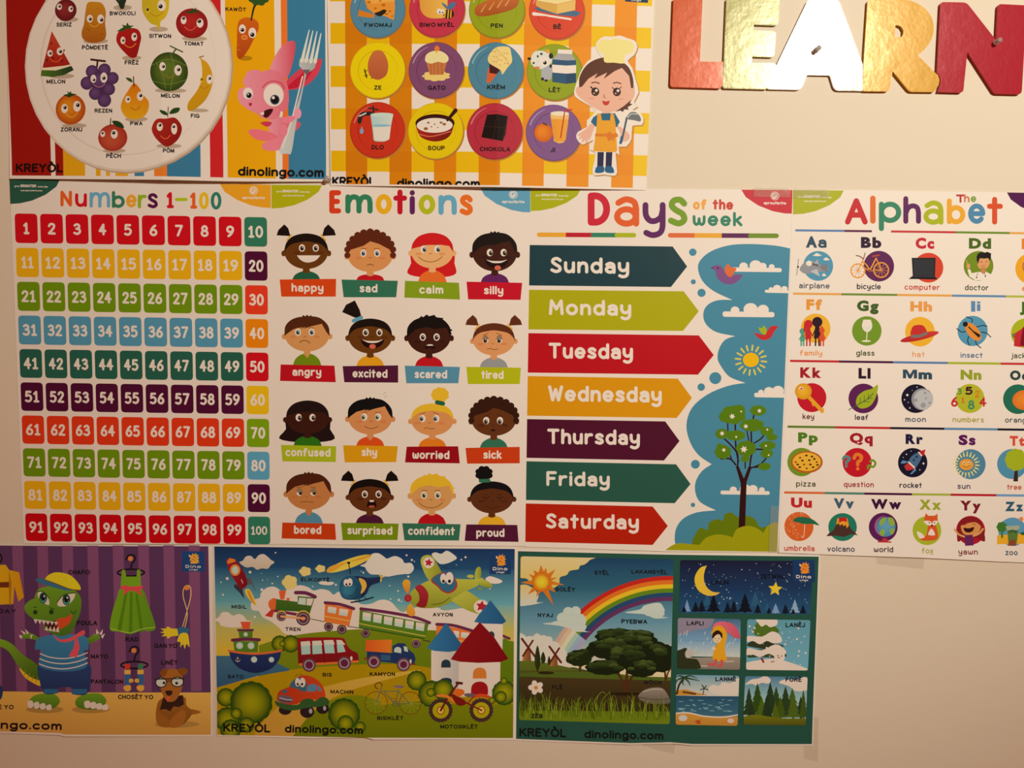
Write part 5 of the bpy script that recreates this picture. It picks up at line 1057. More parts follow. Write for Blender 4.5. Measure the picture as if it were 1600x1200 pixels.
ap = part('apron', None, ck); P('e6a224', [610, 715, 632, 715, 640, 758, 690, 758, 695, 715, 712, 715, 725, 780, 735, 945, 725, 955, 585, 950, 600, 850, 608, 770]); P('d97a20', [598, 840, 740, 842, 740, 860, 596, 858]); P('d97a20', [668, 840, 690, 825, 705, 845, 730, 832, 740, 858, 712, 868, 718, 890, 700, 875, 685, 890, 672, 870])
lg = part('leg', None, ck); P('221f50', [612, 955, 652, 955, 648, 1050, 610, 1050]); P('1f5c96', spl([(610, 1045), (650, 1045), (650, 1080), (600, 1085), (598, 1065)], True, 3))
lg = part('leg', None, ck); P('221f50', [665, 955, 705, 955, 700, 1050, 662, 1050]); P('1f5c96', spl([(662, 1045), (702, 1045), (715, 1070), (710, 1085), (662, 1080)], True, 3))
ld = part('ladle', None, ck); S('3a5468', [762, 890, 778, 820, 795, 740], 12, True, True); S('1f5c96', [756, 898, 766, 860], 16); P('6a6660', spl([(795, 745), (815, 708), (850, 705), (880, 735), (880, 762), (840, 755)], True, 4)); S('c8c0b4', [800, 740, 825, 715, 860, 718], 5, True, True)
frame(780, 0, .25); part('logo', 'small dark blue corner logo'); P('1a3260', [785, -40, 930, -38, 928, 22, 785, 16]); TX('Lingo', 825, 885, 12, 12, 'e8dccc', .03)
frame(500, 0, .25)
cl = [(0, 0), (1300, 0), (1300, 1172), (40, 1158)]
wordmark('', 'KREYÒL', 78, 348, 1166, 60, '141010', .03, [(20, 800), (1300, 800), (1300, 1166), (20, 1148)])
wordmark('', 'dinolingo.com', 484, 1002, 1180, 62, '141010', .025, [(20, 800), (1300, 800), (1300, 1170), (20, 1150)])
finish()
# ================================================================== the bottom row: three picture posters
def dinologo(x, y, w, h, rot=.012):
    """corner logo: navy square, orange flame-crested head, two words; current frame"""
    part('logo', 'small navy corner logo with an orange crested head')
    P('16305e', [x, y, x+w, y+w*rot, x+w, y+h+w*rot, x, y+h]); c = 'd87a2c'
    q = lambda *a: [(x+w*a[i]/100, y+h*a[i+1]/100) for i in range(0, len(a), 2)]
    P(c, q(32, 18, 44, 22, 46, 10, 54, 18, 62, 8, 64, 20, 74, 16, 70, 28, 78, 32, 70, 38, 76, 46, 70, 50, 78, 56, 62, 62, 40, 62, 36, 54, 46, 50, 34, 46, 38, 36))
    P('f0dcc8', q(32, 16, 37, 26, 34, 30, 30, 24)); S('8a3a14', q(46, 40, 58, 46), w*.03); S('8a3a14', q(50, 28, 62, 30), w*.03)
    TX('Dino', x+w*.16, x+w*.84, y+h*.83, h*.15, 'f0e4d8', .05, rot); TX('Lingo', x+w*.32, x+w*.7, y+h*.95, h*.08, 'f0e4d8', .02, rot)
poster('clothes_poster', 'purple striped clothing poster with a green dinosaur in cap and striped shirt', 'poster', 'paper vocabulary posters in creole',
       [(-150, 849), (332.5, 852), (331.5, 1149.8), (104, 1148), (95, 1146), (0, 1143.5), (-140, 1142)], .0006, MATTE, 'ae8c70', folds=[(97, .003)], curl=.001)
frame(0, 840, .26667)
part('striped_wall', 'dark and light purple upright stripes')
P('452440', [-500, 40, 1222, 50, 1236, 907, -500, 893])
for i in range(-4, 8):
    x = 78+147*i; k = (2300-x)/15000*850
    P('643450', [x, 43, x+63, 43.5, x+63+k*.2, 899, x+k*.2, 898.5])
part('tan_floor', 'plain tan floor'); P('b5823e', [-500, 892, 1236, 906, 1238, 1152, 390, 1143, 360, 1135, -500, 1118], 'a06e34', 90)
def cap(t, x0, x1, base, h, c='140c0c'): part('caption_word', 'word %s' % t); TX(t, x0, x1, base, h, c, .03)
ja = part('jacket', 'yellow jacket with a brown belt on a hanger')
ring('1a0e0c', -6, 118, 24, 28, 9); P('c88a14', [-120, 165, 40, 155, 60, 185, 120, 200, 148, 345, 115, 370, 92, 280, 85, 385, -120, 395], 'a86c0c', 0); P('5a2410', [-120, 262, 75, 255, 75, 288, -120, 292]); P('8a5a0c', [60, 185, 75, 260, 70, 390, 62, 390, 60, 290])
cap('MANDAY', -110, 102, 438, 26)
dn = part('dinosaur', 'green cartoon dinosaur wearing clothes')
g1, g2 = '58741a', '3a5414'
part('tail', None, dn); B('c08a1c', [120, 760, 160, 770, 240, 800, 250, 862, 200, 845, 150, 810], n=3); B('647e1c', [-30, 590, 20, 592, 80, 620, 140, 680, 215, 730, 260, 790, 240, 830, 170, 800, 110, 740, 60, 665, 10, 635, -30, 630], '2c4410', 60, 4)
for x, y in ((150, 800), (172, 815), (195, 830), (218, 842)): S('8a5c10', [x, y, x+10, y-28], 4)
for s, fx in ((0, 260), (1, 530)):
    part('foot', None, dn); E('8a6230', fx+10, 1000, 110, 22)
    B(g1, [fx-80, 950, fx-40, 915, fx+50, 905, fx+95, 935, fx+92, 970, fx+40, 1000, fx-60, 990], g2, 90)
    for i in range(4): B('c4aa94', [(a, b) for a, b in ((fx+(-90+36*i if not s else -28+34*i), 955+i*8*(1 if not s else 1)), (fx+(-62+36*i if not s else 2+34*i), 950+i*7), (fx+(-58+36*i if not s else 8+34*i), 985+i*5), (fx+(-85+36*i if not s else -22+34*i), 990+i*4))], n=3)
part('trousers', 'dark blue trousers', dn); B('22305c', [238, 738, 390, 760, 528, 735, 540, 820, 520, 905, 470, 915, 430, 905, 425, 872, 350, 872, 348, 900, 300, 912, 262, 900, 240, 830], '1a244a', 90, 4); P('244a74', [262, 880, 348, 880, 350, 905, 268, 908]); P('244a74', [430, 880, 520, 880, 515, 908, 432, 912])
part('arm', None, dn); B(g1, [240, 620, 215, 595, 160, 585, 135, 590, 150, 560, 190, 555, 235, 580, 260, 590], g2, 90, 3)
for a in ([130, 590, 118, 565, 140, 570], [150, 565, 128, 538, 158, 552], [165, 560, 155, 530, 178, 552], [185, 570, 200, 560, 190, 590]): P('c4aa94', a)
part('arm', None, dn); B(g1, [500, 620, 540, 612, 590, 590, 585, 565, 560, 560, 530, 580, 495, 590], g2, 90, 3)
for a in ([570, 560, 572, 528, 588, 555], [588, 560, 610, 530, 605, 565], [598, 572, 622, 556, 608, 588], [560, 560, 548, 545, 568, 572]): P('c4aa94', a)
part('shirt', 'blue shirt with white stripes', dn); B('2f5f86', [245, 580, 330, 560, 430, 560, 500, 568, 525, 600, 525, 650, 500, 660, 520, 740, 470, 770, 380, 778, 300, 770, 236, 742, 250, 655, 215, 650, 220, 600], '28507a', 90)
for y in (682, 712, 742): S('cdb296', [238+(742-y)*.1, y-8, 300, y+12, 380, y+20, 460, y+8, 520, y-14], 6, True, True)
P('b83c48', spl([(320, 560), (360, 590), (420, 580), (470, 550), (500, 535), (505, 560), (470, 575), (410, 605), (350, 600)], True, 3)); P('b83c48', [462, 575, 475, 640, 460, 695, 412, 688, 440, 640, 450, 580])
hd = part('head', None, dn)
B(g1, [215, 330, 245, 290, 340, 278, 440, 300, 482, 350, 480, 430, 455, 490, 430, 545, 370, 570, 300, 550, 262, 525, 275, 490, 220, 478, 165, 440, 152, 395, 185, 362, 210, 350], g2, 70)
B('a8381c', [330, 500, 350, 470, 400, 460, 430, 440, 420, 490, 380, 520, 340, 535], n=3); B('3a1410', [272, 500, 330, 480, 345, 520, 300, 530], n=3)
for i in range(6): P('d8c4ac', [205+24*i, 472+3*i, 229+24*i, 474+3*i, 218+24*i, 500+2*i])
for i in range(4): P('d8c4ac', [270+22*i, 535+3*i, 290+22*i, 540+3*i, 284+22*i, 512])
for a, cx in (([230, 322, 250, 308, 285, 335, 298, 388, 260, 375, 236, 350], 262), ([345, 388, 365, 345, 410, 322, 448, 320, 440, 355, 405, 390, 370, 398], 398)):
    B('d8c8b4', a, n=3); E('1c342c', cx, 348 if cx < 300 else 358, 23, 33); E('3c6c58', cx, 358 if cx < 300 else 368, 16, 18); E('0c100c', cx, 346 if cx < 300 else 356, 13, 20); E('e8dccc', cx+6, 338 if cx < 300 else 346, 6)
S('22340e', [228, 312, 262, 312, 296, 348], 5, True, True); S('22340e', [346, 370, 385, 330, 450, 317], 5, True, True); E('1c2c0c', 215, 432, 13, 14); E('1c2c0c', 310, 430, 14, 15); S('22340e', [205, 405, 222, 402], 5); S('22340e', [300, 405, 330, 415], 5)
S('22340e', [425, 425, 440, 440, 455, 420], 5, True, True)
part('hat', 'yellow cap with a blue brim', dn); B('2c5070', [215, 240, 260, 235, 320, 260, 400, 285, 440, 300, 400, 305, 320, 285, 250, 265], n=3); B('c8981c', [275, 240, 300, 210, 350, 198, 420, 215, 470, 265, 478, 302, 420, 295, 330, 262], 'd09a14', 0); S('5a3c0c', [272, 242, 330, 262, 420, 296, 478, 303], 5, True, True)
for t, x0, x1, b_, h in (('CHAPO', 410, 535, 210, 26), ('FOULA', 460, 577, 508, 28), ('MAYO', 540, 640, 703, 26), ('PANTALON', 540, 727, 850, 26), ('RAD', 740, 815, 605, 27), ('GAN YO', 906, 1042, 643, 26), ('LINÈT', 948, 1045, 742, 26), ('CHOSÈT YO', 697, 902, 941, 26), ('SOULYE YO', -140, 88, 998, 26)): cap(t, x0, x1, b_, h)
def hanger(cx, ty, by, w, c='160c0e'):
    S(c, spl([(cx-28, ty+28), (cx-14, ty+4), (cx+14, ty+2), (cx+24, ty+25), (cx+5, ty+55), (cx, ty+80)], False, 4), 10, True, True); ring(c, cx, by, w, 20, 10); E('b8602c', cx-3, ty+22, 15)
part('dress', 'green dress with a red bow on a hanger'); hanger(772, 98, 202, 78)
P('5c7a14', [720, 185, 738, 185, 745, 225, 805, 225, 808, 185, 826, 185, 832, 290, 712, 285]); B('5c7a14', [718, 290, 832, 295, 870, 380, 915, 520, 880, 545, 835, 540, 770, 560, 700, 545, 652, 535, 660, 450, 690, 350], '4a6a10', 0)
for a in ([745, 320, 705, 540], [775, 320, 770, 555], [805, 330, 835, 540]): S('42600c', a, 14, True, False, 22)
S('8a9c3c', [655, 528, 700, 540, 770, 553, 835, 532, 912, 522], 4, True, True); P('b4343c', [715, 280, 745, 275, 770, 285, 800, 280, 845, 280, 835, 300, 820, 305, 842, 340, 790, 308, 760, 308, 725, 338, 735, 305, 715, 300])
part('glove', 'pair of yellow gloves on a cord'); S('b48a5c', [1085, 525, 1100, 440, 1075, 340, 1085, 285, 1115, 285, 1120, 340, 1095, 440, 1072, 520], 5, True, True); E('b8602c', 1097, 292, 15)
B('c8921c', [1050, 535, 1010, 530, 985, 518, 975, 530, 945, 530, 965, 545, 942, 552, 968, 560, 950, 575, 980, 575, 985, 590, 1010, 575, 1050, 570], n=3); P('2a4a6a', [1040, 530, 1070, 520, 1112, 530, 1108, 560, 1070, 562, 1048, 570]); B('c8921c', [1060, 560, 1100, 560, 1110, 600, 1112, 640, 1095, 620, 1085, 650, 1075, 622, 1058, 640, 1060, 610, 1040, 605], n=3)
part('sock', 'pair of blue socks with yellow heels on a hanger'); hanger(792, 635, 742, 78)
for s, x in ((-1, 752), (1, 828)):
    P('2a4874', [x-18, 795, x+18, 795, x+18, 860, x-14, 862]); P('b88438', [x-18, 770, x+18, 770, x+18, 796, x-18, 796]); B('b07c34', [x-20, 865, x+15, 860, x+20, 885, x, 897, x-20, 885], n=3); B('b07c34', [x-s*10, 825, x-s*30, 822, x-s*34, 840, x-s*12, 845], n=3); P('a8281c' if s < 0 else '2f5a3c', [x-15, 735, x+15, 735, x+15, 765, x-15, 765])
dg = part('dog', 'brown dog wearing glasses')
E('8a6230', 1040, 1090, 130, 20); B('7c4618', [1060, 1010, 1110, 1000, 1175, 1015, 1165, 1028, 1100, 1035], n=3); B('7c4618', [950, 940, 1080, 930, 1095, 980, 1130, 1020, 1090, 1080, 1040, 1105, 960, 1100, 922, 1070, 920, 1000], '683810', 90, 4); B('7a4416', [925, 1000, 950, 1030, 1005, 1070, 1000, 1105, 940, 1100, 918, 1060], n=3); B('84491a', [1005, 1060, 1060, 1010, 1090, 1020, 1080, 1080, 1040, 1108, 1005, 1105], n=3)
P('2a1610', [960, 930, 1075, 920, 1080, 975, 1050, 990, 1020, 985, 1000, 1015, 975, 1000, 940, 1005]); B('84491a', [945, 830, 975, 775, 1040, 770, 1075, 820, 1065, 890, 1030, 950, 985, 955, 950, 900], n=4); B('6a3812', [940, 790, 965, 762, 985, 775, 965, 812], n=3); B('6a3812', [1045, 768, 1080, 760, 1105, 780, 1080, 805, 1055, 795], n=3); B('2a1610', [972, 895, 1012, 895, 1008, 918, 985, 922], n=3); B('a8402c', [978, 930, 998, 930, 992, 955, 982, 955], n=3)
E('9c9ca4', 948, 845, 30, 27); E('9c9ca4', 1042, 842, 32, 27); E('2a1a14', 965, 848, 9); E('2a1a14', 1038, 850, 9); part('glasses', None, dg); ring('201414', 948, 845, 32, 28, 6); ring('201414', 1043, 842, 35, 28, 6); S('201414', [980, 838, 1008, 836], 5); S('201414', [915, 826, 1080, 822], 6)
part('shoe', 'dark blue shoe'); B('1c2a4c', [-40, 870, 0, 858, 22, 875, 20, 925, 0, 950, -40, 950], n=3)
part('bottom_lettering'); TX('dinolingo.com', -215, 372, 1112, 50, '1a0e0c', .025, gap=.06)
dinologo(1068, 78, 132, 118)
finish()
# ------------------------------------------------------------------ vehicles poster
poster('vehicle_poster', 'blue sky vehicle poster with train, plane, boat, bus and red car', 'poster', 'paper vocabulary posters in creole',
       [(332.8, 851.5), (808.5, 855), (804.7, 1155.5), (690, 1153.5), (585, 1153), (572, 1149.3), (490, 1151.5), (339.5, 1149)], .0006, MATTE, 'b99a80', folds=[(571, .0032)], curl=.001)
frame(0, 0, 1)
VC = [(335, 854), (804.5, 857.3), (802, 1151.3), (690, 1150.5), (585, 1150), (571, 1147), (490, 1148.5), (340.2, 1147)]
def vpart(n, l=None, par=None): return part(n, l, par, None)
def band(y0, y1, c1, c2): P(c1, [334, y0, 805, y0+5.5, 805, y1+5.5, 334, y1], c2, 90)
VQ = [(335, 853.6), (804.3, 857.2), (801.6, 1152), (340.3, 1147)]
part('sky', 'night blue to sandy sky', None, VQ)
band(852, 885, '14264e', '1c3f68'); band(885, 940, '1c3f68', '56807e'); band(940, 975, '56807e', 'a09650'); band(975, 1010, 'a09650', 'bb9a36'); band(1010, 1150, 'bb9a36', 'a88a20')
V1, V2, V3, V4 = (330, 845), (560, 845), (330, 1000), (560, 1000)
def vf(v): frame(v[0], v[1], .15625)
vf(V1)
part('star', 'small white stars', None)
random.seed(2)
for x, y, r in ((648, 115, 8), (392, 310, 14), (163, 375, 15), (100, 413, 7), (670, 352, 7), (615, 422, 9), (510, 485, 15), (518, 390, 6), (120, 537, 10), (505, 320, 4), (440, 757, 12), (568, 382, 4), (1527, 310, 9), (1252, 432, 11), (1020, 450, 7), (1505, 295, 5)): E('d0c0ac', x, y, r)
vf(V2)
for x, y, r in ((485, 138, 10), (537, 185, 11), (562, 200, 6), (502, 350, 11), (318, 440, 7), (400, 493, 9), (325, 573, 8), (408, 583, 13), (435, 598, 7), (1072, 160, 11), (1030, 185, 9), (980, 236, 5), (1315, 476, 7), (55, 308, 9)): E('d0c0ac', x, y, r)
def puff(c, a, c2=None, n=4, lab='pale cloud'): part('cloud', lab, None, None); B(c, a, c2, 90, n)
vf(V1)
cl, cl2 = 'b89c84', 'c4a488'
puff('b49880', [285, 215, 320, 195, 350, 155, 400, 148, 440, 180, 480, 140, 530, 130, 580, 165, 600, 185, 637, 210, 600, 240, 570, 275, 510, 272, 460, 285, 420, 258, 350, 262], 'a88c70')
puff('c4a48c', [400, 650, 420, 590, 490, 565, 500, 520, 560, 465, 640, 455, 720, 500, 800, 460, 900, 438, 980, 460, 1030, 490, 1100, 475, 1180, 490, 1230, 530, 1290, 500, 1400, 560, 1500, 620, 1600, 620, 1700, 580, 1800, 600, 1900, 700, 2050, 720, 2100, 850, 1800, 1000, 1400, 960, 1000, 950, 760, 930, 680, 860, 600, 800, 520, 760, 480, 700, 420, 690])
puff('c4a08c', [35, 790, 80, 760, 110, 715, 170, 712, 220, 745, 280, 728, 330, 750, 360, 790, 405, 800, 400, 840, 340, 850, 230, 865, 110, 850, 80, 810])
puff('c0ac88', [1080, 410, 1130, 395, 1180, 400, 1235, 410, 1200, 435, 1110, 430])
vf(V2)
puff('b8a48c', [25, 240, 80, 210, 130, 130, 200, 115, 260, 150, 290, 170, 370, 145, 440, 175, 465, 215, 530, 215, 558, 270, 520, 320, 460, 325, 380, 335, 290, 350, 210, 330, 130, 325, 90, 290, 70, 255])
puff('b4a088', [735, 135, 770, 110, 830, 125, 880, 95, 930, 115, 985, 165, 950, 195, 890, 220, 830, 228, 790, 205])
puff('c0a890', [1270, 380, 1310, 352, 1370, 365, 1440, 400, 1400, 425, 1320, 420])
puff('c4a48c', [450, 720, 520, 680, 620, 650, 780, 655, 850, 690, 960, 680, 1060, 670, 1200, 720, 1300, 820, 1100, 950, 700, 950, 500, 850])
frame(0, 0, 1); part('hill', 'green and golden hills', None, VQ)
vf(V1); P('6c7410', spl([(480, 1040), (700, 970), (950, 920), (1300, 885), (1600, 870), (2000, 880), (2400, 900), (2800, 960), (3050, 1010)], False, 4)+[(3050, 1500), (480, 1500)], '4a6208', 70)
vf(V3); P('9c7a08', spl([(30, 480), (400, 380), (800, 290), (1200, 250), (1600, 230), (2000, 240), (2400, 310), (2700, 360), (3080, 440)], False, 4)+[(3080, 1000), (30, 1000)], '8a7004', 60); P('b4923c', spl([(430, 960), (700, 640), (1000, 500), (1500, 370), (2100, 290), (1700, 400), (1300, 530), (1000, 720), (790, 980)], True, 4), 'ae7e30', 120)
P('6c7008', spl([(800, 980), (950, 790), (1100, 650), (1300, 560), (1500, 540), (1700, 600)], False, 4)+spl([(1700, 640), (2100, 600), (2500, 640), (2800, 640), (3080, 640)], False, 4)+[(3080, 1010), (800, 1010)], '5e6404', 90)
P('385c7c', [40, 155, 300, 155, 680, 230, 790, 285, 780, 300, 500, 345, 50, 475], '2a4a70', 90)
def bush(cx, cy, r, c='8c8608', c2='26400a', hx=0, hy=0): P(c2, bumpy(cx, cy, r, r, 14, .05)); R(c, cx, cy, r*.98, r*.98, c2, hx, hy, 4)
def cap2(t, x0, x1, base, h, c='14100c'): part('caption_word', 'word %s' % t); TX(t, x0, x1, base, h, c, .03)
vf(V1)
rk = part('rocket', 'small red rocket trailing a flame')
P('2a2a30', [235, 430, 310, 450, 335, 580, 290, 520, 230, 460]); P('4a4444', [345, 370, 400, 365, 455, 515, 410, 430, 350, 440]); B('d8a83c', [340, 490, 385, 480, 430, 560, 460, 650, 410, 610, 360, 550], n=3); B('c8702c', [365, 500, 385, 500, 420, 580, 445, 640, 400, 590], n=3)
B('8a1820', [155, 200, 175, 175, 235, 180, 300, 260, 350, 350, 365, 430, 330, 470, 290, 470, 230, 380, 180, 290], '6a0e18', 0, 4); P('c06a28', [160, 205, 185, 170, 240, 182, 248, 205, 170, 230]); E('c8743c', 243, 290, 52, 58); E('9cb0a8', 243, 290, 32, 40); S('d89c8c', [305, 385, 320, 420], 7)
cap2('MISIL', 206, 358, 675, 38)
tr = part('train', 'green steam engine pulling orange and green carriages')
lc = part('engine', 'green steam engine', tr)
P('cfa868', bumpy(790, 410, 66, 62, 5, .22)); P('cfa868', bumpy(945, 300, 50, 40, 5, .25)); P('cfa868', bumpy(1098, 272, 42, 32, 5, .25)); P('c8502c', [680, 495, 755, 490, 735, 580, 695, 578]); P('c8502c', [755, 565, 790, 565, 785, 598, 762, 595]); P('3f5c20', [645, 575, 870, 605, 870, 545, 1040, 560, 985, 740, 870, 700, 640, 690], '2f4c14', 90); B('c8582c', [575, 620, 600, 580, 650, 572, 645, 680, 620, 690, 590, 670], n=3); P('a83020', [605, 680, 640, 685, 615, 760, 540, 745]); P('6a2440', [630, 680, 870, 715, 865, 745, 630, 705]); P('a4b4a4', [885, 560, 955, 565, 950, 635, 870, 625]); P('c8c4ac', [962, 568, 1030, 570, 1005, 640, 958, 636]); S('5c2244', [850, 512, 950, 515, 1045, 552], 36, True, True)
for x, y, r in ((707, 750, 48), (925, 770, 70)): E('c89c3c', x, y-12, r*1.05, r); E('4a2c34', x, y, r); E('7a6460', x, y, r*.78); E('4a2430', x, y, r*.62); E('c0603c', x, y, r*.3)
S('d0885c', [707, 750, 940, 768], 20); S('3a2a24', [1000, 772, 1135, 800], 7)
def carriage(pts, roof, wins, col, trim, wheels, lab):
    part('carriage', lab, tr); P(col, pts); S('5c2244', roof, 30, True, True)
    for w in wins: P('a4b0a0', w); P('c8c0a8', [w[0], w[1], w[2], w[3], (w[2]+w[4])/2, (w[3]+w[5])/2, (w[0]+w[6])/2, (w[1]+w[7])/2])
    S(trim[0], trim[1], 9)
    for x, y, r in wheels: E('c89c3c', x, y-10, r, r*.9); E('4a2c34', x, y, r); E('7a6460', x, y, r*.75); E('4a2430', x, y, r*.58)
carriage([1145, 615, 1425, 670, 1385, 845, 1135, 800], [1145, 610, 1290, 625, 1432, 668], [[1175, 645, 1260, 660, 1250, 720, 1168, 705], [1290, 665, 1380, 680, 1365, 745, 1280, 730]], 'c8642c', ('d8a050', [1140, 745, 1390, 790]), ((1180, 850, 46), (1312, 875, 48)), 'orange railway carriage'); S('3a2a24', [1375, 845, 1490, 860], 7)
vf(V2)
carriage([20, 680, 705, 820, 675, 960, 10, 850], [30, 668, 300, 705, 560, 755, 715, 812], [[50+106*i, 700+21*i, 136+106*i, 715+21*i, 126+106*i, 795+20*i, 46+106*i, 780+20*i] for i in range(6)], '4a6a1c', ('b89c3c', [15, 815, 670, 945]), ((78, 912, 45), (580, 1020, 44)), 'long green railway carriage')
P('2f4c10', [15, 850, 670, 965, 660, 975, 15, 862])
carriage([780, 830, 1130, 890, 1110, 1060, 780, 1060], [785, 828, 950, 840, 1140, 895], [[950, 890, 1010, 900, 1005, 960, 980, 960], [1030, 905, 1110, 915, 1100, 970, 1025, 960]], 'c8642c', ('d8a050', [1000, 990, 1050, 1000]), (), 'orange railway carriage behind the towers'); part('carriage', 'carriage end behind the white tower', tr); S('5c2244', [1440, 945, 1510, 975], 26); P('4a6a1c', [1455, 970, 1495, 985, 1470, 1060, 1450, 1060]); part('coupling', None, tr); S('3a2a24', [650, 985, 720, 1000], 10)
vf(V1); cap2('TREN', 745, 898, 895, 38)
hc = part('helicopter', 'round blue cartoon helicopter with a yellow rotor')
B('1f4a6c', [1290, 480, 1300, 400, 1350, 350, 1430, 340, 1520, 360, 1700, 350, 1690, 390, 1600, 430, 1540, 540, 1470, 575, 1370, 580, 1310, 550], '183a5a', 60, 4); B('1a2448', [1440, 345, 1520, 350, 1600, 365, 1700, 350, 1720, 345, 1700, 400, 1600, 440, 1560, 520, 1500, 560, 1520, 480, 1490, 390], n=3); B('d0943c', [1480, 365, 1540, 385, 1560, 440, 1530, 500, 1500, 515, 1512, 450], n=3); R('2f6a8c', 1375, 480, 88, 92, '1f4a6c', -20, 10, 2)
E('e0d4c4', 1355, 410, 26, 36); E('e0d4c4', 1392, 405, 28, 40); E('1a1210', 1358, 428, 10, 13); E('1a1210', 1392, 424, 10, 13); S('142034', [1380, 540, 1430, 530, 1465, 470], 6, True, True); S('142034', [1405, 605, 1500, 590, 1625, 555], 14, True, True); S('142034', [1480, 570, 1500, 595], 8); S('142034', [1540, 555, 1570, 578], 8)
for a in ([1700, 350, 1690, 325], [1710, 355, 1735, 345], [1705, 365, 1700, 395]): S('c8a04c', a, 14)
rt = part('rotor', 'yellow rotor blades', hc); E('d8b44c', 1385, 220, 235, 46, -20, 'c8a03c', 0); B('c88a2c', [1160, 305, 1180, 260, 1260, 225, 1370, 205, 1300, 250, 1220, 300], n=3); B('b8842c', [1380, 205, 1480, 165, 1590, 130, 1600, 145, 1500, 180], n=3); S('1a1210', [1380, 215, 1398, 320], 9); E('1a1210', 1380, 212, 18, 12)
cap2('ELIKOPTÈ', 902, 1190, 400, 38)
vf(V2)
pn = part('airplane', 'olive green cartoon airplane with red stars')
gl, gd = 'a09c3c', '7a7c24'
part('wing', None, pn); B(gl, [625, 200, 640, 155, 690, 135, 740, 150, 780, 210, 835, 320, 800, 380, 720, 390, 680, 350, 640, 260], gd, 0, 4); E('d0b8a0', 705, 212, 55, 56); star('9a1c2c', 705, 212, 44, 22, 5, -80)
part('tail', None, pn); B(gl, [1165, 380, 1170, 300, 1190, 262, 1215, 258, 1228, 290, 1222, 370, 1190, 395], gd, 0, 3); B(gl, [1085, 350, 1110, 335, 1150, 340, 1150, 365, 1110, 368], n=3); B(gd, [1200, 460, 1230, 465, 1225, 490, 1200, 480], n=3)
part('fuselage', None, pn); B(gl, [520, 590, 510, 540, 540, 490, 620, 430, 740, 380, 860, 370, 960, 375, 1150, 380, 1250, 370, 1200, 440, 1080, 500, 960, 590, 880, 630, 780, 660, 650, 665, 560, 640], gd, 90); B('94242c', [570, 462, 615, 430, 660, 455, 700, 520, 695, 600, 665, 658, 580, 640, 610, 590, 605, 520], '7a1620', 90, 4); B('982430', [728, 395, 770, 340, 860, 310, 950, 350, 990, 420, 975, 480, 910, 520, 840, 500, 790, 450], n=4); B('2c5878', [740, 385, 780, 340, 860, 318, 945, 355, 975, 420, 960, 470, 905, 505, 845, 488, 800, 440], n=4)
E('e4d8c8', 850, 370, 30, 50); E('e4d8c8', 912, 368, 40, 62); E('181210', 852, 398, 14, 16); E('181210', 912, 398, 16, 18); S('1c2434', [825, 275, 860, 262, 905, 278], 5, True, True); S('2a2a10', [735, 630, 820, 620, 880, 590, 915, 560], 6, True, True)
part('wing', None, pn); B(gl, [935, 590, 1000, 540, 1090, 500, 1200, 570, 1310, 640, 1350, 690, 1320, 740, 1260, 742, 1120, 700, 1020, 650], gd, 60, 4); E('d0b8a0', 1230, 655, 76, 70); star('9a1c2c', 1232, 650, 60, 30, 5, -80); part('tail', None, pn); B(gl, [1195, 420, 1250, 385, 1310, 410, 1342, 445, 1310, 465, 1240, 450], gd, 90, 3)
pr = part('propeller', 'orange propeller with red hub', pn); B('c8902c', [445, 430, 455, 390, 490, 378, 520, 400, 520, 450, 500, 520, 470, 490], 'c06a28', 90, 3); B('c8902c', [500, 640, 530, 620, 560, 670, 572, 720, 545, 745, 505, 735, 485, 690], 'c87a28', 90, 3); R('a82c34', 500, 565, 36, 38, '8a1824')
cap2('AVYON', 745, 945, 750, 40)
part('tower', 'white round towers with blue and red pointed roofs')
P('c0a490', [1235, 820, 1445, 830, 1440, 1100, 1400, 1100, 1235, 1000]); E('22303c', 1330, 940, 32, 40); P('285a8c', [1320, 590, 1400, 690, 1478, 800, 1440, 828, 1250, 822, 1160, 805, 1200, 740], '1c4878', 0)
vf(V4); P('c0a894', [730, 95, 1010, 100, 1010, 560, 730, 420], 'a08c7c', 0); P('1f4c80', [878, -180, 1050, 60, 1030, 95, 900, 112, 760, 100, 690, 70], '2c6498', 180); P('bca490', [1005, 200, 1420, 205, 1415, 560, 1000, 560], 'c8ae98', 0); P('7c0e14', [1215, -185, 1360, -30, 1500, 185, 1420, 215, 1200, 222, 1020, 210, 925, 185, 1040, 20], '6a080e', 0)
for x, y, w, h, c in ((877, 228, 47, 80, '1f2c38'), (878, 395, 58, 50, '1f2c38'), (1213, 325, 68, 110, 'b8682c'), (1212, 475, 85, 130, '8a1014')): P(c, spl([(x-w, y+h/2), (x-w*.95, y-h*.1), (x-w*.6, y-h*.4), (x, y-h/2), (x+w*.6, y-h*.4), (x+w*.95, y-h*.1), (x+w, y+h/2)], False, 3))
part('bush', 'round green bushes')
for x, y, r in ((585, 395, 95), (735, 530, 130), (850, 490, 100), (725, 515, 44), (1460, 525, 120), (1425, 565, 58), (1335, 600, 34), (1455, 405, 34)): bush(x, y, r)
vf(V3)
for x, y, r in ((150, 570, 90), (405, 620, 205), (165, 790, 120), (255, 730, 55), (360, 840, 75), (200, 890, 100), (1335, 730, 155), (1350, 820, 80), (1495, 855, 55), (690, 30, 80), (800, 30, 85), (715, 30, 30)): bush(x, y, r)
bt = part('boat', 'blue tug boat with green cabin'); 
vf(V1); P('c0482c', [295, 805, 405, 805, 385, 875, 318, 875]); P('4a6a1c', [275, 890, 420, 890, 415, 968, 285, 968]); S('5c2244', [272, 890, 420, 888], 22); E('a4b0a0', 348, 932, 22); P('4a6a1c', [225, 1000, 475, 1000, 470, 1110, 235, 1110]); S('5c2244', [215, 990, 350, 980, 485, 985], 32, True, True)
vf(V3)
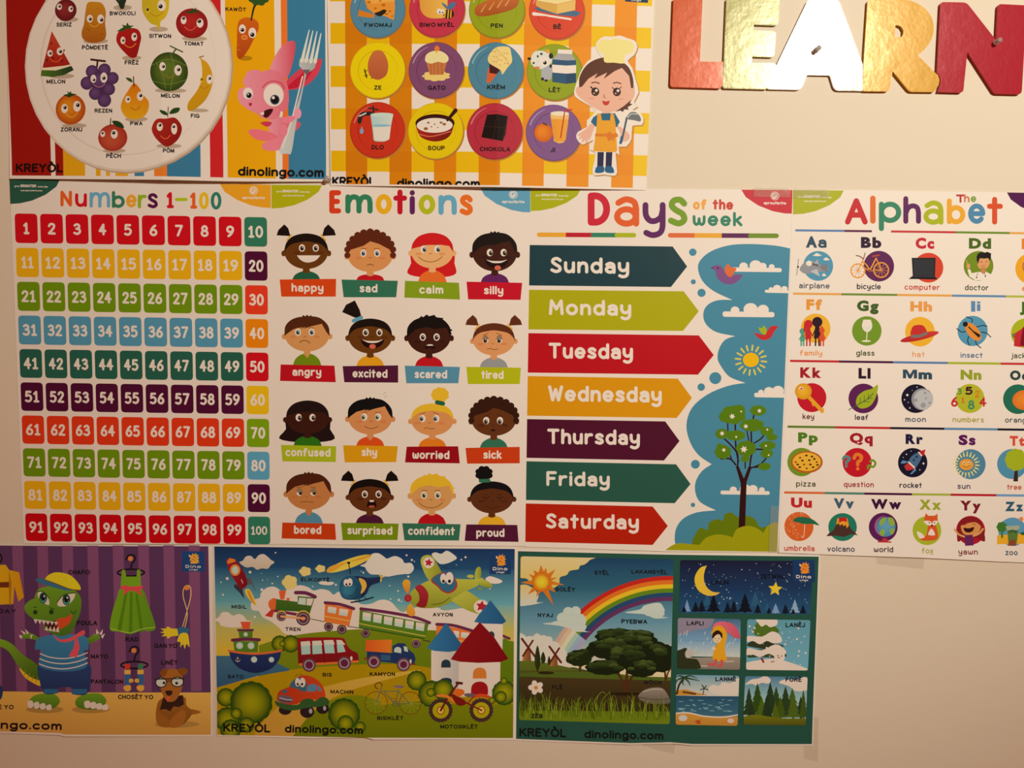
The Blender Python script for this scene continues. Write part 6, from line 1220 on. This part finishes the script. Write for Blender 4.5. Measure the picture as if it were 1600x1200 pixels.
for x in (288, 402): E('8a9c80', x, 52, 36); E('b0b8a4', x, 52, 24)
P('1f2c5c', spl([(182, 110), (205, 190), (280, 275), (400, 320), (500, 318), (610, 275), (685, 190), (705, 100)], False, 4)+spl([(705, 100), (450, 135), (182, 110)], False, 3), '16204a', 90); S('b85a2c', [180, 105, 320, 125, 450, 132, 600, 118, 705, 98], 22, True, True)
for x, r in ((433, 32), (607, 28)): E('8a9c88', x, 190, r); E('b0b8a4', x, 190, r*.7)
S('b89478', [268, 165, 268, 208], 5); S('b89478', [245, 195, 255, 208, 268, 212, 282, 208, 292, 195], 5, True, True); S('b89478', [255, 178, 280, 178], 4)
cap2('BATO', 170, 326, 380, 38, '12141c')
bs = part('bus', 'dark red bus with four windows')
P('841418', spl([(878, 230), (870, 0), (900, -30), (1100, -38), (1300, -35), (1340, -20)], False, 3)+spl([(1370, 50), (1410, 90), (1470, 120), (1480, 180), (1470, 205), (1200, 225), (900, 245)], False, 3), '6a0e14', 90); S('c0602c', [890, 235, 1180, 222, 1475, 200], 22, True, True)
for a in ([900, 8, 992, 0, 1000, 130, 910, 138], [1015, 0, 1105, -5, 1118, 125, 1020, 132], [1130, -8, 1225, -12, 1242, 120, 1145, 122], [1258, -12, 1310, -10, 1350, 105, 1270, 115]): P('8c9c90', a); P('b8b8a8', [a[0], a[1], a[2], a[3], a[4], a[3]+45, a[6], a[1]+45])
S('4a0a10', [1130, 130, 1140, 220], 5); E('d8c08c', 1408, 170, 12, 22)
for x, y in ((985, 240), (1338, 218)): E('5a3034', x, y, 68); E('806c6c', x, y, 52); E('5a1a34', x, y, 38)
cap2('BIS', 1120, 1212, 355, 38)
cr = part('car', 'red cartoon car with eyes in its windscreen')
for x, y, rx, ry in ((745, 690, 65, 50), (965, 705, 72, 64), (1120, 670, 64, 58)): E('241616', x, y, rx, ry)
B('2c4a24', [645, 600, 700, 620, 860, 640, 960, 580, 1040, 600, 1080, 570, 1150, 565, 1185, 600, 1160, 640, 1050, 660, 950, 670, 830, 695, 720, 680, 655, 640], n=4); B('a02a14', [665, 560, 690, 500, 790, 455, 830, 390, 900, 348, 990, 350, 1080, 400, 1130, 470, 1145, 560, 1080, 590, 1000, 580, 940, 590, 850, 635, 740, 630, 670, 600], 'b03a18', 0)
B('34546c', [790, 455, 830, 390, 890, 362, 950, 400, 965, 450, 940, 510, 870, 480], n=3); B('4a6c88', [958, 500, 985, 440, 1030, 430, 1055, 440, 1050, 500], n=3); B('4a6c88', [1070, 440, 1085, 450, 1112, 495, 1075, 498], n=3); E('e0d0c0', 868, 412, 24, 44); E('e0d0c0', 918, 415, 30, 48); E('181210', 870, 432, 11, 14); E('181210', 914, 432, 12, 14); S('22140e', [845, 355, 868, 335], 4); S('22140e', [890, 333, 912, 342], 4)
B('5c4448', [675, 580, 700, 540, 800, 560, 825, 590, 790, 620, 700, 615], n=3); S('a8948c', [690, 570, 750, 585, 815, 592], 7, True, True); S('3a2428', [690, 592, 750, 605, 810, 608], 7, True, True); B('2c4a24', [895, 640, 910, 595, 970, 575, 1030, 590, 1030, 640, 960, 640], n=3); B('2c4a24', [1060, 610, 1090, 565, 1150, 562, 1180, 600, 1175, 640, 1110, 625], n=3); E('8a8078', 1000, 700, 18, 26); E('8a8078', 1140, 670, 16, 24)
E('3a4a5c', 740, 505, 26, 20)
cap2('MACHIN', 1198, 1428, 525, 40)
vf(V4)
tk = part('truck', 'blue lorry with an orange load')
P('c04c1c', [80, -10, 340, -15, 330, 120, 75, 100], 'cf6a20', 0); P('1c2c5c', [90, 100, 345, 120, 345, 50, 400, 20, 470, 25, 500, 80, 560, 130, 575, 180, 560, 230, 480, 240, 330, 215, 90, 190]); P('2c4c74', [230, 135, 325, 140, 325, 195, 230, 190]); P('a4b4b0', spl([(360, 110), (365, 75), (395, 58), (430, 75), (432, 122)], False, 3)); P('a4b4b0', [455, 50, 490, 60, 500, 110, 462, 100]); S('8a1c24', [65, 170, 90, 180], 14); S('7a1c24', [510, 235, 570, 232], 12); E('d8c08c', 525, 205, 11, 22)
for x, y in ((160, 205), (455, 235)): E('5a3034', x, y, 68); E('806c6c', x, y, 52); E('5a1a34', x, y, 36)
cap2('KAMYON', 118, 370, 347, 40)
bc = part('bicycle', 'thin brown bicycle')
for x, y, rx in ((182, 615, 112), (522, 620, 108)):
    ring('6a2410', x, y, rx, 112, 6)
    for i in range(6): a = math.radians(30*i+5); S('a8963c', [x-rx*math.cos(a), y-108*math.sin(a), x+rx*math.cos(a), y+108*math.sin(a)], 2)
for a, w in (([182, 615, 240, 450], 9), ([230, 498, 395, 500], 8), ([262, 505, 365, 620], 9), ([405, 480, 375, 625], 9), ([405, 505, 522, 625], 8), ([375, 628, 520, 625], 6), ([375, 600, 470, 600], 4)): S('54543c', a, w)
S('6a2c14', [245, 440, 215, 412, 180, 425, 172, 455, 200, 475], 10, True, True); B('6a4c50', [358, 455, 380, 442, 450, 448, 452, 465, 410, 470], n=3); ring('54403c', 375, 627, 26, 26, 6); S('8a4c1c', [330, 570, 380, 580], 6); S('8a4c1c', [370, 690, 410, 685], 6)
cap2('BISIKLÈT', 193, 455, 785, 38)
mc = part('motorcycle', 'red dirt motorbike with knobbly tyres')
for x, y in ((825, 695), (1230, 695)):
    part('wheel', None, mc); P('3c2420', bumpy(x, y, 112, 112, 20, .08)); E('9a8a0c', x, y, 82, 80); ring('8a2c14', x, y, 36, 38, 7); E('d8a054', x, y, 28, 30); E('3a1410', x, y, 10)
resume(mc); S('5a1414', [825, 695, 900, 560, 1000, 425], 20); S('4a1c18', [985, 420, 1035, 425], 26, True); B('c86a28', [780, 555, 800, 535, 870, 535, 920, 560, 990, 620, 940, 610, 880, 568], n=3); B('c0581c', [950, 520, 980, 480, 1050, 490, 1058, 530, 1000, 560], n=3); B('6a1410', [930, 530, 1000, 560, 1060, 590, 1080, 630, 1020, 650, 970, 620], n=3); B('5a4444', [1055, 535, 1100, 525, 1175, 535, 1160, 560, 1090, 560], n=3); B('b83c1c', [1160, 545, 1230, 530, 1310, 550, 1322, 575, 1240, 560, 1170, 570], n=3); S('6a1810', [1080, 620, 1230, 695], 14); S('8a2014', [1100, 620, 1160, 550], 12)
cap2('MOTOSIKLÈT', 820, 1195, 875, 40)
vf(V2); dinologo(1310, 110, 215, 220, .012)
vf(V3); part('bottom_lettering'); TX('KREYÒL', 125, 598, 910, 84, '14120c', .025, gap=.06); part('bottom_lettering'); TX('dinolingo.com', 742, 1525, 915, 80, '10120c', .025, gap=.06)
for p in G.parts:
    if p.clip is None: p.clip = [wall(*q) for q in VQ]
finish()
# ------------------------------------------------------------------ nature poster
poster('nature_poster', 'teal nature poster with rainbow meadow and five small weather pictures', 'poster', 'paper vocabulary posters in creole',
       [(806.5, 857.5), (1281, 866.5), (1269.5, 1164), (1080, 1162), (1052, 1159.3), (1030, 1159.3), (985, 1161), (803.8, 1156)], .0006, MATTE, 'c2a184', folds=[(1047, .0034)], curl=.001)
frame(0, 0, 1)
part('teal_ground', 'plain dark teal background'); P('21483f', [809.3, 861, 1279, 869.5, 1268, 1161.8, 1080, 1159.8, 1045, 1156.8, 985, 1158.5, 806.3, 1153.6])
TE = '21483f'
def panel(name, lab, q, r):
    global PC
    PC = rquad(pairs(q), r, 2)
    return part(name, lab, None, PC)
def ppart(n, l=None, par=None): return part(n, l, par, PC)
frame(800, 855, .25833)
panel('meadow_picture', 'big picture of a rainbow over a meadow with trees', [52, 54, 974, 68, 950, 1060, 42, 1042], 14)
def pb(y0, y1, c, c2): P(c, [30, y0, 990, y0+8, 990, y1+8, 30, y1], c2, 90)
pb(40, 250, '16345c', '2c5a78'); pb(250, 450, '2c5a78', '5a7a80'); pb(450, 560, '5a7a80', '7a8a80'); pb(560, 720, '7a8a80', 'd8c090')
ppart('cloud', 'pale yellow cloud around the sun')
B('c4a878', [30, 40, 480, 50, 468, 75, 440, 100, 410, 110, 400, 130, 350, 140, 330, 165, 290, 180, 285, 215, 260, 240, 220, 250, 130, 230, 90, 190, 30, 170], 'c8ac54', 90); B('c8a868', [30, 245, 80, 225, 130, 250, 160, 290, 150, 330, 190, 330, 100, 350, 30, 345], 'b4b0a0', 90)
rb = ppart('rainbow', 'six-band rainbow')
cx, cy = 950, 968
bands = ['b0221c', 'c86420', 'd8aa24', '58781c', '22406c', '5a2c58']
pale = ['b48a74', 'bc9c7a', 'c0b088', '94a084', '8490a0', '92849a']
for i, c in enumerate(bands):
    r1, r2 = 800-i*25, 800-(i+1)*25
    for a0, a1, c_ in ((208, 219, pale[i]), (219, 236, c), (236, 254, c), (254, 273, c)):
        A_ = [(cx+r1*math.cos(math.radians(a0+(a1-a0)*t/6)), cy+r1*math.sin(math.radians(a0+(a1-a0)*t/6))) for t in range(7)]
        B_ = [(cx+r2*math.cos(math.radians(a0+(a1-a0)*t/6)), cy+r2*math.sin(math.radians(a0+(a1-a0)*t/6))) for t in range(7)]
        P(c_, A_+B_[::-1])
def fluff(c, blobs, c2=None):
    for x, y, rx, ry in blobs: E(c, x, y, rx, ry, 0, c2, 90)
ppart('cloud', 'pale blue grey cloud on the rainbow')
B('a8a4a4', [185, 460, 265, 450, 290, 440, 400, 440, 440, 500, 480, 508, 400, 506, 340, 486, 280, 472], 'b8b0a8', 90)
fluff('a8a8a8', [(340, 388, 32, 30), (385, 385, 30, 32), (310, 425, 40, 34), (365, 440, 62, 45), (410, 440, 38, 42), (400, 478, 50, 30), (300, 455, 60, 14)], 'b4aca4')
BP = [680, 390, 770, 370, 800, 345, 890, 330, 918, 380, 905, 410, 940, 418, 860, 424, 800, 400]; frame(800, 855, .25833); ppart('cloud', 'small grey cloud under the rainbow'); fluff('b0a8a4', [(855, 360, 40, 28), (890, 375, 30, 26), (820, 385, 50, 16), (860, 398, 60, 16)]); B('b0a8a4', BP, 'a8a8a8', 90)
ppart('cloud', 'pale cloud bank on the horizon'); fluff('beb0a4', [(150, 545, 24, 24), (190, 555, 26, 26), (222, 560, 24, 24), (110, 565, 40, 30), (60, 560, 34, 34), (250, 600, 40, 34), (290, 640, 40, 36)])
B('bcaea4', [30, 540, 60, 520, 90, 550, 130, 545, 150, 518, 190, 540, 235, 540, 250, 580, 310, 610, 330, 680, 380, 720, 30, 720], 'c4b09c', 90, 3)
sn = ppart('sun', 'orange sun with spiky rays')
for a in ([175, 105, 160, 150, 195, 150], [205, 120, 185, 160, 215, 165], [262, 130, 205, 165, 230, 190], [130, 135, 140, 180, 165, 155], [100, 160, 135, 200, 150, 175], [50, 212, 140, 195, 140, 230], [95, 285, 140, 220, 165, 250], [145, 300, 160, 240, 190, 250], [250, 350, 180, 255, 215, 235], [265, 272, 205, 245, 230, 215], [318, 225, 220, 195, 225, 225], [275, 180, 220, 185, 228, 205]): P('c06c1c', a)
R('d8a02c', 178, 208, 58, 60, 'bc5c14', 0, 0, 3); R('e0bc34', 178, 208, 38, 38, 'd89a1c', 0, 0, 2)
ppart('hill', 'green brown meadow')
P('5a6420', spl([(30, 690), (90, 683), (200, 695), (330, 720), (440, 745)], False, 4)+[(440, 800), (30, 800)], '4a5018', 90); P('4c4a1c', [30, 745, 440, 742, 990, 745, 990, 900, 30, 900], '33280e', 90); P('d0b484', spl([(345, 712), (450, 738), (620, 765), (820, 775), (980, 780), (980, 690), (700, 690), (450, 700)], True, 3)); P('4a5a1c', spl([(30, 760), (300, 748), (560, 752), (760, 772), (980, 778)], False, 3)+[(980, 810), (30, 790)]); P('42331a', [30, 780, 990, 800, 990, 1010, 30, 1010], '2c200e', 90)
for x, s in ((100, 1), (262, .9)):
    ppart('windmill', 'small brown windmill on the hill'); y = 610+(0 if x < 200 else 40); P('a06a3c', [x-18*s, y+5, x+10*s, y, x+16*s, y+75*s, x-38*s, y+72*s], '6a3c20', 0)
    S('5a1c18', [x-40*s, y-58*s, x+38*s, y+48*s], 13); S('5a1c18', [x+26*s, y-48*s, x-34*s, y+46*s], 11)
ppart('cypress', 'dark slim cypress trees'); 
for x, y, w, h in ((154, 665, 17, 75), (188, 665, 14, 36), (224, 682, 9, 28)): B('2c3414', [x, y-h, x+w, y, x+w*.8, y+h*.7, x, y+h, x-w*.8, y+h*.7, x-w, y], '20260c', 0, 3)
E('2a200e', 205, 757, 50, 9); P('2a1c10', [150, 735, 158, 735, 158, 750, 150, 750])
def acacia(blobs, trunk, lab, c='34431a', c2='161c0c', c3='4a5a28'):
    random.seed(8)
    t = ppart('tree', lab)
    for a, w in trunk: S('4a2814', a, w, True, True)
    ppart('crown', None, t)
    for x, y, rx, ry in blobs: P(c2, bumpy(x, y+ry*.12, rx*1.02, ry, 11, .07))
    for x, y, rx, ry in blobs:
        for k in range(max(5, int(rx/9))):
            t = random.uniform(-.85, .85); yy = y-ry*(.75*math.sqrt(1-t*t))+ry*random.uniform(0, .7)
            w = random.uniform(.16, .3)*rx
            P(random.choice([c, c3, c]), bumpy(x+t*rx*.88, yy, w, w*.5, 6, .14), c2, 90)
acacia(((405, 660, 72, 48), (440, 640, 50, 34), (370, 675, 42, 24)), (([408, 745, 405, 710, 385, 680], 8), ([412, 745, 420, 705, 440, 680], 8)), 'small round tree on the left', '3c4a20', '1c240c')
acacia(((925, 640, 60, 65), (900, 690, 60, 50)), (([925, 795, 920, 740, 900, 700], 12), ([930, 790, 940, 750, 960, 720], 9)), 'dark tree at the right edge')
acacia(((640, 530, 130, 48), (590, 600, 130, 60), (820, 640, 130, 100), (740, 560, 130, 62), (560, 715, 110, 44), (700, 650, 130, 70), (780, 720, 90, 50), (760, 520, 90, 30)), (([680, 875, 665, 800, 620, 735], 14), ([685, 875, 690, 790, 700, 690], 16), ([690, 875, 715, 790, 780, 715], 14), ([672, 830, 650, 770, 640, 740], 9)), 'big spreading dark green tree')
ppart('tree_shade'); E('241a0c', 680, 880, 130, 9)
ppart('stone', 'grey rounded stone'); B('84705c', [760, 895, 790, 860, 840, 842, 900, 842, 930, 870, 950, 910, 945, 935, 860, 940, 790, 925], '5a4a3c', 90); S('4a3a30', [765, 898, 850, 912, 945, 908], 5, True, True); S('a8927c', [790, 866, 850, 850, 905, 852], 4, True, True)
gr = ppart('grass', 'tall green grass'); P('5a6c10', [30, 985, 980, 985, 960, 1070, 30, 1055], '6a7a14', 90)
random.seed(11)
for i in range(190):
    x = random.uniform(35, 955); h = random.uniform(50, 120); d = random.uniform(-30, 30); y = random.uniform(975, 1035)
    S(random.choice(['6a7a18', '566810', '7c8a28', '48580c']), [x, y, x+d*.3, y-h*.6, x+d, y-h], random.uniform(4, 8), True, True, .8)
S('6a7a20', [505, 975, 500, 920, 540, 870, 565, 880], 4, True, True); S('6a7a20', [530, 980, 550, 910, 590, 870], 4, True, True)
fl = ppart('flower', 'white flower with an orange centre'); S('5a6c20', [165, 870, 190, 900, 195, 960], 5, True, True)
for k in range(5): a = math.radians(72*k+36); E('dccab4', 145+27*math.cos(a), 845+24*math.sin(a), 21, 17, 72*k+36)
E('b87a2c', 145, 846, 12)
def cw_(t, x0, x1, b_, h, c='141412'): part('caption_word', 'word %s' % t); TX(t, x0, x1, b_, h, c, .025)
for t, x0, x1, b_, h in (('SOLÈY', 262, 382, 265, 26), ('SYÈL', 497, 587, 163, 26), ('LAKANSYÈL', 720, 935, 155, 25), ('NYAJ', 156, 247, 421, 25), ('PYEBWA', 660, 815, 456, 27), ('FLÈ', 242, 305, 855, 25), ('WÒCH', 793, 900, 822, 25), ('ZÈB', 116, 186, 1030, 26)): cw_(t, x0, x1, b_, h)
part('bottom_lettering'); TX('KREYÒL', 44, 328, 1142, 53, '10140f', .025, gap=.06); part('bottom_lettering'); TX('dinolingo.com', 436, 912, 1148, 50, '10140f', .025, gap=.06)
frame(1040, 855, .26667)
panel('night_picture', 'picture of a moon and star above dark fir trees', [82, 70, 862, 80, 846, 392, 77, 378], 12)
P('17122e', [60, 60, 880, 70, 880, 250, 60, 240], '17305a', 90); P('17305a', [60, 240, 880, 250, 880, 400, 60, 390], '224a78', 90)
random.seed(5)
for i in range(95):
    x, y = random.uniform(95, 840), random.uniform(90, 330); E('9aa0a8', x, y, random.choice([1.6, 2, 2.6, 3.6]))
def fir(x, y, w, h, c, n=4):
    p = [(x, y-h)]
    L_ = []
    for i in range(n):
        t = (i+1)/n; yy = y-h+h*t*.95; L_.append((w*t*.5, yy)); L_.append((w*t*.28, yy-h*.05))
    p += [(x+a, b_) for a, b_ in L_[:-1]]+[(x+w*.08, y-h*.05), (x+w*.08, y), (x-w*.08, y), (x-w*.08, y-h*.05)]+[(x-a, b_) for a, b_ in L_[:-1][::-1]]
    P(c, p)
ppart('fir_tree', 'rows of dark and pale fir trees')
for x, y, w, h, c in ((522, 345, 70, 90, '244f78'), (240, 340, 60, 70, '244f78'), (592, 370, 40, 50, '244f78'), (122, 374, 48, 72, '6a7c90'), (642, 386, 55, 60, '6a7c90'), (755, 385, 62, 82, '7a8898'), (105, 374, 36, 36, '0e1420'), (172, 374, 56, 62, '0e1420'), (208, 374, 56, 70, '0e1420'), (277, 376, 84, 104, '0c101c'), (360, 380, 56, 66, '0e1420'), (396, 380, 56, 74, '0e1420'), (462, 380, 90, 114, '0c101c'), (537, 384, 48, 58, '0e1420'), (603, 386, 36, 38, '0e1420'), (700, 388, 50, 58, '0e1420'), (745, 388, 36, 30, '0e1420'), (803, 388, 48, 54, '0e1420')): fir(x, y, w, h, c)
ppart('moon', 'yellow crescent moon'); P('d8aa2c', spl([(238, 103), (200, 115), (170, 160), (168, 205), (190, 250), (240, 278), (290, 276), (316, 260)], False, 4)+spl([(316, 260), (270, 255), (235, 225), (220, 180), (225, 135), (238, 103)], False, 4), 'c8a048', 0)
ppart('star', 'yellow five-pointed star'); star('dcae30', 640, 242, 44, 20, 5, -85)
for t, x0, x1, b_, h in (('LALIN', 264, 366, 213, 25), ('ZETWAL', 553, 693, 180, 25)): cw_(t, x0, x1, b_, h, '0c0c12')
panel('rain_picture', 'picture of a child in a yellow raincoat under a pink umbrella', [68, 408, 437, 418, 432, 713, 65, 703], 12)
P('3c5474', [50, 400, 450, 410, 450, 550, 50, 540], '6a8498', 90); P('6a8498', [50, 540, 450, 550, 450, 640, 50, 630], 'b0a898', 90); P('8a7460', [50, 640, 450, 640, 450, 720, 50, 715], '746050', 90); B('7c6a70', [50, 400, 260, 405, 272, 440, 240, 470, 180, 478, 120, 495, 50, 500], n=3)
for i in range(34): x, y = random.uniform(80, 430), random.uniform(480, 620); S('c0c4c4', [x, y, x-7, y+16], 3)
B('2a2c18', [60, 610, 90, 590, 120, 585, 130, 640, 180, 650, 200, 690, 190, 705, 60, 705], n=3); B('a89480', [110, 615, 125, 590, 150, 600, 160, 620, 140, 640, 118, 640], n=3); S('a89480', [150, 618, 190, 612], 8)
um = ppart('umbrella', 'pink umbrella'); S('4a3a3a', [285, 590, 360, 430], 5); P('cc6278', spl([(270, 470), (285, 440), (330, 430), (390, 445), (425, 490), (435, 530)], False, 3)+spl([(435, 530), (400, 525), (370, 500), (330, 480), (270, 470)], False, 3), 'b84a66', 0)
kd = ppart('child', 'child in a yellow raincoat and red boots'); B('d0921c', [268, 500, 280, 465, 320, 455, 352, 490, 355, 530, 345, 560, 345, 610, 352, 660, 275, 652, 285, 590, 300, 550, 275, 540], n=4); E('dcaa88', 297, 525, 27, 30); P('2a1410', spl([(272, 530), (272, 500), (300, 480), (328, 500), (325, 530), (312, 505), (290, 510)], True, 3)); E('1a0e0c', 288, 530, 3); E('1a0e0c', 308, 530, 3); S('a04030', [290, 543, 304, 543], 2.5); E('dcaa88', 278, 588, 12, 9)
S('c04a50', [290, 655, 285, 680, 250, 678], 15, True, True); S('c04a50', [325, 658, 325, 685, 305, 690], 15, True, True); S('c8c0b4', [350, 665, 395, 662], 4); S('c8c0b4', [205, 688, 240, 690], 4)
cw_('LAPLI', 120, 220, 452, 25)
panel('snow_picture', 'picture of a snowy fir tree and a snowman', [475, 418, 847, 425, 832, 720, 468, 713], 12)
P('52808e', [450, 400, 860, 410, 860, 730, 450, 730], '64909a', 90); B('c8c0b4', [450, 680, 560, 655, 640, 650, 720, 670, 840, 715, 840, 740, 450, 740], n=4)
sf = ppart('fir_tree', 'fir tree under thick snow')
for a, c in (([475, 640, 520, 595, 640, 600, 700, 620, 690, 645, 560, 640], '343a22'), ([470, 570, 540, 535, 640, 560, 690, 575, 640, 600, 560, 590], '2c301c'), ([512, 500, 530, 440, 600, 440, 660, 480, 640, 510, 560, 520], '4a6420')): B(c, a, n=3)
for a in ([470, 625, 480, 585, 560, 600, 640, 565, 690, 590, 702, 620, 650, 640, 600, 620, 550, 640, 510, 625], [472, 550, 478, 515, 560, 520, 620, 490, 665, 510, 678, 550, 630, 560, 590, 545, 550, 565, 510, 545], [540, 440, 530, 415, 640, 415, 650, 450, 610, 465, 585, 450, 560, 462]): B('d0c8bc', a, n=3)
ppart('snowman', 'white snowman'); E('d4ccc0', 665, 640, 32, 30); E('d0c8bc', 655, 680, 42, 32); E('4a2a20', 655, 632, 4); E('4a2a20', 678, 634, 4); P('b03424', [666, 638, 650, 645, 666, 648]); S('8a2a20', [560, 648, 570, 668], 12); S('8a4030', [615, 668, 635, 665], 5)
for i in range(48): x, y = random.uniform(485, 840), random.uniform(435, 700); E('d8d4cc', x, y, random.choice([2.5, 4, 6]))
cw_('LANÈJ', 700, 815, 466, 27)
panel('sea_picture', 'picture of a beach with palm trees', [58, 738, 428, 748, 418, 1040, 55, 1030], 12)
P('5a8494', [40, 730, 440, 740, 440, 870, 40, 860], 'bcb4a4', 90); P('24486c', [40, 862, 440, 868, 440, 1000, 40, 990], '3a6480', 90); P('c08a3c', spl([(40, 970), (130, 965), (220, 985), (330, 990), (440, 985)], False, 3)+[(440, 1060), (40, 1050)], 'a8742c', 90); S('d8ccbc', [45, 965, 130, 962, 220, 982, 330, 988, 430, 975], 8, True, True)
for i in range(34): x, y = random.uniform(65, 400), random.uniform(885, 955); S('7a9cac', [x, y, x+random.uniform(12, 30), y+1], 3)
B('c4bcb0', [245, 830, 270, 800, 310, 805, 330, 785, 380, 790, 425, 760, 430, 850, 300, 858], n=3); B('b88034', [55, 835, 110, 825, 180, 845, 240, 858, 55, 858], n=3)
S('3a2418', [62, 850, 75, 800, 105, 755], 11, True, True)
for a in ([105, 755, 65, 770, 55, 795], [105, 755, 80, 745, 58, 752], [105, 755, 140, 745, 180, 760], [105, 755, 150, 765, 195, 775], [105, 755, 130, 780, 140, 805], [105, 755, 95, 785, 105, 800]): S('2c3c1c', a, 12, True, True, 3)
S('3a2418', [215, 855, 222, 820], 5)
for a in ([222, 820, 200, 828], [222, 820, 210, 800], [222, 820, 245, 828], [222, 820, 235, 805]): S('2c3c24', a, 6)
S('4a3420', [100, 840, 170, 852], 10); E('b8a4a0', 98, 992, 26, 18); P('a8401c', [175, 1000, 185, 1008, 205, 1000, 196, 1016, 208, 1028, 190, 1025, 178, 1030, 180, 1018, 160, 1012, 178, 1008]); E('c0a090', 378, 1010, 20, 14)
cw_('LANMÈ', 288, 410, 779, 26)
panel('forest_picture', 'picture of green fir trees in a forest', [462, 750, 830, 758, 818, 1040, 452, 1033], 12)
P('3f6c98', [440, 740, 850, 750, 850, 900, 440, 890], '8aa0a0', 90); B('c8beb0', [462, 800, 500, 770, 540, 765, 580, 750, 612, 770, 600, 795, 560, 790, 530, 805, 500, 795], n=3); B('c8beb0', [660, 790, 700, 770, 760, 775, 830, 755, 835, 830, 760, 840, 720, 810], n=3); P('8a9c8c', [440, 890, 850, 900, 850, 1000, 440, 1000])
ppart('fir_tree', 'rows of green fir trees')
for x, y, w, h, c in ((740, 990, 110, 170, '3f5418'), (645, 980, 100, 170, '2c4018'), (485, 985, 85, 170, '24341c'), (535, 975, 110, 185, '2c4414'), (610, 975, 110, 190, '22341c'), (700, 985, 110, 175, '26381c'), (560, 1000, 90, 130, '455c14'), (670, 1000, 80, 130, '3c5010'), (790, 1000, 80, 130, '24301c'), (500, 1000, 70, 100, '22301a'), (590, 1000, 80, 140, '20301a'), (640, 1000, 60, 100, '4a5c14'), (805, 1000, 60, 170, '3a4c18'), (745, 1000, 90, 150, '465a18')): fir(x, y, w, h, c, 5)
ppart('hill', 'green grass and brown earth'); P('6a6c14', spl([(440, 990), (520, 975), (620, 990), (720, 1000), (850, 1000)], False, 3)+[(850, 1050), (440, 1050)], '4a4410', 90)
cw_('FORÈ', 700, 795, 785, 27)
dinologo(742, 72, 130, 130, .02)
finish()
